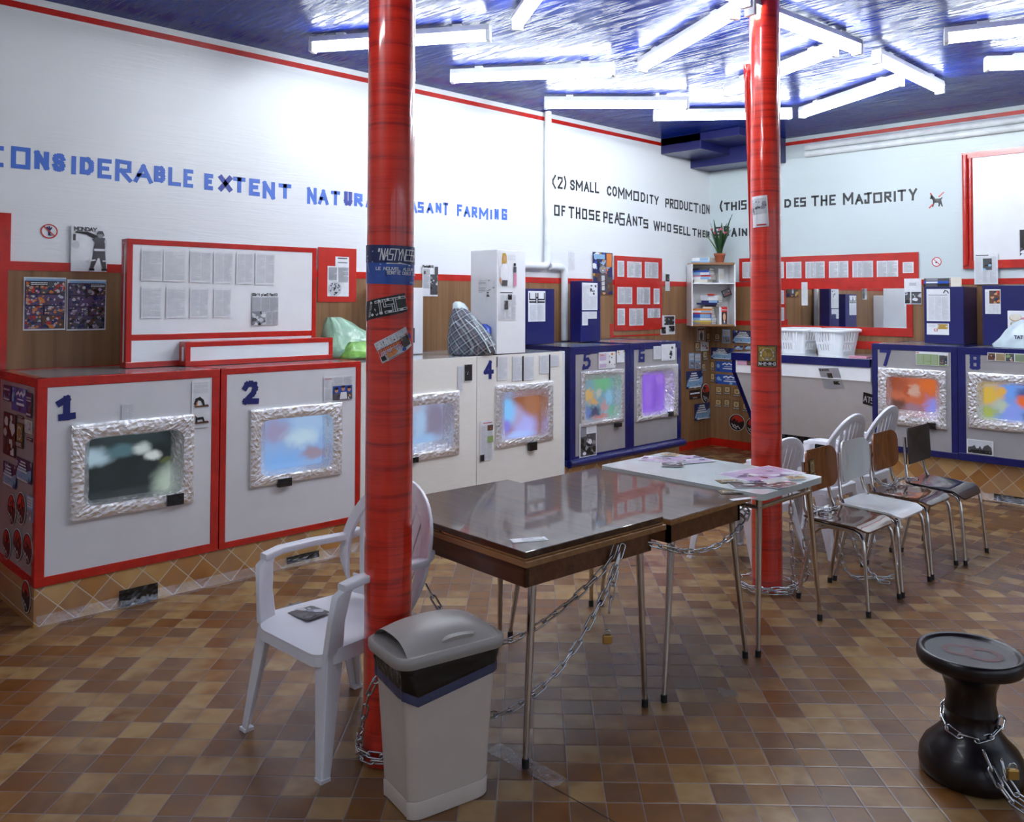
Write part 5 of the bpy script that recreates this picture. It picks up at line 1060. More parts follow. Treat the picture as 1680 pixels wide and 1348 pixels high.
# stickers round the far corner, on the panelling under the shelf
ST = {'gold': (d_gold, 'black', 'small black and gold round-emblem sticker on the panelling'), 'bw': (d_bluewhite, 'navy', 'blue flyer with blocks of white lettering on the panelling'), 'bcard': (d_bluecard, 'lblue', 'upright pale blue card on the panelling'), 'bposter': (d_blueposter, 'blue', 'bright blue lettered flyer on the panelling'), 'small': (d_small, 'white', 'tiny red and white sticker on the panelling'), 'blk': (d_blacklogo, 'black', 'black sticker with a white lettering bar on the panelling'), 'fig': (d_figurecard, 'white', 'cream card with a standing figure on the panelling')}
K = 5.617
def stk(side, q, kind, where, lab=None):
    px = tuple([1120+q[0]/K, 500+q[1]/K, 1120+q[2]/K, 500+q[3]/K]); d, base, l = ST[kind]
    S(side, px, XW+.0015 if side == 'L' else YW-.0015, d, 'sticker', (lab or l+where), 'sticker', 'stickers round the far corner', base, seed=int(q[0]+q[1]))
CL, CB = ' left of the far corner', ' right of the far corner'
for q, k, lb in [((132, 210, 207, 335), 'fig', None), ((215, 255, 250, 340), 'gold', 'gold-emblem sticker left of the corner, just under the shelf'), ((110, 345, 157, 425), 'gold', 'gold-emblem sticker left of the corner, above the pair of blue cards'), ((165, 345, 238, 420), 'small', None), ((183, 425, 225, 510), 'gold', 'gold-emblem sticker left of the corner, right of the pair of blue cards'),
      ((57, 445, 105, 580), 'bcard', 'left card of the pair of pale blue cards by machine 6'), ((112, 450, 165, 585), 'bcard', 'right card of the pair of pale blue cards by machine 6'), ((173, 540, 212, 610), 'gold', 'gold-emblem sticker left of the corner, the lowest there'), ((32, 615, 182, 760), 'bw', 'blue flyer with white lettering left of the corner, the upper of two'), ((62, 790, 163, 860), 'blk', None), ((108, 915, 250, 1045), 'bw', 'blue flyer with white lettering left of the corner, the lower of two')]: stk('L', q, k, CL, lb)
for q, k, lb in [((293, 260, 347, 340), 'gold', 'gold-emblem sticker right of the corner, just under the shelf'), ((365, 225, 440, 355), 'bcard', 'pale blue card right of the corner, under the shelf'), ((460, 235, 672, 360), 'bw', 'biggest blue lettered flyer, above the counter end'), ((480, 375, 555, 415), 'bw', 'narrow blue flyer strip half behind the counter top, left one'), ((572, 375, 665, 415), 'bw', 'narrow blue flyer strip half behind the counter top, right one'),
      ((262, 390, 468, 510), 'bw', 'blue lettered flyer right of the corner at the counter end'), ((303, 515, 485, 625), 'bposter', 'bright blue flyer beside the counter, the upper of two'), ((303, 635, 508, 740), 'bposter', 'bright blue flyer beside the counter, the lower of two'),
      ((258, 518, 294, 605), 'gold', 'gold-emblem sticker left of the upper bright blue flyer'), ((258, 625, 296, 715), 'gold', 'gold-emblem sticker left of the lower bright blue flyer'),
      ((303, 745, 365, 830), 'gold', 'gold-emblem sticker, left in the upper row beside the counter slope'), ((383, 745, 443, 830), 'gold', 'gold-emblem sticker, middle in the upper row beside the counter slope'), ((468, 765, 535, 850), 'gold', 'gold-emblem sticker, right in the upper row beside the counter slope'),
      ((298, 865, 360, 945), 'gold', 'gold-emblem sticker, left in the lower row beside the counter slope'), ((380, 865, 438, 945), 'gold', 'gold-emblem sticker, middle in the lower row beside the counter slope'), ((463, 880, 528, 970), 'gold', 'gold-emblem sticker, right in the lower row beside the counter slope'), ((555, 900, 600, 990), 'gold', 'gold-emblem sticker touching the slanted counter edge')]: stk('B', q, k, CB, lb)
def oval(side, px, c, label, name='oval_sticker'):
    mw, w, h = (rectL if side == 'L' else rectB)(px, c); sh = Sheet(w, h, 'white'); sh.mb = MB(); n = 32
    P = [(w*(.5+.5*math.cos(2*math.pi*k/n)), h*(.5+.5*math.sin(2*math.pi*k/n))) for k in range(n)]
    sh.mb.loft([[(x, y, 0) for x, y in P], [(x, y, .001) for x, y in P]], PI['white'], smooth=False); sh.z = .001; d_oval(sh, int(px[0])); put(sh, name, mw, label, 'sticker', 'round red and black stickers')
oval('L', (1120+172/K, 500+730/K, 1164.4, 500+900/K), XW+.0015, 'red and black oval sticker just left of the far corner')
oval('B', (1120+428/K, 500+998/K, 1120+573/K, 500+1170/K), YW-.0015, 'red and black round sticker low on the far panelling, the whole one')
oval('B', (1120+582/K, 500+1035/K, 1120+700/K, 500+1205/K), YW-.0015, 'red and black round sticker low on the far panelling, cut by the counter')
# stickers down the side of machine 1
ys1 = 1.335-.0045
def st1(px, d, base, label): S('B', px, ys1, d, 'sticker', label, 'sticker', 'stickers on the side of machine 1', base, seed=int(px[0]*7+px[1]))
st1((6, 630, 18, 659), d_flyer, 'navy', 'dark flyer at the top back of the side of machine 1'); st1((20, 633, 43, 679), d_blueposter, 'blue', 'blue flyer at the top of the side of machine 1'); st1((44, 643, 52.5, 686), d_flyer, 'brown', 'narrow dark flyer by the front edge of machine 1')
st1((6.5, 674, 25.5, 752), d_photo(['black', 'dgrey', 'lgrey', 'brown', 'white'], 26, 'black'), 'black', 'large dark picture flyer on the side of machine 1'); st1((28, 680, 38.5, 688), d_blacklogo, 'black', 'tiny black sticker on the side of machine 1'); st1((28, 692, 38, 737), d_gold, 'black', 'gold-emblem sticker on the side of machine 1')
st1((41, 687, 53, 713), d_small, 'cream', 'small brown picture sticker on the side of machine 1'); st1((44, 716, 53, 725), d_blacklogo, 'black', 'small black sticker by the front edge of machine 1')
st1((6, 755, 26.5, 803), d_bluewhite, 'navy', 'dark lettered flyer, back one of a pair on machine 1'); st1((28, 748, 52, 796), d_bluewhite, 'navy', 'dark lettered flyer, front one of a pair on machine 1'); st1((45, 811, 54, 857), d_bluecard, 'lilac', 'pale card by the front edge of machine 1')
for px, lb in (((13, 806, 25.6, 866), 'upper back oval sticker on the side of machine 1'), ((28, 803, 41.7, 865), 'upper front oval sticker on the side of machine 1'), ((5, 862, 17, 922), 'lower back oval sticker on the side of machine 1'), ((22, 862, 36, 924), 'lower middle oval sticker on the side of machine 1'), ((38, 869, 53, 933), 'lower front oval sticker on the side of machine 1'), ((36, 946, 49.6, 1011), 'lowest oval sticker near the floor on the side of machine 1')): oval('B', px, ys1, lb)
# stickers on the red columns
def d_nasty(s, seed):
    s.photo(0, 0, 1, 1, ['blue', 'navy', 'blue'], 3, 10, 'blue'); s.rect(0, .55, 1, 1, 'navy'); s.rect(.42, .12, .80, .52, 'blue'); s.up()
    for a in ([(.10, .7), (.22, .84)], [(.10, .62), (.34, .5)], [(.1, .55), (.16, .3)], [(.08, .66), (.04, .9)], [(.1, .6), (.22, .56)]): s.line(a, 'lblue', .004, False)
    ws = {'"': G['"']}
    s.word('"NASTYNESS!"', .27, .62, .90, .90, 'white', .0036, slant=.15)
    s.line([(.42, .53), (.58, .545), (.72, .50)], 'white', .005)
    s.word('LE NOUVEL ALBUM DE', .28, .36, .88, .43, 'white', .0022); s.word('SORTIE DEBUT 2001', .42, .255, .88, .325, 'white', .0022); s.word('WWW', .72, .04, .80, .08, 'lblue', .0016)
zz = lambda i, py: zcol(i, 630 if i == 0 else 1265, py)
z1_, z0_ = zz(0, 402), zz(0, 466)
wrap_on(0, R(8), (z1_+z0_)/2, CR*R(190), z1_-z0_, d_nasty, 'album_poster', 'blue poster with white graffiti lettering bent round the nearer column', 'poster', R(-1.5), 'blue', 40)
def d_atse(s, seed):
    s.rect(.012, .03, .988, .97, 'black'); t = .011
    for ch, a, b in (('A', .30, .50), ('T', .49, .64), ('S', .63, .78), ('C', .78, .97)):
        s.word(ch, a, .2, b, .82, 'white', .0092); s.word(ch, a, .2, b, .82, 'black', .0042)
        s.ell((a+b)/2, .84, .02, .08, 'white', 10); s.ell((a+b)/2, .2, .03, .07, 'white', 10)
wrap_on(0, R(-32), zz(0, 505.5), .225, .068, d_atse, 'lettered_sticker', 'black sticker with ornate white letters on the nearer column', 'sticker', R(11), 'black', 24)
def d_advert(s, seed):
    s.photo(.02, .62, .86, .96, ['grey', 'dgrey', 'lgrey', 'brown', 'white'], 3, 18, 'lgrey'); s.word('SAIAN SUPA', .03, .66, .84, .92, 'white', .004); s.rect(.06, .52, .7, .57, 'orange'); s.text(.1, .2, .6, .5, 'lgrey', pitch=.006); s.rect(.1, .36, .66, .40, 'lilac')
    s.poly([(.2, .1), (.24, .4), (.34, .3), (.42, .46), (.5, .2), (.4, .12)], 'orange'); s.rect(.04, .08, .16, .28, 'black'); s.photo(.68, .18, .92, .66, ['black', 'brown', 'dgrey', 'skin'], 4, 12, 'dgrey'); s.ell(.96, .55, .035, .14, 'blue'); s.ell(.66, .14, .06, .09, 'blue'); s.rect(.2, .03, .6, .07, 'grey')
wrap_on(0, R(12), zz(0, 566), .138, .078, d_advert, 'advert_sticker', 'tilted colour advert sticker on the nearer column, the lowest of three', 'sticker', R(27), 'white', 20)
wrap_on(1, R(-22), zz(1, 346), .098, zz(1, 320.5)-zz(1, 372), lambda s, q: (s.photo(.06, .42, .92, .92, ['lgrey', 'dgrey', 'grey', 'white'], 4, 20, 'lgrey'), s.rect(.1, .06, .95, .4, 'white'), s.rect(.3, .05, .85, .09, 'red')), 'flyer', 'black and white flyer taped high on the farther column', 'paper', R(3))
wrap_on(1, R(4), zz(1, 584.5), .115, zz(1, 566.5)-zz(1, 602.5), d_gold, 'emblem_sticker', 'black and gold emblem sticker on the farther column', 'sticker', 0, 'black')
# ================================================================== TABLES
def table(name, label, x0, y0, x1, y1, zt, feet, topm, kind, rz=0.0):
    cx, cy = (x0+x1)/2, (y0+y1)/2
    t = thing('table', label, 'table', (cx, cy, 0), rz, 'three tables pushed end to end'); a, b = (x1-x0)/2, (y1-y0)/2
    if kind == 'ext':
        mb = MB(); mb.box(-a, -b, zt-.022, a, b, zt); mb.build('tabletop', topm, t, bevel=.003)
        mb = MB(); mb.box(-a, -b, zt-.030, -.02, b, zt-.023); mb.box(.0, -b, zt-.030, a, b, zt-.023); mb.box(-a-.006, -b-.004, zt-.052, -.2, b+.004, zt-.031); mb.box(-.19, -b-.006, zt-.052, a+.012, b+.004, zt-.031); mb.build('extension_leaf', M['edgewood'], t, bevel=.002)
        zf = zt-.054
    elif kind == 'plain':
        mb = MB(); mb.box(-a, -b, zt-.024, a, b, zt); mb.build('tabletop', topm, t, bevel=.004)
        mb = MB(); mb.box(-a-.001, -b-.001, zt-.022, a+.001, b+.001, zt-.003); mb.build('edge_band', M['edgewood'], t); zf = zt-.024
    else:
        mb = MB(); mb.loft([[(x, y, zt-.030) for x, y in rrect(a, b, .03, 5)], [(x, y, zt) for x, y in rrect(a, b, .03, 5)]], smooth=False); mb.build('tabletop', topm, t, bevel=.004); zf = zt-.030
    if kind != 'tube':
        mb = MB(); i = .035; h = .085
        for (p, q) in (((-a+i, -b+i), (a-i, -b+i+.018)), ((-a+i, b-i-.018), (a-i, b-i)), ((-a+i, -b+i), (-a+i+.018, b-i)), ((a-i-.018, -b+i), (a-i, b-i))): mb.box(p[0], p[1], zf-h, q[0], q[1], zf)
        mb.build('apron', M['apron'], t)
    else:
        mb = MB(); z = zf-.045
        for sx in (-1, 1): mb.tube([(sx*(a-.05), -b+.05, z), (sx*(a-.05), b-.05, z)], .011, 10)
        for sy in (-1, 1): mb.tube([(-a+.05, sy*(b-.05), z), (a-.05, sy*(b-.05), z)], .011, 10)
        mb.build('rail', M['chrome'], t)
    for fx, fy in feet:
        fx -= cx; fy -= cy; fx, fy = fx*math.cos(rz)+fy*math.sin(rz), fy*math.cos(rz)-fx*math.sin(rz); sx = 1 if fx > 0 else -1; sy = 1 if fy > 0 else -1
        top = (sx*(a-.055), sy*(b-.09 if kind != 'tube' else b-.06), zf-.004)
        mb = MB(); p, q = Vector(top), Vector((fx, fy, .028)); mb.tube([p, p.lerp(q, .5), q], .012, 12, rad=[.0165, .0140, .0105]); l = mb.build('leg', M['chrome'], t)
        mb = MB(); mb.tube([(fx, fy, .03), (fx, fy, 0)], .0135, 12); mb.build('foot_cap', M['rubber'], l)
    return t
T1b = (-3.072, 2.165, -2.112, 2.930); T2b = (-3.03, 2.958, -2.095, 3.585); T3b = (-3.01, 3.60, -2.04, 4.20); Z1, Z2, Z3 = .775, .752, .765
table('table', 'dark wood table with pull-out leaves, nearest the bin', *T1b, Z1, [(-2.18, 2.20), (-2.165, 2.875), (-3.06, 2.25), (-3.06, 2.91)], M['tabletop'], 'ext', R(-2.5))
table('table', 'dark wood table in the middle of the row', *T2b, Z2, [(-2.135, 2.965), (-2.135, 3.60), (-3.06, 2.98), (-3.07, 3.60)], M['tabletop'], 'plain')
M['whitetop'] = plain('pale_blue_white_laminate', (0.62, 0.70, 0.70), 0.16, coat=0.5, var=.03)
table('table', 'white-topped table with tubular frame, strewn with prints', *T3b, Z3, [(-2.10, 3.655), (-2.115, 4.30), (-3.04, 3.65), (-3.06, 4.31)], M['whitetop'], 'tube')
def flat(px, w, h, yaw, z, draw, name, label, cat, base='white', group=None, seed=1):
    c = atz(*px, z); U = Vector((math.cos(yaw), math.sin(yaw), 0)); V = Vector((-U.y, U.x, 0)); o = c-U*w/2-V*h/2
    sh = Sheet(w, h, base, .0012); draw(sh, seed); return put(sh, name, frame(Vector((o.x, o.y, z+.0003)), U, V, ZA), label, cat, group)
pk = ['lilac', 'pink', 'white', 'white', 'lilac', 'lgrey', 'cream', 'grey', 'purple']
flat((868, 885.5), .135, .05, R(62), Z1, lambda s, q: (s.rect(.05, .1, .95, .9, 'white'), s.photo(.3, .15, .9, .85, ['red', 'lgrey', 'navy', 'white'], 3, 10, 'lgrey')), 'sticker', 'small white sticker on the corner of the nearest table', 'sticker')
for i, (px, w, h, yw, cols, lab) in enumerate([((1082, 754), .22, .16, R(20), pk, 'pinkish print at the back left of the white-topped table'), ((1128, 754), .24, .20, R(70), ['lilac', 'white', 'grey', 'navy', 'lgrey'], 'grey-lilac print next to the pinkish one on the white-topped table'), ((1103, 762), .12, .10, R(40), ['dgrey', 'grey', 'brown', 'lgrey'], 'small dark print in front of the pinkish one on the white-topped table'), ((1100, 746), .10, .06, R(10), ['gold', 'dgrey', 'cream'], 'small gold and dark sticker at the back of the white-topped table'),
      ((1248, 777), .42, .24, R(80), pk+['brown'], 'large pink print on the near part of the white-topped table'), ((1232, 796.5), .20, .10, R(50), ['dgrey', 'brown', 'lgrey', 'black', 'red'], 'dark print by the seam of the white-topped table'), ((1284, 795), .19, .09, R(82), ['brown', 'purple', 'dgrey', 'pink', 'lgrey'], 'brown and purple print by the edge of the white-topped table'), ((1240, 790), .08, .05, R(60), ['navy', 'lblue', 'dgrey', 'white'], 'small navy sticker by the large pink print'), ((1305, 783), .11, .07, R(70), ['gold', 'dgrey', 'brown', 'lgrey'], 'small gold-brown sticker at the corner of the white-topped table')]):
    flat(px, w, h, yw, Z3+(.0035*i if i < 4 else .0025*(i-4)), d_photo(cols, 24, 'white'), 'print_sheet', lab, 'print', 'white', seed=i+3)
flat((1196, 790), .115, .085, R(55), Z3, d_gold, 'sticker', 'gold-emblem sticker on the white-topped table', 'sticker', 'black')
flat((1198, 807.5), .11, .08, R(50), Z2, d_gold, 'sticker', 'gold-emblem sticker at the corner of the middle table', 'sticker', 'black')
flat((1220, 818), .14, .03, R(70), Z2, lambda s, q: (s.rect(.8, .1, 1, .9, 'red'),), 'sticker', 'thin white and red strip at the corner of the middle table', 'sticker')
# ================================================================== WHITE ARMCHAIRS
def box_loft(mb, pts, mi=0):
    """a bar with a rounded rectangular section: list of (centre, half a, half b, axis a, axis b)"""
    rings = []
    for c, ha, hb, A, B in pts:
        A, B, c = Vector(A).normalized(), Vector(B).normalized(), Vector(c); rr = min(ha, hb)*.45
        rings.append([c+A*x+B*y for x, y in rrect(ha, hb, rr, 3)])
    mb.loft(rings, mi)
def armchair(label, loc, rz):
    t = thing('plastic_armchair', label, 'chair', loc, rz, 'white plastic armchairs'); wm = M['whiteplastic']
    zs = .425
    out = [(x*1.0, y*(1.0 if x > 0 else .93)) for x, y in rrect(.235, .245, .09, 7)]
    def sf(x, y):
        z = zs-.022*(1-(x/.24)**2)*(1-(y/.25)**2) - (.030*max(0, (x-.12)/.115)**2)
        return (x, y, z), (0, 0, 1)
    s = pad(out, sf, .012, 7)
    sk = [[(x, y, zs-.004-(.030*max(0, (x-.12)/.115)**2)) for x, y in out], [(x*1.012, y*1.012, zs-.045-(.02*max(0, (x-.12)/.115)**2)) for x, y in out]]
    s.grid(sk, 0, True, True)
    seat = s.build('seat', wm, t)
    for sx, sy in ((1, 1), (1, -1), (-1, 1), (-1, -1)):
        m = MB(); top = Vector((sx*(.20 if sx > 0 else .185), sy*.215, zs-.02)); ft = Vector((sx*(.245 if sx > 0 else .265), sy*.255, 0))
        # an angle-section leg: two tapering flanges meeting on the outer corner
        for A, B in (((1, 0, 0), (0, 1, 0)), ((0, 1, 0), (1, 0, 0))):
            a = Vector(A); sg = sx if A[0] else sy; rings = []
            for k in range(5):
                f = k/4; c = top.lerp(ft, f); wdt = .068-(.036*f); th = .010
                o = c-a*sg*(wdt/2-.012)+Vector(B)*(sx if B[0] else sy)*.012
                rings.append((o, wdt/2, th/2, A, B))
            box_loft(m, rings)
        c = ft; m.box(c.x-.020, c.y-.020, 0, c.x+.020, c.y+.020, .012)
        m.build('leg', wm, t)
    for sy in (1, -1):
        m = MB()
        box_loft(m, [((.185, sy*.222, zs-.02), .036, .015, XA, YA), ((.185, sy*.240, .52), .031, .014, XA, YA), ((.175, sy*.258, .615), .033, .016, XA, YA), ((.150, sy*.262, .648), .030, .020, (1, 0, -.6), YA)])
        box_loft(m, [((.178, sy*.262, .640), .014, .024, ZA, YA), ((.10, sy*.266, .655), .013, .026, ZA, YA), ((-.05, sy*.268, .655), .013, .026, ZA, YA), ((-.20, sy*.258, .650), .014, .024, ZA, YA), ((-.262, sy*.235, .665), .016, .02, ZA, YA)])
        m.build('armrest', wm, t)
    def back(u, v):  # u across -1..1, v up 0..1
        z = .44+.45*v; x = -.205-.105*v+.055*u*u*(1-.45*v); return Vector((x, u*.25, z))
    # fan-shaped hoop of the backrest
    m = MB(); rings = []; n = 28
    for k in range(n+1):
        a = math.pi*(-.22+1.44*k/n); u = math.cos(a)*(1.0 if math.sin(a) > 0 else .94+.06*math.cos(a)**2); v = .45+.55*math.sin(a) if math.sin(a) > 0 else .45+.62*math.sin(a)
        p = back(u, v); da = .01; q = back(math.cos(a+da), .45+.55*math.sin(a+da) if math.sin(a+da) > 0 else .45+.62*math.sin(a+da)); tg = (q-p).normalized(); nrm = Vector((1, 0, .25)); nrm = (nrm-tg*nrm.dot(tg)).normalized(); bn = tg.cross(nrm)
        rings.append((p, .010, .027, nrm, bn))
    box_loft(m, rings); m.build('back_hoop', wm, t)
    for i in range(8):
        u0 = (i-3.5)/3.5; m = MB(); rings = []
        for k in range(9):
            f = k/8; u = u0*(.52+.30*f); vt = .45+.55*math.sqrt(max(0, 1-(u0*.80)**2)); v = .10+(vt-.13)*f
            p = back(u, v); rings.append((p+Vector((-.002, 0, 0)), .004, .0165+.006*f, (1, 0, .25), (0, 1, 0)))
        box_loft(m, rings); m.build('slat', wm, t)
    m = MB(); rings = []
    for k in range(9):
        u = -.68+1.36*k/8; rings.append((back(u, .085), .007, .040, (1, 0, .25), (0, 0, 1)))
    box_loft(m, rings); m.build('back_rail', wm, t)
    return t
AC = armchair('white plastic armchair with a leaflet on its seat beside the nearer column', (-2.865, 1.872, 0), R(-88))
W1 = copy_tree(AC, 'white plastic armchair just behind the farther column', (-2.93, 4.965, 0), R(174)); W1.scale = (1, 1, .89)
copy_tree(AC, 'white plastic armchair behind the school chairs, its whole fan back showing', (-2.80, 5.585, 0), R(180))
copy_tree(AC, 'white plastic armchair nearest machine 7, mostly behind the brown chair back', (-2.82, 6.20, 0), R(182))
flat((498, 1002), .19, .115, R(8), .4225, d_photo(['dgrey', 'black', 'grey', 'lgrey', 'brown'], 30, 'dgrey'), 'leaflet', 'dark printed leaflet on the seat of the near white armchair', 'paper', 'dgrey')
flat((1410, 768), .16, .10, R(70), .428, d_photo(['dgrey', 'black', 'grey', 'white'], 14, 'white'), 'leaflet', 'leaflet on the seat of a white armchair behind the school chairs', 'paper')
# ================================================================== SCHOOL CHAIRS
def school(label, loc, rz, seatm, backm, square=False, low=False):
    t = thing('school_chair', label, 'chair', loc, rz, 'row of tubular school chairs'); zs = .452
    out = rrect(.185, .19, .055, 6)
    def sf(x, y):
        c = max(0, (x-.09)/.095); z = zs-.010*(1-(y/.19)**2)*(1-abs(x)/.19)-.030*c*c*(1.8 if low else 1)+.006*max(0, -x/.185)
        return (x, y, z), Vector((.5*c*.4, 0, 1)).normalized()
    pad(out, sf, .010, 7).build('seat', seatm, t)
    bo = rrect(.185, .118, .022 if square else .06, 6)
    def bf(x, y):
        X = -.178-.10*(y+.1)*.55-.0+.030*(x/.17)**2; return (X, x, .695+y), Vector((1, 0, .2)).normalized()
    pad(bo, bf, .010, 6).build('backrest', backm, t)
    for sy in (-1, 1):
        m = MB()
        P = [(-.196, sy*.125, .745), (-.190, sy*.13, .66), (-.180, sy*.150, .56), (-.168, sy*.162, .495), (-.150, sy*.168, .455), (-.118, sy*.17, .436), (-.04, sy*.17, .430), (.06, sy*.17, .428), (.115, sy*.172, .424), (.150, sy*.176, .408), (.168, sy*.18, .375), (.176, sy*.184, .32), (.20, sy*.200, .022)]
        m.tube(P, .0105, 10); f = m.build('side_frame', M['chrome'], t)
        k = MB(); k.tube([(.20, sy*.2, .030), (.2022, sy*.2012, 0)], .0135, 10); k.build('foot_cap', M['rubber'], f)
        m = MB()
        P = [(.06, sy*.148, .418), (-.04, sy*.150, .416), (-.085, sy*.153, .404), (-.115, sy*.160, .375), (-.135, sy*.166, .32), (-.195, sy*.19, .022)]
        m.tube(P, .0105, 10); l = m.build('leg', M['chrome'], t)
        k = MB(); k.tube([(-.194, sy*.19, .030), (-.1962, sy*.191, 0)], .0135, 10); k.build('foot_cap', M['rubber'], l)
    m = MB(); m.tube([(.04, -.15, .417), (.04, .15, .417)], .009, 8); m.tube([(-.06, -.152, .414), (-.06, .152, .414)], .009, 8); m.build('cross_bar', M['chrome'], t)
    return t
M['whiteply'] = plain('white_laminate_chair_board', (0.70, 0.74, 0.74), 0.14, coat=0.8, var=.03)
M['blackply'] = plain('black_chair_board', (0.018, 0.018, 0.024), 0.22, coat=0.4)
M['greyply'] = plain('dark_grey_brown_chair_back', (0.060, 0.050, 0.046), 0.4, var=.1)
school('school chair with a brown back carrying a gold-emblem sticker, nearest the tables', (-2.158, 4.725, 0), R(0), M['plydark'], M['ply'])
school('school chair with white seat and white back', (-2.155, 5.162, 0), R(0), M['whiteply'], M['whiteply'])
school('school chair with plain brown back and dark seat, third in the row', (-2.158, 5.610, 0), R(0), M['plydark'], M['ply'])
school('school chair with black seat and grey-brown square back, last in the row', (-2.115, 6.05, 0), R(0), M['blackply'], M['greyply'], True, True)
# sticker on the first chair back (it faces +x)
c0 = Vector((-2.158, 4.725, 0)); n = Vector((1, 0, .055)).normalized(); V = Vector((-.055, 0, 1)).normalized()
sh = Sheet(.085, .105, 'black', .0008, 4); d_gold(sh, 2)
def wb(p): y = p.x-.095; return Vector((.030*(y/.17)**2*1.0+p.z, p.x, p.y-.055*p.y))
o = put(sh, 'sticker', Matrix.Translation((c0.x-.178-.0002, c0.y-.115, .650)), 'gold-emblem sticker on the back of the nearest school chair', 'sticker', None, lambda p: Vector((.030*((p.x-.115)/.17)**2+p.z-.055*(p.y-.05)+.0012, p.x, p.y)))
# ================================================================== BIN
def bin_():
    t = thing('waste_bin', 'beige waste bin with grey lid and black liner beside the nearer column', 'bin', (-2.275, 1.868, 0), R(-10))
    def ring(hw, hh, z, pinch=.018):  # long side along y, front towards +x; short sides slightly waisted
        P = []
        for x, y in rrect(hw, hh, .055, 8):
            f = abs(y)/hh; P.append((x, y-(pinch*(1-(x/hw)**2)*(1 if y > 0 else -1) if f > .97 else 0), z))
        return P
    m = MB(); m.loft([ring(.102, .155, 0), ring(.104, .157, .03), ring(.112, .170, .25), ring(.122, .186, .50)], 0); m.build('body', M['binbody'], t)
    m = MB(); m.loft([ring(.106, .160, .004), ring(.1075, .1615, .055), ring(.106, .160, .058)], 0, False); m.build('foot_band', M['binbody'], t)
    # folded-over black liner with a bluish hem
    rnd = random.Random(4); rows = []
    n = len(rrect(1, 1, .055, 8))
    def drape(k): x, y, _ = ring(.12, .18, 0)[k]; return .022+.075*math.exp(-((y+.075)/.095)**2)*(1 if x > 0 else .45)
    z0 = [.502, .480, .455]
    for j in range(9):
        f = j/8; row = []
        for k in range(n):
            x, y, _ = ring(.130-.006*f, .196-.008*f, 0)[k]; s = 1+rnd.uniform(-.006, .010); row.append((x*s, y*s, .510-(.055+drape(k)*.75)*f))
        rows.append(row)
    m = MB(); m.grid(rows, 0, True, True); m.build('black_liner', M['blackplastic'], t)
    rows2 = []
    for j in range(4):
        f = j/3; rows2.append([(p[0]*(1.0+rnd.uniform(-.003, .006)), p[1]*(1.0+rnd.uniform(-.003, .006)), p[2]-.030*f) for p in rows[-1]])
    m = MB(); m.grid(rows2, 0, True, True); m.build('liner_hem', M['linerhem'], t)
    # lid: a rim and a barrel dome
    m = MB(); m.loft([ring(.135, .203, .490, 0), ring(.138, .206, .500, 0), ring(.138, .206, .520, 0), ring(.131, .199, .526, 0)], 0); lid = m.build('lid', M['binlid'], t)
    rows = []
    for i in range(15):
        y = -.172+.344*i/14
        rows.append([(x, y+.0*x, .520+.072*math.sqrt(max(0, 1-((y+.015)/.20)**2))*max(0, 1-(abs(x)/.126)**3.2)) for x in [-.126+.252*j/14 for j in range(15)]])
    m = MB(); m.grid(rows, 0, True); d = m.build('lid_dome', M['binlid'], t)
    m = MB(); m.loft([[(.100+.006*math.cos(a)*.5, .02+.07*math.cos(a)*1.0, .548+.012*math.sin(a)) for a in [math.pi*2*k/20 for k in range(20)]], [(.112+.0*math.cos(a), .02+.060*math.cos(a), .545+.009*math.sin(a)) for a in [math.pi*2*k/20 for k in range(20)]]], 0); m.build('finger_grip', M['binlid'], t)
    return t
bin_()
# ================================================================== STOOL
sc = atz(1594, 1270); ZK = 1.07
t = thing('drum_stool', 'dark glossy hourglass stool with a chain round its waist', 'stool', (sc.x, sc.y, 0), R(20))
m = MB(); m.lathe([(.150, 0*ZK), (.166, .012*ZK), (.169, .035*ZK), (.166, .065*ZK), (.150, .095*ZK), (.118, .125*ZK), (.095, .15*ZK), (.084, .178*ZK), (.0815, .205*ZK), (.085, .209*ZK), (.084, .215*ZK), (.078, .24*ZK), (.080, .28*ZK), (.092, .315*ZK), (.112, .338*ZK), (.140, .352*ZK), (.158, .360*ZK)], 56); m.build('body', M['stool'], t)
m = MB(); m.lathe([(.150, .352*ZK), (.166, .358*ZK), (.172, .370*ZK), (.172, .390*ZK), (.168, .402*ZK), (.160, .406*ZK), (.150, .400*ZK), (.145, .394*ZK), (.08, .393*ZK), (.001, .393*ZK)], 56, cap=False); m.build('seat', M['stool'], t)
m = MB(); m.lathe([(.1445, .3945*ZK), (.05, .3945*ZK), (.001, .3945*ZK)], 48, cap=False); sp = m.build('seat_panel', M['stooltop'], t)
def ringm(m, cx, cy, r0, r1, z):
    n = 28
    for k in range(n):
        a, b = 2*math.pi*k/n, 2*math.pi*(k+1)/n; m.quad((cx+r0*math.cos(a), cy+r0*math.sin(a), z), (cx+r0*math.cos(b), cy+r0*math.sin(b), z), (cx+r1*math.cos(b), cy+r1*math.sin(b), z), (cx+r1*math.cos(a), cy+r1*math.sin(a), z))
m = MB(); ringm(m, -.038, .004, .030, .052, .3952*ZK); ringm(m, .042, -.004, .038, .062, .3953*ZK); m.build('seat_marking', M['stoolred'], t)
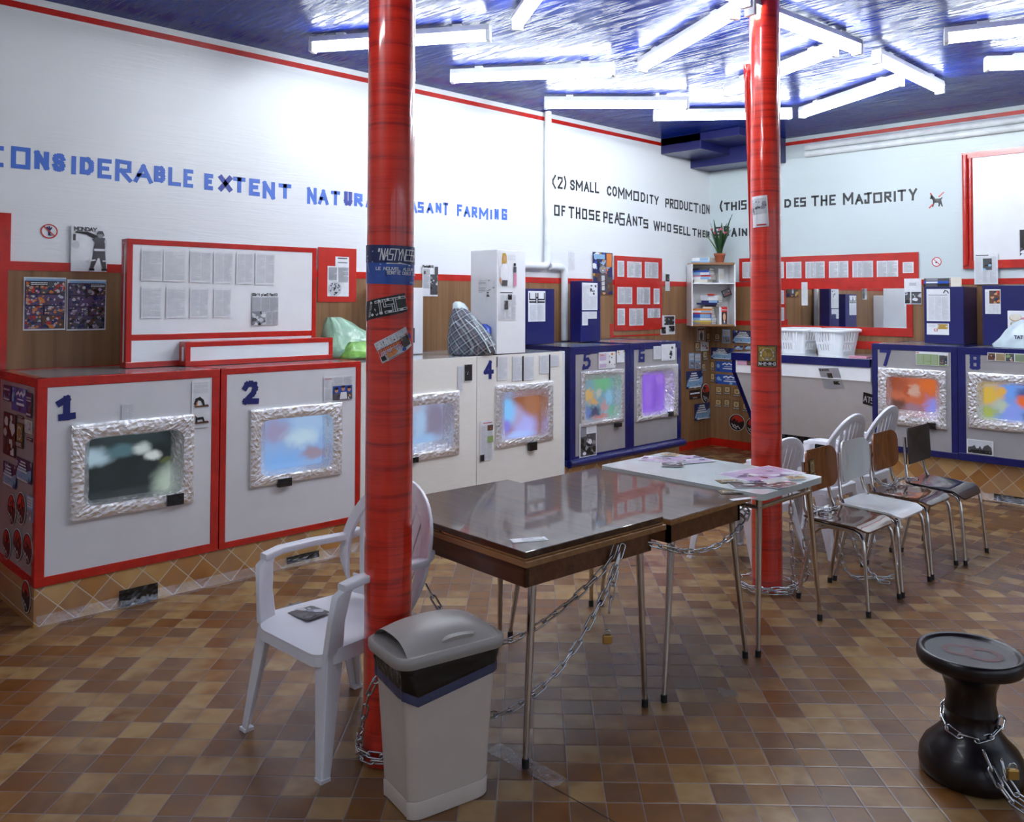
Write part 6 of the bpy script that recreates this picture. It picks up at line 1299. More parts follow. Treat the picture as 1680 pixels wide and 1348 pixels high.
# ================================================================== CHAINS
_lm = MB(); pts = []
for k in range(9): a = R(-90+180*k/8); pts.append((.0215+.0098*math.cos(a), .0098*math.sin(a), 0))
for k in range(9): a = R(90+180*k/8); pts.append((-.0215+.0098*math.cos(a), .0098*math.sin(a), 0))
_lm.tube(pts, .0039, 8, closed=True); _tmp = _lm.build('link', M['chainmetal']); LINK = _tmp.data; bpy.data.objects.remove(_tmp)
def smooth(P, it=2):
    P = [Vector(p) for p in P]
    for _ in range(it):
        q = [P[0]]
        for a, b in zip(P, P[1:]): q += [a.lerp(b, .25), a.lerp(b, .75)]
        P = q+[P[-1]]
    return P
def chain(path, label, lock=None, pitch=.0505, sm=2, loc=None):
    P = smooth(path, sm) if sm else [Vector(p) for p in path]; o0 = P[0].copy(); t = thing('chain', label, 'chain', (o0.x, o0.y, o0.z))
    d = [0]
    for a, b in zip(P, P[1:]): d.append(d[-1]+(b-a).length)
    def at(s):
        s = min(max(s, 0), d[-1]); i = 0
        while i < len(d)-2 and d[i+1] < s: i += 1
        return P[i].lerp(P[i+1], (s-d[i])/max(1e-9, d[i+1]-d[i]))
    n = int(d[-1]/pitch); rnd = random.Random(n)
    for k in range(n):
        a, b = at(k*pitch), at((k+1)*pitch); c = (a+b)/2-o0; x = (b-a).normalized(); up = ZA if abs(x.z) < .95 else XA
        y = up.cross(x).normalized(); z = x.cross(y); r = R(42 if k % 2 else -48)+rnd.uniform(-.25, .25); y2 = y*math.cos(r)+z*math.sin(r); z2 = x.cross(y2)
        l = bpy.data.objects.new('link', LINK); C.objects.link(l); l.parent = t; l.matrix_local = Matrix(((x.x, y2.x, z2.x, c.x), (x.y, y2.y, z2.y, c.y), (x.z, y2.z, z2.z, c.z), (0, 0, 0, 1)))
    return t
def padlock(p, rz, label):
    t = thing('padlock', label, 'padlock', p, rz)
    m = MB(); m.box(-.018, -.008, 0, .018, .008, .032); m.build('body', M['brass'], t, bevel=.003)
    m = MB(); m.tube([(-.011, 0, .030)]+[(.011*-math.cos(math.pi*k/8), 0, .040+.012*math.sin(math.pi*k/8)) for k in range(9)]+[(.011, 0, .030)], .003, 8); m.build('shackle', M['chainmetal'], t)
def coil(c, r, turns, z0, z1, a0=0, wob=.012, n=20, seed=1):
    rnd = random.Random(seed); N = int(turns*n); return [Vector((c.x+(r+rnd.uniform(-wob, wob)+.004*(k % 3))*math.cos(a0+2*math.pi*k/n), c.y+(r+rnd.uniform(-wob, wob))*math.sin(a0+2*math.pi*k/n), z0+(z1-z0)*k/max(1, N-1))) for k in range(N)]
c1, c2 = COL
hook = Vector((-2.13, 2.66, .70))
chain(coil(c1, CR+.019, 2.75, .012, .072, R(-30), .004)+[Vector((-2.585, 1.775, .085)), Vector((-2.56, 1.765, .14)), Vector((-2.525, 1.755, .23)), Vector((-2.49, 1.755, .32)), Vector((-2.462, 1.80, .38)), Vector((-2.455, 1.87, .37)), Vector((-2.46, 1.95, .33)), Vector((-2.42, 2.07, .20))]
      + [Vector((-2.28, 2.13, .15)), Vector((-2.19, 2.27, .23)), Vector((-2.14, 2.42, .36)), Vector((-2.12, 2.56, .53)), Vector((-2.105, 2.63, .66)), hook+Vector((.018, 0, .02))],
      'chain wrapped round the foot of the nearer column and running up to the table edge', sm=1)
chain([hook+Vector((.012, -.03, .01)), Vector((-2.13, 2.61, .64)), Vector((-2.20, 2.49, .52)), Vector((-2.31, 2.38, .40)), Vector((-2.42, 2.28, .33)), Vector((-2.56, 2.22, .34)), Vector((-2.70, 2.22, .43)), Vector((-2.76, 2.20, .52))], 'chain slung from the table edge back to the near white armchair', sm=2)
chain([hook+Vector((.01, .015, .0)), Vector((-2.118, 2.62, .60)), Vector((-2.120, 2.60, .50)), Vector((-2.122, 2.585, .42))], 'short chain end hanging from the table edge with a padlock', sm=2)
padlock((-2.122, 2.583, .345), R(50), 'brass padlock hanging from the short chain end under the table')
chain([Vector((-2.16, 2.83, .675)), Vector((-2.12, 2.90, .655)), Vector((-2.095, 3.05, .600)), Vector((-2.09, 3.25, .575)), Vector((-2.09, 3.42, .60)), Vector((-2.10, 3.55, .645)), Vector((-2.12, 3.62, .690)), Vector((-2.17, 3.62, .68)), Vector((-2.16, 3.56, .66)), Vector((-2.10, 3.57, .655))], 'chain sagging between the legs along the edge of the middle table', sm=2)
chain(coil(c2, .150, 1.6, .012, .045, R(200), .022, 14, 3)+[Vector((-2.40, 4.62, .05)), Vector((-2.33, 4.60, .10)), Vector((-2.335, 4.585, .22)), Vector((-2.34, 4.57, .36)), Vector((-2.33, 4.60, .44)), Vector((-2.30, 4.66, .475)), Vector((-2.22, 4.72, .47))], 'chain coiled round the foot of the farther column', sm=2)
chain([Vector((-2.452, 4.665, .02)), Vector((-2.455, 4.660, .2)), Vector((-2.458, 4.655, .42)), Vector((-2.46, 4.64, .62)), Vector((-2.42, 4.56, .66)), Vector((-2.36, 4.42, .65))], 'chain hanging straight down beside the farther column', sm=1)
chain([Vector((-2.37, 4.64, .66)), Vector((-2.355, 4.63, .54)), Vector((-2.325, 4.66, .475)), Vector((-2.27, 4.74, .468)), Vector((-2.26, 4.84, .47)), Vector((-2.30, 4.93, .44)), Vector((-2.32, 4.95, .30)), Vector((-2.31, 4.97, .12)), Vector((-2.28, 5.02, .02)), Vector((-2.22, 5.12, .012)), Vector((-2.14, 5.19, .012)), Vector((-2.10, 5.28, .02)), Vector((-2.13, 5.37, .06)), Vector((-2.14, 5.38, .22)), Vector((-2.15, 5.38, .36))], 'chain threaded under the first two school chairs and lying on the floor', sm=2)
chain([Vector((-2.36, 5.05, .48)), Vector((-2.34, 5.02, .46)), Vector((-2.32, 5.10, .36)), Vector((-2.31, 5.14, .18)), Vector((-2.25, 5.20, .02)), Vector((-2.18, 5.14, .03)), Vector((-2.14, 5.08, .012)), Vector((-2.08, 5.14, .012))], 'chain hanging behind the white school chair into a small heap', sm=2)
chain([Vector((-2.36, 5.50, .62)), Vector((-2.345, 5.52, .53)), Vector((-2.305, 5.56, .478)), Vector((-2.26, 5.64, .475)), Vector((-2.30, 5.76, .49)), Vector((-2.28, 5.86, .488)), Vector((-2.22, 5.90, .48)), Vector((-2.24, 5.96, .475))], 'chain bunched on the seat backs of the third and fourth school chairs', sm=2)
w = [Vector((sc.x+.098*math.cos(R(a)), sc.y+.098*math.sin(R(a)), z)) for a, z in ((150, .215), (190, .20), (230, .175), (260, .165), (285, .16), (310, .165), (335, .185), (0, .205), (20, .215), (40, .21))]
chain(w, 'chain looped round the waist of the dark stool', sm=1)
def sp_(px, py, z): return atz(px, py, z)
chain([sp_(1612, 1228, .155)+Vector((.01, -.02, 0)), sp_(1622, 1252, .125), sp_(1636, 1282, .09), sp_(1652, 1308, .05), sp_(1672, 1325, .03), sp_(1700, 1340, .012)], 'outer chain strand trailing from the stool to the right edge', sm=2)
chain([sp_(1640, 1240, .135)+Vector((.015, -.03, 0)), sp_(1644, 1262, .11), sp_(1656, 1290, .075), sp_(1676, 1312, .04), sp_(1706, 1326, .015)], 'inner chain strand trailing from the stool to the right edge', sm=2)
q = sp_(1655, 1258, .115); padlock((q.x+.02, q.y-.03, q.z-.02), R(40), 'brass padlock on the chain of the dark stool')
# ================================================================== COUNTER WITH A SLOPING FRONT
cx0, cx1, cy0, czt = -4.775, X7-.012, 7.85, 1.127
t = thing('counter', 'grey counter with blue edge and sloping front between the corner and machine 7', 'counter', (cx0, cy0, 0)); w = cx1-cx0; d = YW-cy0-.003
zs_ = .925; ysb, zsb = .30, .300; xcut = aty(1240.5, 705, cy0+ysb).x-cx0
m = MB()
prof = [(0, zs_), (ysb, zsb), (d, zsb), (d, czt-.03), (0, czt-.03)]
m.loft([[(xcut if z == zsb else 0, y, z) for y, z in prof], [(w, y, z) for y, z in prof]], 0, smooth=False); m.build('body', M['countergrey'], t, merge=True)
m = MB(); m.box(.03, -.008, zs_-.004, w, .0, czt-.075); m.build('white_strip', M['boxwhite'], t, bevel=.002)
m = MB(); m.box(-.015, -.016, czt-.03, w, d, czt); m.build('worktop', M['machtop'], t, bevel=.003)
m = MB(); m.box(-.018, -.019, czt-.078, w, .02, czt-.002); m.box(-.012, -.012, zs_-.01, .028, .03, czt-.07)
n_ = Vector((0, -(zs_-zsb), -ysb)).normalized()
a, b = Vector((0, 0, zs_)), Vector((0, ysb, zsb))
for x0, x1 in ((-.012, .030),):
    m.add([Vector((x+(xcut if p is b else 0), *(p+n_*o).yz)) for x in (x0, x1) for p in (a, b) for o in (-.01, .008)], [(0, 1, 3, 2), (4, 6, 7, 5), (0, 4, 5, 1), (2, 3, 7, 6), (1, 5, 7, 3), (0, 2, 6, 4)])
m.build('blue_edging', M['blue'], t, merge=True)
rnd = random.Random(5); rows = []
for i in range(70):
    x = xcut+.02+(w-xcut-.02)*i/69; rows.append([(x, ysb+.015+rnd.uniform(-.012, .012)-.03*(1-z/.29), z+(rnd.uniform(-.006, .012) if z > .25 else 0)) for z in (.31, .24, .18, .11, .05, .0)])
m = MB(); m.grid(rows, 0, False); o = m.build('black_skirt', M['blackplastic'], t)
S('B', (1209, 587, 1240, 600.5), cy0-.0105, lambda s, q: (s.rect(.02, .05, .98, .95, 'pink'), s.text(.05, .1, .5, .9, 'lilac', pitch=.012), s.photo(.54, .05, .80, .95, ['brown', 'skin', 'dgrey'], 3, 9, 'brown')), 'picture_strip', 'pink picture strip at the left end of the counter edge', 'paper')
ysl = Vector((0, -(zs_-zsb), -ysb)).normalized()
V = Vector((0, -ysb, zs_-zsb)).normalized()
def slope_sheet(px, w_, h_, rot, draw, name, label, cat, base='white'):
    d_ = ray(*px); p0 = Vector((cx0, cy0, zs_)); k = (p0-EYEP).dot(ysl)/d_.dot(ysl); c = EYEP+d_*k+ysl*.0015
    U = XA; mw = frame(c, U, V, ysl if False else U.cross(V)) @ Matrix.Rotation(rot, 4, 'Z') @ Matrix.Translation((-w_/2, -h_/2, 0)); sh = Sheet(w_, h_, base); draw(sh, 4); put(sh, name, mw, label, cat)
slope_sheet((1364, 620), .20, .22, R(4), lambda s, q: (s.word('Bundesliga'[:6].upper(), .02, .86, .5, .94, 'dgrey', .006), s.text(.05, .05, .95, .8, 'lgrey'), s.photo(.35, .45, .6, .75, ['dgrey', 'brown', 'grey'], 3, 8), s.photo(.55, .2, .85, .36, ['black', 'dgrey', 'white'], 4, 7)), 'newspaper_cutting', 'tilted cutting with small photos on the sloping counter front', 'paper', 'lgrey')
slope_sheet((1426, 655), .11, .13, R(-14), lambda s, q: (s.word('ATS', .05, .25, .95, .7, 'white', .008)), 'lettered_sticker', 'black sticker with ornate letters on the counter front beside machine 7', 'sticker', 'black')
# ------------------------------------------------------------------ laundry baskets
def basket(label, loc, rz):
    t = thing('laundry_basket', label, 'basket', loc, rz, 'white laundry baskets on the counter'); H = .245
    def rg(f): return rrect(.165+.040*f, .128+.035*f, .05, 5)
    m = MB(); m.loft([[(x, y, .002) for x, y in rg(0)], [(x, y, .012) for x, y in rg(0)]], 0); m.build('base', M['basket'], t)
    n = len(rg(0)); m = MB()
    def P(k, f):  # walk the outline evenly
        o = rg(f); L = [0]
        for i in range(n): a, b = o[i], o[(i+1) % n]; L.append(L[-1]+math.hypot(b[0]-a[0], b[1]-a[1]))
        s = (k % 1.0)*L[-1]; i = 0
        while L[i+1] < s: i += 1
        u = (s-L[i])/max(1e-9, L[i+1]-L[i]); a, b = o[i], o[(i+1) % n]; return Vector((a[0]+(b[0]-a[0])*u, a[1]+(b[1]-a[1])*u, H*f))
    N = 44
    def isslot(k): return (k % 11) in (1, 3, 5, 7)
    NS = N*2
    for k in range(NS):
        for f0, f1 in ((0, .14), (.14, .42), (.42, .50), (.50, .88), (.88, 1.0)):
            if f0 in (.14, .50) and k % 2 == 1 and (k//2) % 11 not in (0, 1, 10): continue
            a, b, c, d_ = P(k/NS, f0), P((k+1)/NS-1e-6, f0), P((k+1)/NS-1e-6, f1), P(k/NS, f1); m.quad(a, b, c, d_)
    o = m.build('slotted_wall', M['basket'], t); s = o.modifiers.new('solid', 'SOLIDIFY'); s.thickness = .003
    m = MB(); A = [(x*1.0, y, H-.004) for x, y in rg(1.0)]; B = [(x*1.075, y*1.10, H-.010) for x, y in rg(1.0)]; C_ = [(x*1.08, y*1.105, H-.024) for x, y in rg(1.0)]
    m.grid([A, [(x, y, z+.012) for x, y, z in A], [(x, y, z+.010) for x, y, z in B], B, C_], 0, True, True); o = m.build('rim', M['basket'], t); s = o.modifiers.new('solid', 'SOLIDIFY'); s.thickness = .003
    return t
B1 = basket('white slotted laundry basket on the counter next to machine 7', (-3.915, 8.355, czt), R(90))
copy_tree(B1, 'white slotted laundry basket on the counter, partly behind the farther column', (-4.315, 8.35, czt), R(92))
m = MB(); q = atz(1415, 587, czt); m.box(q.x-.12, q.y-.03, czt+.0005, q.x+.05, q.y+.09, czt+.014); tag(m.build('booklet', PAL[PI['pink']], bevel=.002), 'flat reddish booklet on the counter against machine 7', 'booklet')
# ================================================================== CORNER SHELF AND BOOKS
DEP = 9.36; kf = DEP/FPX
sX = Vector((_r0.x, _r0.y, 0)); sN = Vector((-_f0.x, -_f0.y, 0))    # along the shelf, and out of it
def spt(cx, cy): return atd(1125+cx/10.79, 415+cy/10.79, DEP)
bl = spt(105, 1293); SW = 780/10.79*kf; zsh = bl.z
def sloc(cx, cy): p = spt(cx, cy); return (p-bl).dot(sX), p.z-zsh
ang = math.atan2(sX.y, sX.x)
t = thing('corner_shelf', 'small white bookshelf with brown top and bottom edges hung in the far corner', 'shelf', bl, ang); SD = .27
Ht = sloc(500, 165)[1]; zm = sloc(500, 535)[1]
for x in (0, SW-.014): m = MB(); m.box(x, 0, .0, x+.014, SD, Ht-.018); m.build('side_panel', M['boxwhite'], t, bevel=.001)
m = MB(); m.box(0, SD-.006, 0, SW, SD, Ht-.018); m.build('back_panel', M['boxwhite'], t)
m = MB(); m.box(.012, -.004, Ht-.022, SW-.008, SD, Ht); m.build('top_board', M['shelfwood'], t); m = MB(); m.box(.012, -.004, .0, SW-.012, SD, .018); m.build('bottom_board', M['shelfwood'], t); m = MB(); m.box(.012, .004, zm-.007, SW-.012, SD, zm+.007); m.build('middle_board', M['boxwhite'], t)
TH = R(36)
def book(cx0_, cxs, cxp, cy0_, cy1_, cov, label, page='cream', y_front=.012, zb=None, group='books on the corner shelf', band=None):
    """lying book seen at its corner: spine from cx0 to cxs, page edge from cxs to cxp"""
    xa, z1 = sloc(cx0_, cy0_); xs, _ = sloc(cxs, cy0_); xp, z0 = sloc(cxp, cy1_)
    if zb is not None: z1 += zb-z0; z0 = zb
    L = (xs-xa)/math.cos(TH); Wd = min(.16, max(.05, (xp-xs)/math.sin(TH)))
    th = max(.006, z1-z0-.0008)
    t = thing('book', label, 'book', (0, 0, 0), 0, group)
    # local: x along the spine towards the near corner, y back along the pages
    mw = Matrix.Translation(bl) @ Matrix.Rotation(ang, 4, 'Z') @ Matrix.Translation((xs, y_front, z0)) @ Matrix.Rotation(-TH, 4, 'Z'); t.matrix_world = mw
    c = min(.0022, th*.2); m = MB(); m.box(-L, 0, 0, 0, Wd, c); m.box(-L, 0, th-c, 0, Wd, th); m.box(-L, 0, c, 0, .003, th-c); m.build('cover', M['ink_'+cov] if False else PAL[PI[cov]], t)
    m = MB(); m.box(-L+.003, .003, c, -.002, Wd-.002, th-c); m.build('pages', PAL[PI[page]], t)
    if band: m = MB(); m.box(-L*.55, -.0008, c, -L*.05, .0, th-c); m.build('spine_label', PAL[PI[band]], t)
    return z0+th
z = Ht+.0005
z = book(150, 430, 590, 130, 165, 'lblue', 'light blue book lying on top of the corner shelf', zb=z)+.0006
z = book(165, 430, 600, 75, 130, 'white', 'white and blue book topmost on the corner shelf, beside the flowerpot', zb=z, band='lblue')
z = zm+.0075
for a in ((190, 390, 540, 455, 515, 'cream', 'cream book at the bottom of the upper left stack', 'cream', None), (170, 450, 590, 405, 455, 'white', 'white and grey-blue book above the cream one in the upper left stack', 'cream', 'lblue'), (180, 460, 590, 372, 405, 'pink', 'magenta book in the middle of the upper left stack', 'cream', 'red'), (170, 440, 560, 318, 372, 'lblue', 'pale blue book above the magenta one', 'cream', 'white'), (190, 420, 555, 285, 318, 'blue', 'thin blue book second from the top of the upper left stack', 'cream', None), (150, 430, 560, 245, 285, 'black', 'black book topmost in the upper left stack', 'cream', 'dgrey')): z = book(*a[:7], page=a[7], zb=z, band=a[8])+.0004
z = zm+.0075
for i, a in enumerate(((605, 612, 750, 450, 515, 'white', 'white book at the bottom of the upper right stack'), (605, 612, 725, 410, 445, 'cream', 'cream book second in the upper right stack'), (605, 612, 735, 340, 408, 'cream', 'thick cream book third in the upper right stack'), (600, 608, 745, 248, 335, 'white', 'thick white book topmost in the upper right stack'))): z = book(*a, page='white' if i in (0, 3) else 'cream', zb=z, y_front=.03)+.0004
z = .0185
for a in ((140, 465, 600, 1225, 1265, 'grey', 'grey and yellow book at the bottom of the lower stack', 'white', 'gold'), (190, 470, 595, 1190, 1222, 'yellow', 'yellow-green book second from the bottom', 'white', None), (140, 470, 590, 1140, 1190, 'lblue', 'pale blue and black book third from the bottom', 'white', 'white'), (150, 460, 565, 1068, 1138, 'blue', 'thick blue book in the middle of the lower stack', 'cream', 'lblue'), (160, 460, 545, 1040, 1066, 'red', 'orange-red book of the lower stack', 'cream', 'orange'), (165, 465, 545, 1002, 1040, 'white', 'white and blue book under the orange one', 'cream', 'lblue'), (170, 465, 550, 962, 1000, 'orange', 'orange book on top of the lower stack', 'cream', None)): z = book(*a[:7], page=a[7], zb=z, band=a[8])+.0004
zlow = z
z = book(330, 470, 600, 925, 960, 'cream', 'small pale book bridging to the upper pile', zb=z)+.0004
z = book(370, 540, 640, 888, 925, 'black', 'black book at the foot of the navy pile', zb=z)+.0004
z = book(250, 560, 700, 850, 886, 'navy', 'wide thin navy book jutting out to the left', zb=z)+.0004
z = book(325, 585, 690, 805, 850, 'navy', 'navy book with a pale blue label', zb=z, band='lblue')+.0004
z = book(312, 580, 690, 708, 803, 'lgrey', 'thick grey-white reference book with navy top', zb=z, band='white')+.0004
z = book(405, 510, 600, 680, 706, 'red', 'small red book on top of the pile', zb=z)+.0004
def upright(cx0_, cx1_, cy0_, cy1_, dep, yf, cov, label, rot=0, rz=0.0, face=None):
    xa, z1 = sloc(cx0_, cy0_); xb_, z0 = sloc(cx1_, cy1_); wv, h = xb_-xa, z1-z0
    t = thing('book', label, 'book', (0, 0, 0), 0, 'books on the corner shelf'); t.matrix_world = Matrix.Translation(bl) @ Matrix.Rotation(ang, 4, 'Z') @ Matrix.Translation((xa+wv/2, yf, z0+h/2 if rot else z0)) @ Matrix.Rotation(rz, 4, 'Z') @ Matrix.Rotation(rot, 4, 'Y') @ Matrix.Translation((-wv/2, 0, -h/2 if rot else 0))
    m = MB(); m.box(0, 0, 0, wv, .003, h); m.box(0, dep-.003, 0, wv, dep, h); m.box(0, .003, 0, .003, dep-.003, h); m.build('cover', PAL[PI[cov]], t)
    m = MB(); m.box(.003, .003, .002, wv-.002, dep-.003, h-.002); m.build('pages', PAL[PI['cream']], t)
    if face:
        s = Sheet(wv, h, cov, .0004); s.mb = MB(); s.z = .0004; face(s); s.mb.build('cover_picture', PAL, t, warp=lambda p: Vector((p.x, -p.z, p.y)))
zu = .0187
upright(604, 642, 962, 1265, .10, .02, 'white', 'white upright book edge beside the portrait book')
def portrait(s): s.rect(0, .72, 1, 1, 'red'); s.rect(.1, .8, .9, .84, 'white'); s.rect(.05, .0, .95, .70, 'black'); s.ell(.5, .42, .24, .22, 'skin'); s.poly([(.12, 0), (.25, .2), (.75, .2), (.9, 0)], 'dgrey'); s.poly([(.4, .2), (.6, .2), (.5, .05)], 'white')
upright(646, 750, 950, 1265, .035, .035, 'red', 'upright book with a red-topped portrait cover in the corner shelf', face=portrait)
def dk(s): s.photo(.1, .2, .9, .9, ['brown', 'grey', 'dgrey'], 3, 10, 'dgrey'); s.rect(.15, .3, .85, .36, 'red')
upright(690, 850, 640, 770, .02, .10, 'black', 'black paperback leaning tilted at the top right of the lower shelf', rot=R(-22), face=dk)
# ------------------------------------------------------------------ potted flower on the shelf
px0, _ = sloc(655, 165); pp = bl+sX*px0-sN*.12; pp.z = zsh+Ht
t = thing('flower_pot', 'terracotta pot with long green leaves and pink flowers on the corner shelf', 'plant', pp)
m = MB(); m.lathe([(.040, 0), (.044, .01), (.056, .075), (.060, .078), (.063, .105), (.057, .105), (.054, .092), (.001, .092)], 24, cap=False); m.build('pot', M['terracotta'], t)
m = MB(); m.lathe([(.054, .093), (.001, .096)], 20, cap=False); m.build('soil', M['soil'], t)
rnd = random.Random(9); lf = MB(); lf2 = MB()
for i in range(22):
    a = rnd.uniform(0, 6.28); ln = rnd.uniform(.22, .40); tilt = rnd.uniform(.08, .42); wd = rnd.uniform(.014, .022); d_ = Vector((math.cos(a), math.sin(a), 0)); s_ = Vector((-d_.y, d_.x, 0)); rows = []
    if i < 2: d_ = sX*(1 if i == 0 else -1)+sN*.2; ln = .46 if i == 0 else .30; tilt = .25 if i == 0 else .6; s_ = sN.copy()*.6+sX*.4
    for k in range(7):
        f = k/6; c = Vector((0, 0, .09))+d_*(.02+ln*math.sin(tilt)*f**1.5)+ZA*(ln*math.cos(tilt)*f); w_ = wd*math.sin(math.pi*(.12+.86*f))**.7; rows.append([c-s_*w_, c+d_*.004, c+s_*w_])
    (lf2 if i % 5 == 1 else lf).grid(rows)
lf.build('leaves', M['leaf'], t); lf2.build('pale_leaves', M['leaf2'], t)
for i in range(7):
    p = Vector((0, 0, .09)); o_ = sX*(-.095+.030*i+rnd.uniform(-.01, .01))+sN*rnd.uniform(-.02, .05); q = Vector((0, 0, rnd.uniform(.30, .37)))+o_*.9
    m = MB(); m.tube([p, p.lerp(q, .5)+o_*.1, q], .0025, 6); s_ = m.build('flower_stem', M['leaf2'], t)
    m = MB()
    for j in range(5):
        a = 2*math.pi*j/5; dd = Vector((math.cos(a), math.sin(a), 0)); ss = Vector((-dd.y, dd.x, 0)); m.grid([[q-ss*.003, q+ss*.003], [q+dd*.013+ZA*.010-ss*.009, q+dd*.013+ZA*.010+ss*.009], [q+dd*.017+ZA*.028-ss*.005, q+dd*.017+ZA*.028+ss*.005]])
    m.build('petals', M['petal'], s_)
# ================================================================== BAGS, BOOKS ON THE BLUE BOX, BUCKET
def lump(rings, seed, jit, n=40):
    """a soft bag: rings of (z, cx, cy, rx, ry) with creases"""
    rows = []
    for i, (z, cx, cy, rx, ry) in enumerate(rings):
        row = []
        for k in range(n):
            a = 2*math.pi*k/n; nz = noise.noise(Vector((math.cos(a)*1.7+seed, math.sin(a)*1.7, z*9)))*jit+noise.noise(Vector((math.cos(a)*5+seed, math.sin(a)*5, z*22)))*jit*.5
            e = .78; ca, sa = math.cos(a), math.sin(a); x = math.copysign(abs(ca)**e, ca); y = math.copysign(abs(sa)**e, sa); s = 1+nz; row.append((cx+rx*x*s, cy+ry*y*s, z+(nz*.05 if 0 < i < len(rings)-1 else 0)))
        rows.append(row)
    m = MB(); m.loft(rows, 0); return m
qb = aty(777, 540, 4.40); t = thing('plaid_bag', 'bulging plaid woven bag on the cream machines beside the tall white box', 'bag', (qb.x, 4.375, MT-.008), YAW)
m = lump([(0, 0, 0, .170, .10), (.015, 0, 0, .187, .118), (.07, 0, 0, .190, .125), (.15, -.015, 0, .168, .115), (.23, -.045, 0, .125, .095), (.30, -.070, 0, .088, .072), (.345, -.085, 0, .060, .05), (.365, -.09, 0, .03, .025)], 3.1, .13, 56); m.build('body', M['plaid'], t)
m = lump([(.30, -.075, .01, .055, .05), (.35, -.085, .01, .058, .05), (.385, -.098, .01, .042, .035), (.405, -.105, .01, .018, .015)], 7.7, .2, 28); m.build('white_carrier', M['whitebag'], t)
m = MB(); m.tube([(-.04, -.11, .27), (.04, -.135, .20), (.11, -.125, .10), (.15, -.10, .02)], .005, 8); m.tube([(.0, -.075, .30), (.09, -.09, .21), (.155, -.08, .11), (.19, -.05, .02)], .005, 8); m.build('piping', M['whitebag'], t)
m = lump([(.16, .12, .03, .03, .03), (.20, .11, .04, .035, .03), (.235, .09, .04, .02, .02)], 1.7, .3, 16); m.build('blue_carrier', M['bluebit'], t)
bg = atx(572, 588, -5.15); t = thing('carrier_bag', 'pale green plastic carrier bag with a lime one on machine 2, against the nearer column', 'bag', (-5.17, bg.y, MT+.005))
zt_ = atx(565, 541, -5.17).z-MT
m = lump([(0, 0, .02, .12, .20), (.03, 0, .02, .135, .215), (.10, -.02, .02, .12, .20), (.17, -.03, .0, .10, .16), (.24, -.04, -.05, .07, .10), (max(.28, zt_), -.04, -.09, .03, .05)], 2.2, .22); m.build('green_carrier', M['greenbag'], t)
m = lump([(0, .10, .03, .08, .16), (.02, .11, .03, .09, .175), (.07, .10, .05, .075, .15), (.11, .08, .06, .04, .10)], 5.2, .30); m.build('lime_carrier', M['limebag'], t)
q = aty(1672, 560, 8.12); t = thing('carrier_bag', 'crumpled pale blue-white plastic bag on machine 8 at the right edge', 'bag', (q.x, 8.10, 1.272))
m = lump([(0, 0, 0, .17, .11), (.02, 0, 0, .185, .115), (.08, .02, 0, .16, .11), (.14, .04, 0, .13, .09), (.20, .06, 0, .09, .07), (.235, .06, 0, .04, .03)], 4.4, .18); m.build('body', M['whitebag'], t)
sh = Sheet(.09, .03); sh.mb = MB(); sh.z = 0; sh.word('TATI', .0, .1, 1, .9, 'navy', .006); sh.mb.build('printed_word', PAL, t, warp=lambda p: Vector((p.x+.0, -.116-p.z, p.y+.075)))
# three books lying on the blue box above machine 7
zb7 = aty(1550, 470.5, YBB).z+.0006; xl, xr_ = aty(1514, 465, YBB).x, aty(1556.5, 465, YBB).x
for i, (c_, h_, lb, dx_) in enumerate((('black', .030, 'black book at the bottom of the pile on the blue box', .0), ('blue', .022, 'teal and white book in the middle of the pile on the blue box', .004), ('dgrey', .026, 'dark book on top of the pile on the blue box', .006))):
    t = thing('book', lb, 'book', (xl+dx_, YBB+.012, zb7), 0, 'books on the blue box'); w_ = xr_-xl-dx_
    m = MB(); m.box(0, 0, 0, w_, .17, .002); m.box(0, 0, h_-.002, w_, .17, h_); m.box(0, 0, .002, w_, .003, h_-.002); m.build('cover', PAL[PI[c_]], t)
    m = MB(); m.box(.002, .003, .002, w_-.002, .168, h_-.002); m.build('pages', PAL[PI['cream']], t)
    m = MB(); m.box(.02, -.0008, .004, w_*.55, 0, h_-.004); m.build('spine_label', PAL[PI[['dgrey', 'white', 'grey'][i]]], t); zb7 += h_+.0005
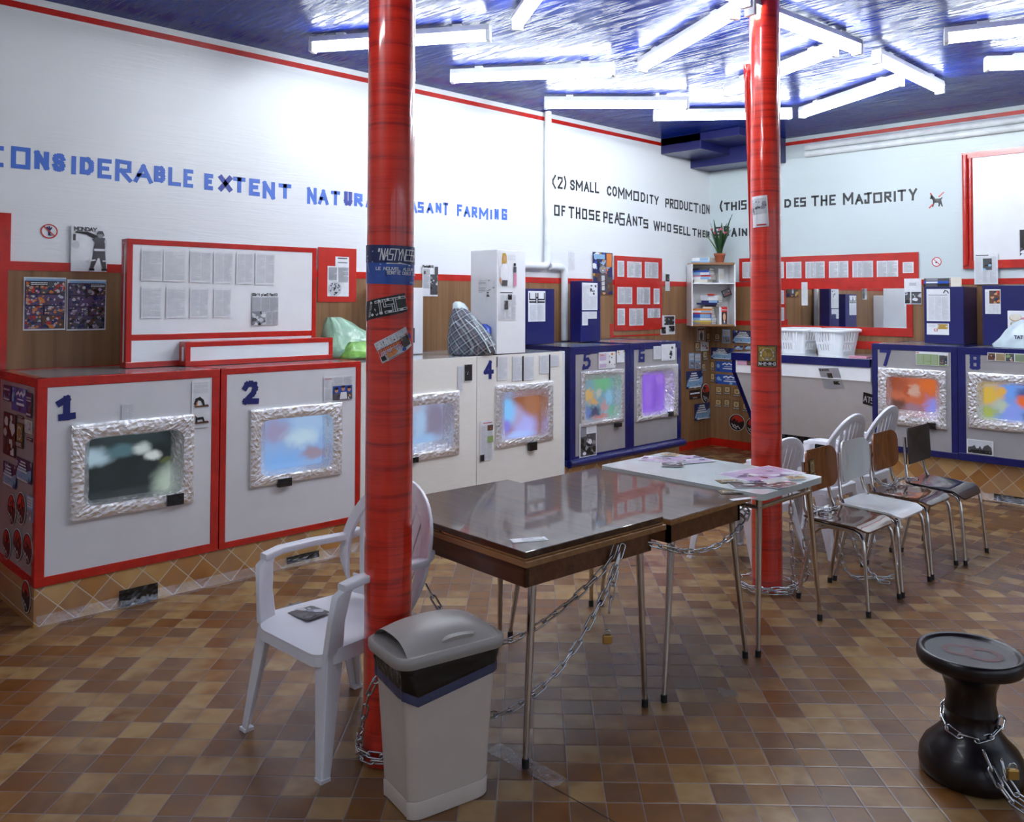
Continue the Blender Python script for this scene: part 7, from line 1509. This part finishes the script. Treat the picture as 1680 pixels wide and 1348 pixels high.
m = MB(); xo = xr_+.01; zo = aty(1550, 470.5, YBB).z; m.box(xo, YBB+.02, zo+.0005, xo+.09, YBB+.03, zo+.085); tag(m.build('card', PAL[PI['cream']], bevel=.002), 'cream card standing beside the book pile on the blue box', 'card')
# yellow bucket at the left edge
q = atz(-32, 966); t = thing('bucket', 'yellow bucket with white rim cut off by the left edge', 'bucket', (q.x, q.y, 0)); Hb = .27
m = MB(); m.lathe([(.092, 0), (.095, .005), (.115, Hb), (.111, Hb), (.091, .01), (.001, .01)], 32, cap=False); m.build('body', M['yellow'], t)
m = MB(); m.tube([(.116*math.cos(2*math.pi*k/32), .116*math.sin(2*math.pi*k/32), Hb) for k in range(32)], .006, 8, closed=True); m.build('rim', M['basket'], t)
m = MB(); m.tube([(.117, -.0, Hb-.03), (.150, .03, Hb-.09), (.155, .09, Hb-.10), (.09, .13, Hb-.08), (0, .118, Hb-.03)], .005, 8); m.build('handle', M['basket'], t)
# creased film on the floor seam near the table foot
rnd = random.Random(8)
def floorfilm(x0, y0, x1, y1, label):
    rows = []
    for i in range(26):
        rows.append([(x0+(x1-x0)*i/25+rnd.uniform(-.004, .004), y0+(y1-y0)*j/9+rnd.uniform(-.004, .004), .0012+rnd.uniform(0, .0035)) for j in range(10)])
    m = MB(); m.grid(rows, 0, False); tag(m.build('clear_film', M['film']), label, 'plastic film')
floorfilm(-2.36, 2.17, -2.02, 2.25, 'creased clear film on the floor at the nearest table foot')
m = MB(); m.box(-2.15, 2.1755, .0004, -1.3, 2.1775, .0014); tag(m.build('seam_strip', M['rubber']), 'dark seam line in the floor running out from the nearest table foot', 'seam')
m = MB(); pts = [Vector((atz(1192, 1136).x+.045*math.cos(a)*(1+.3*math.sin(3*a)), atz(1192, 1136).y+.035*math.sin(a)*(1+.25*math.cos(5*a)), .0008)) for a in [2*math.pi*k/24 for k in range(24)]]; m.poly(pts); tag(m.build('stain', PAL[PI['brown']]), 'small dark stain on the floor tiles in front of the tables', 'stain')
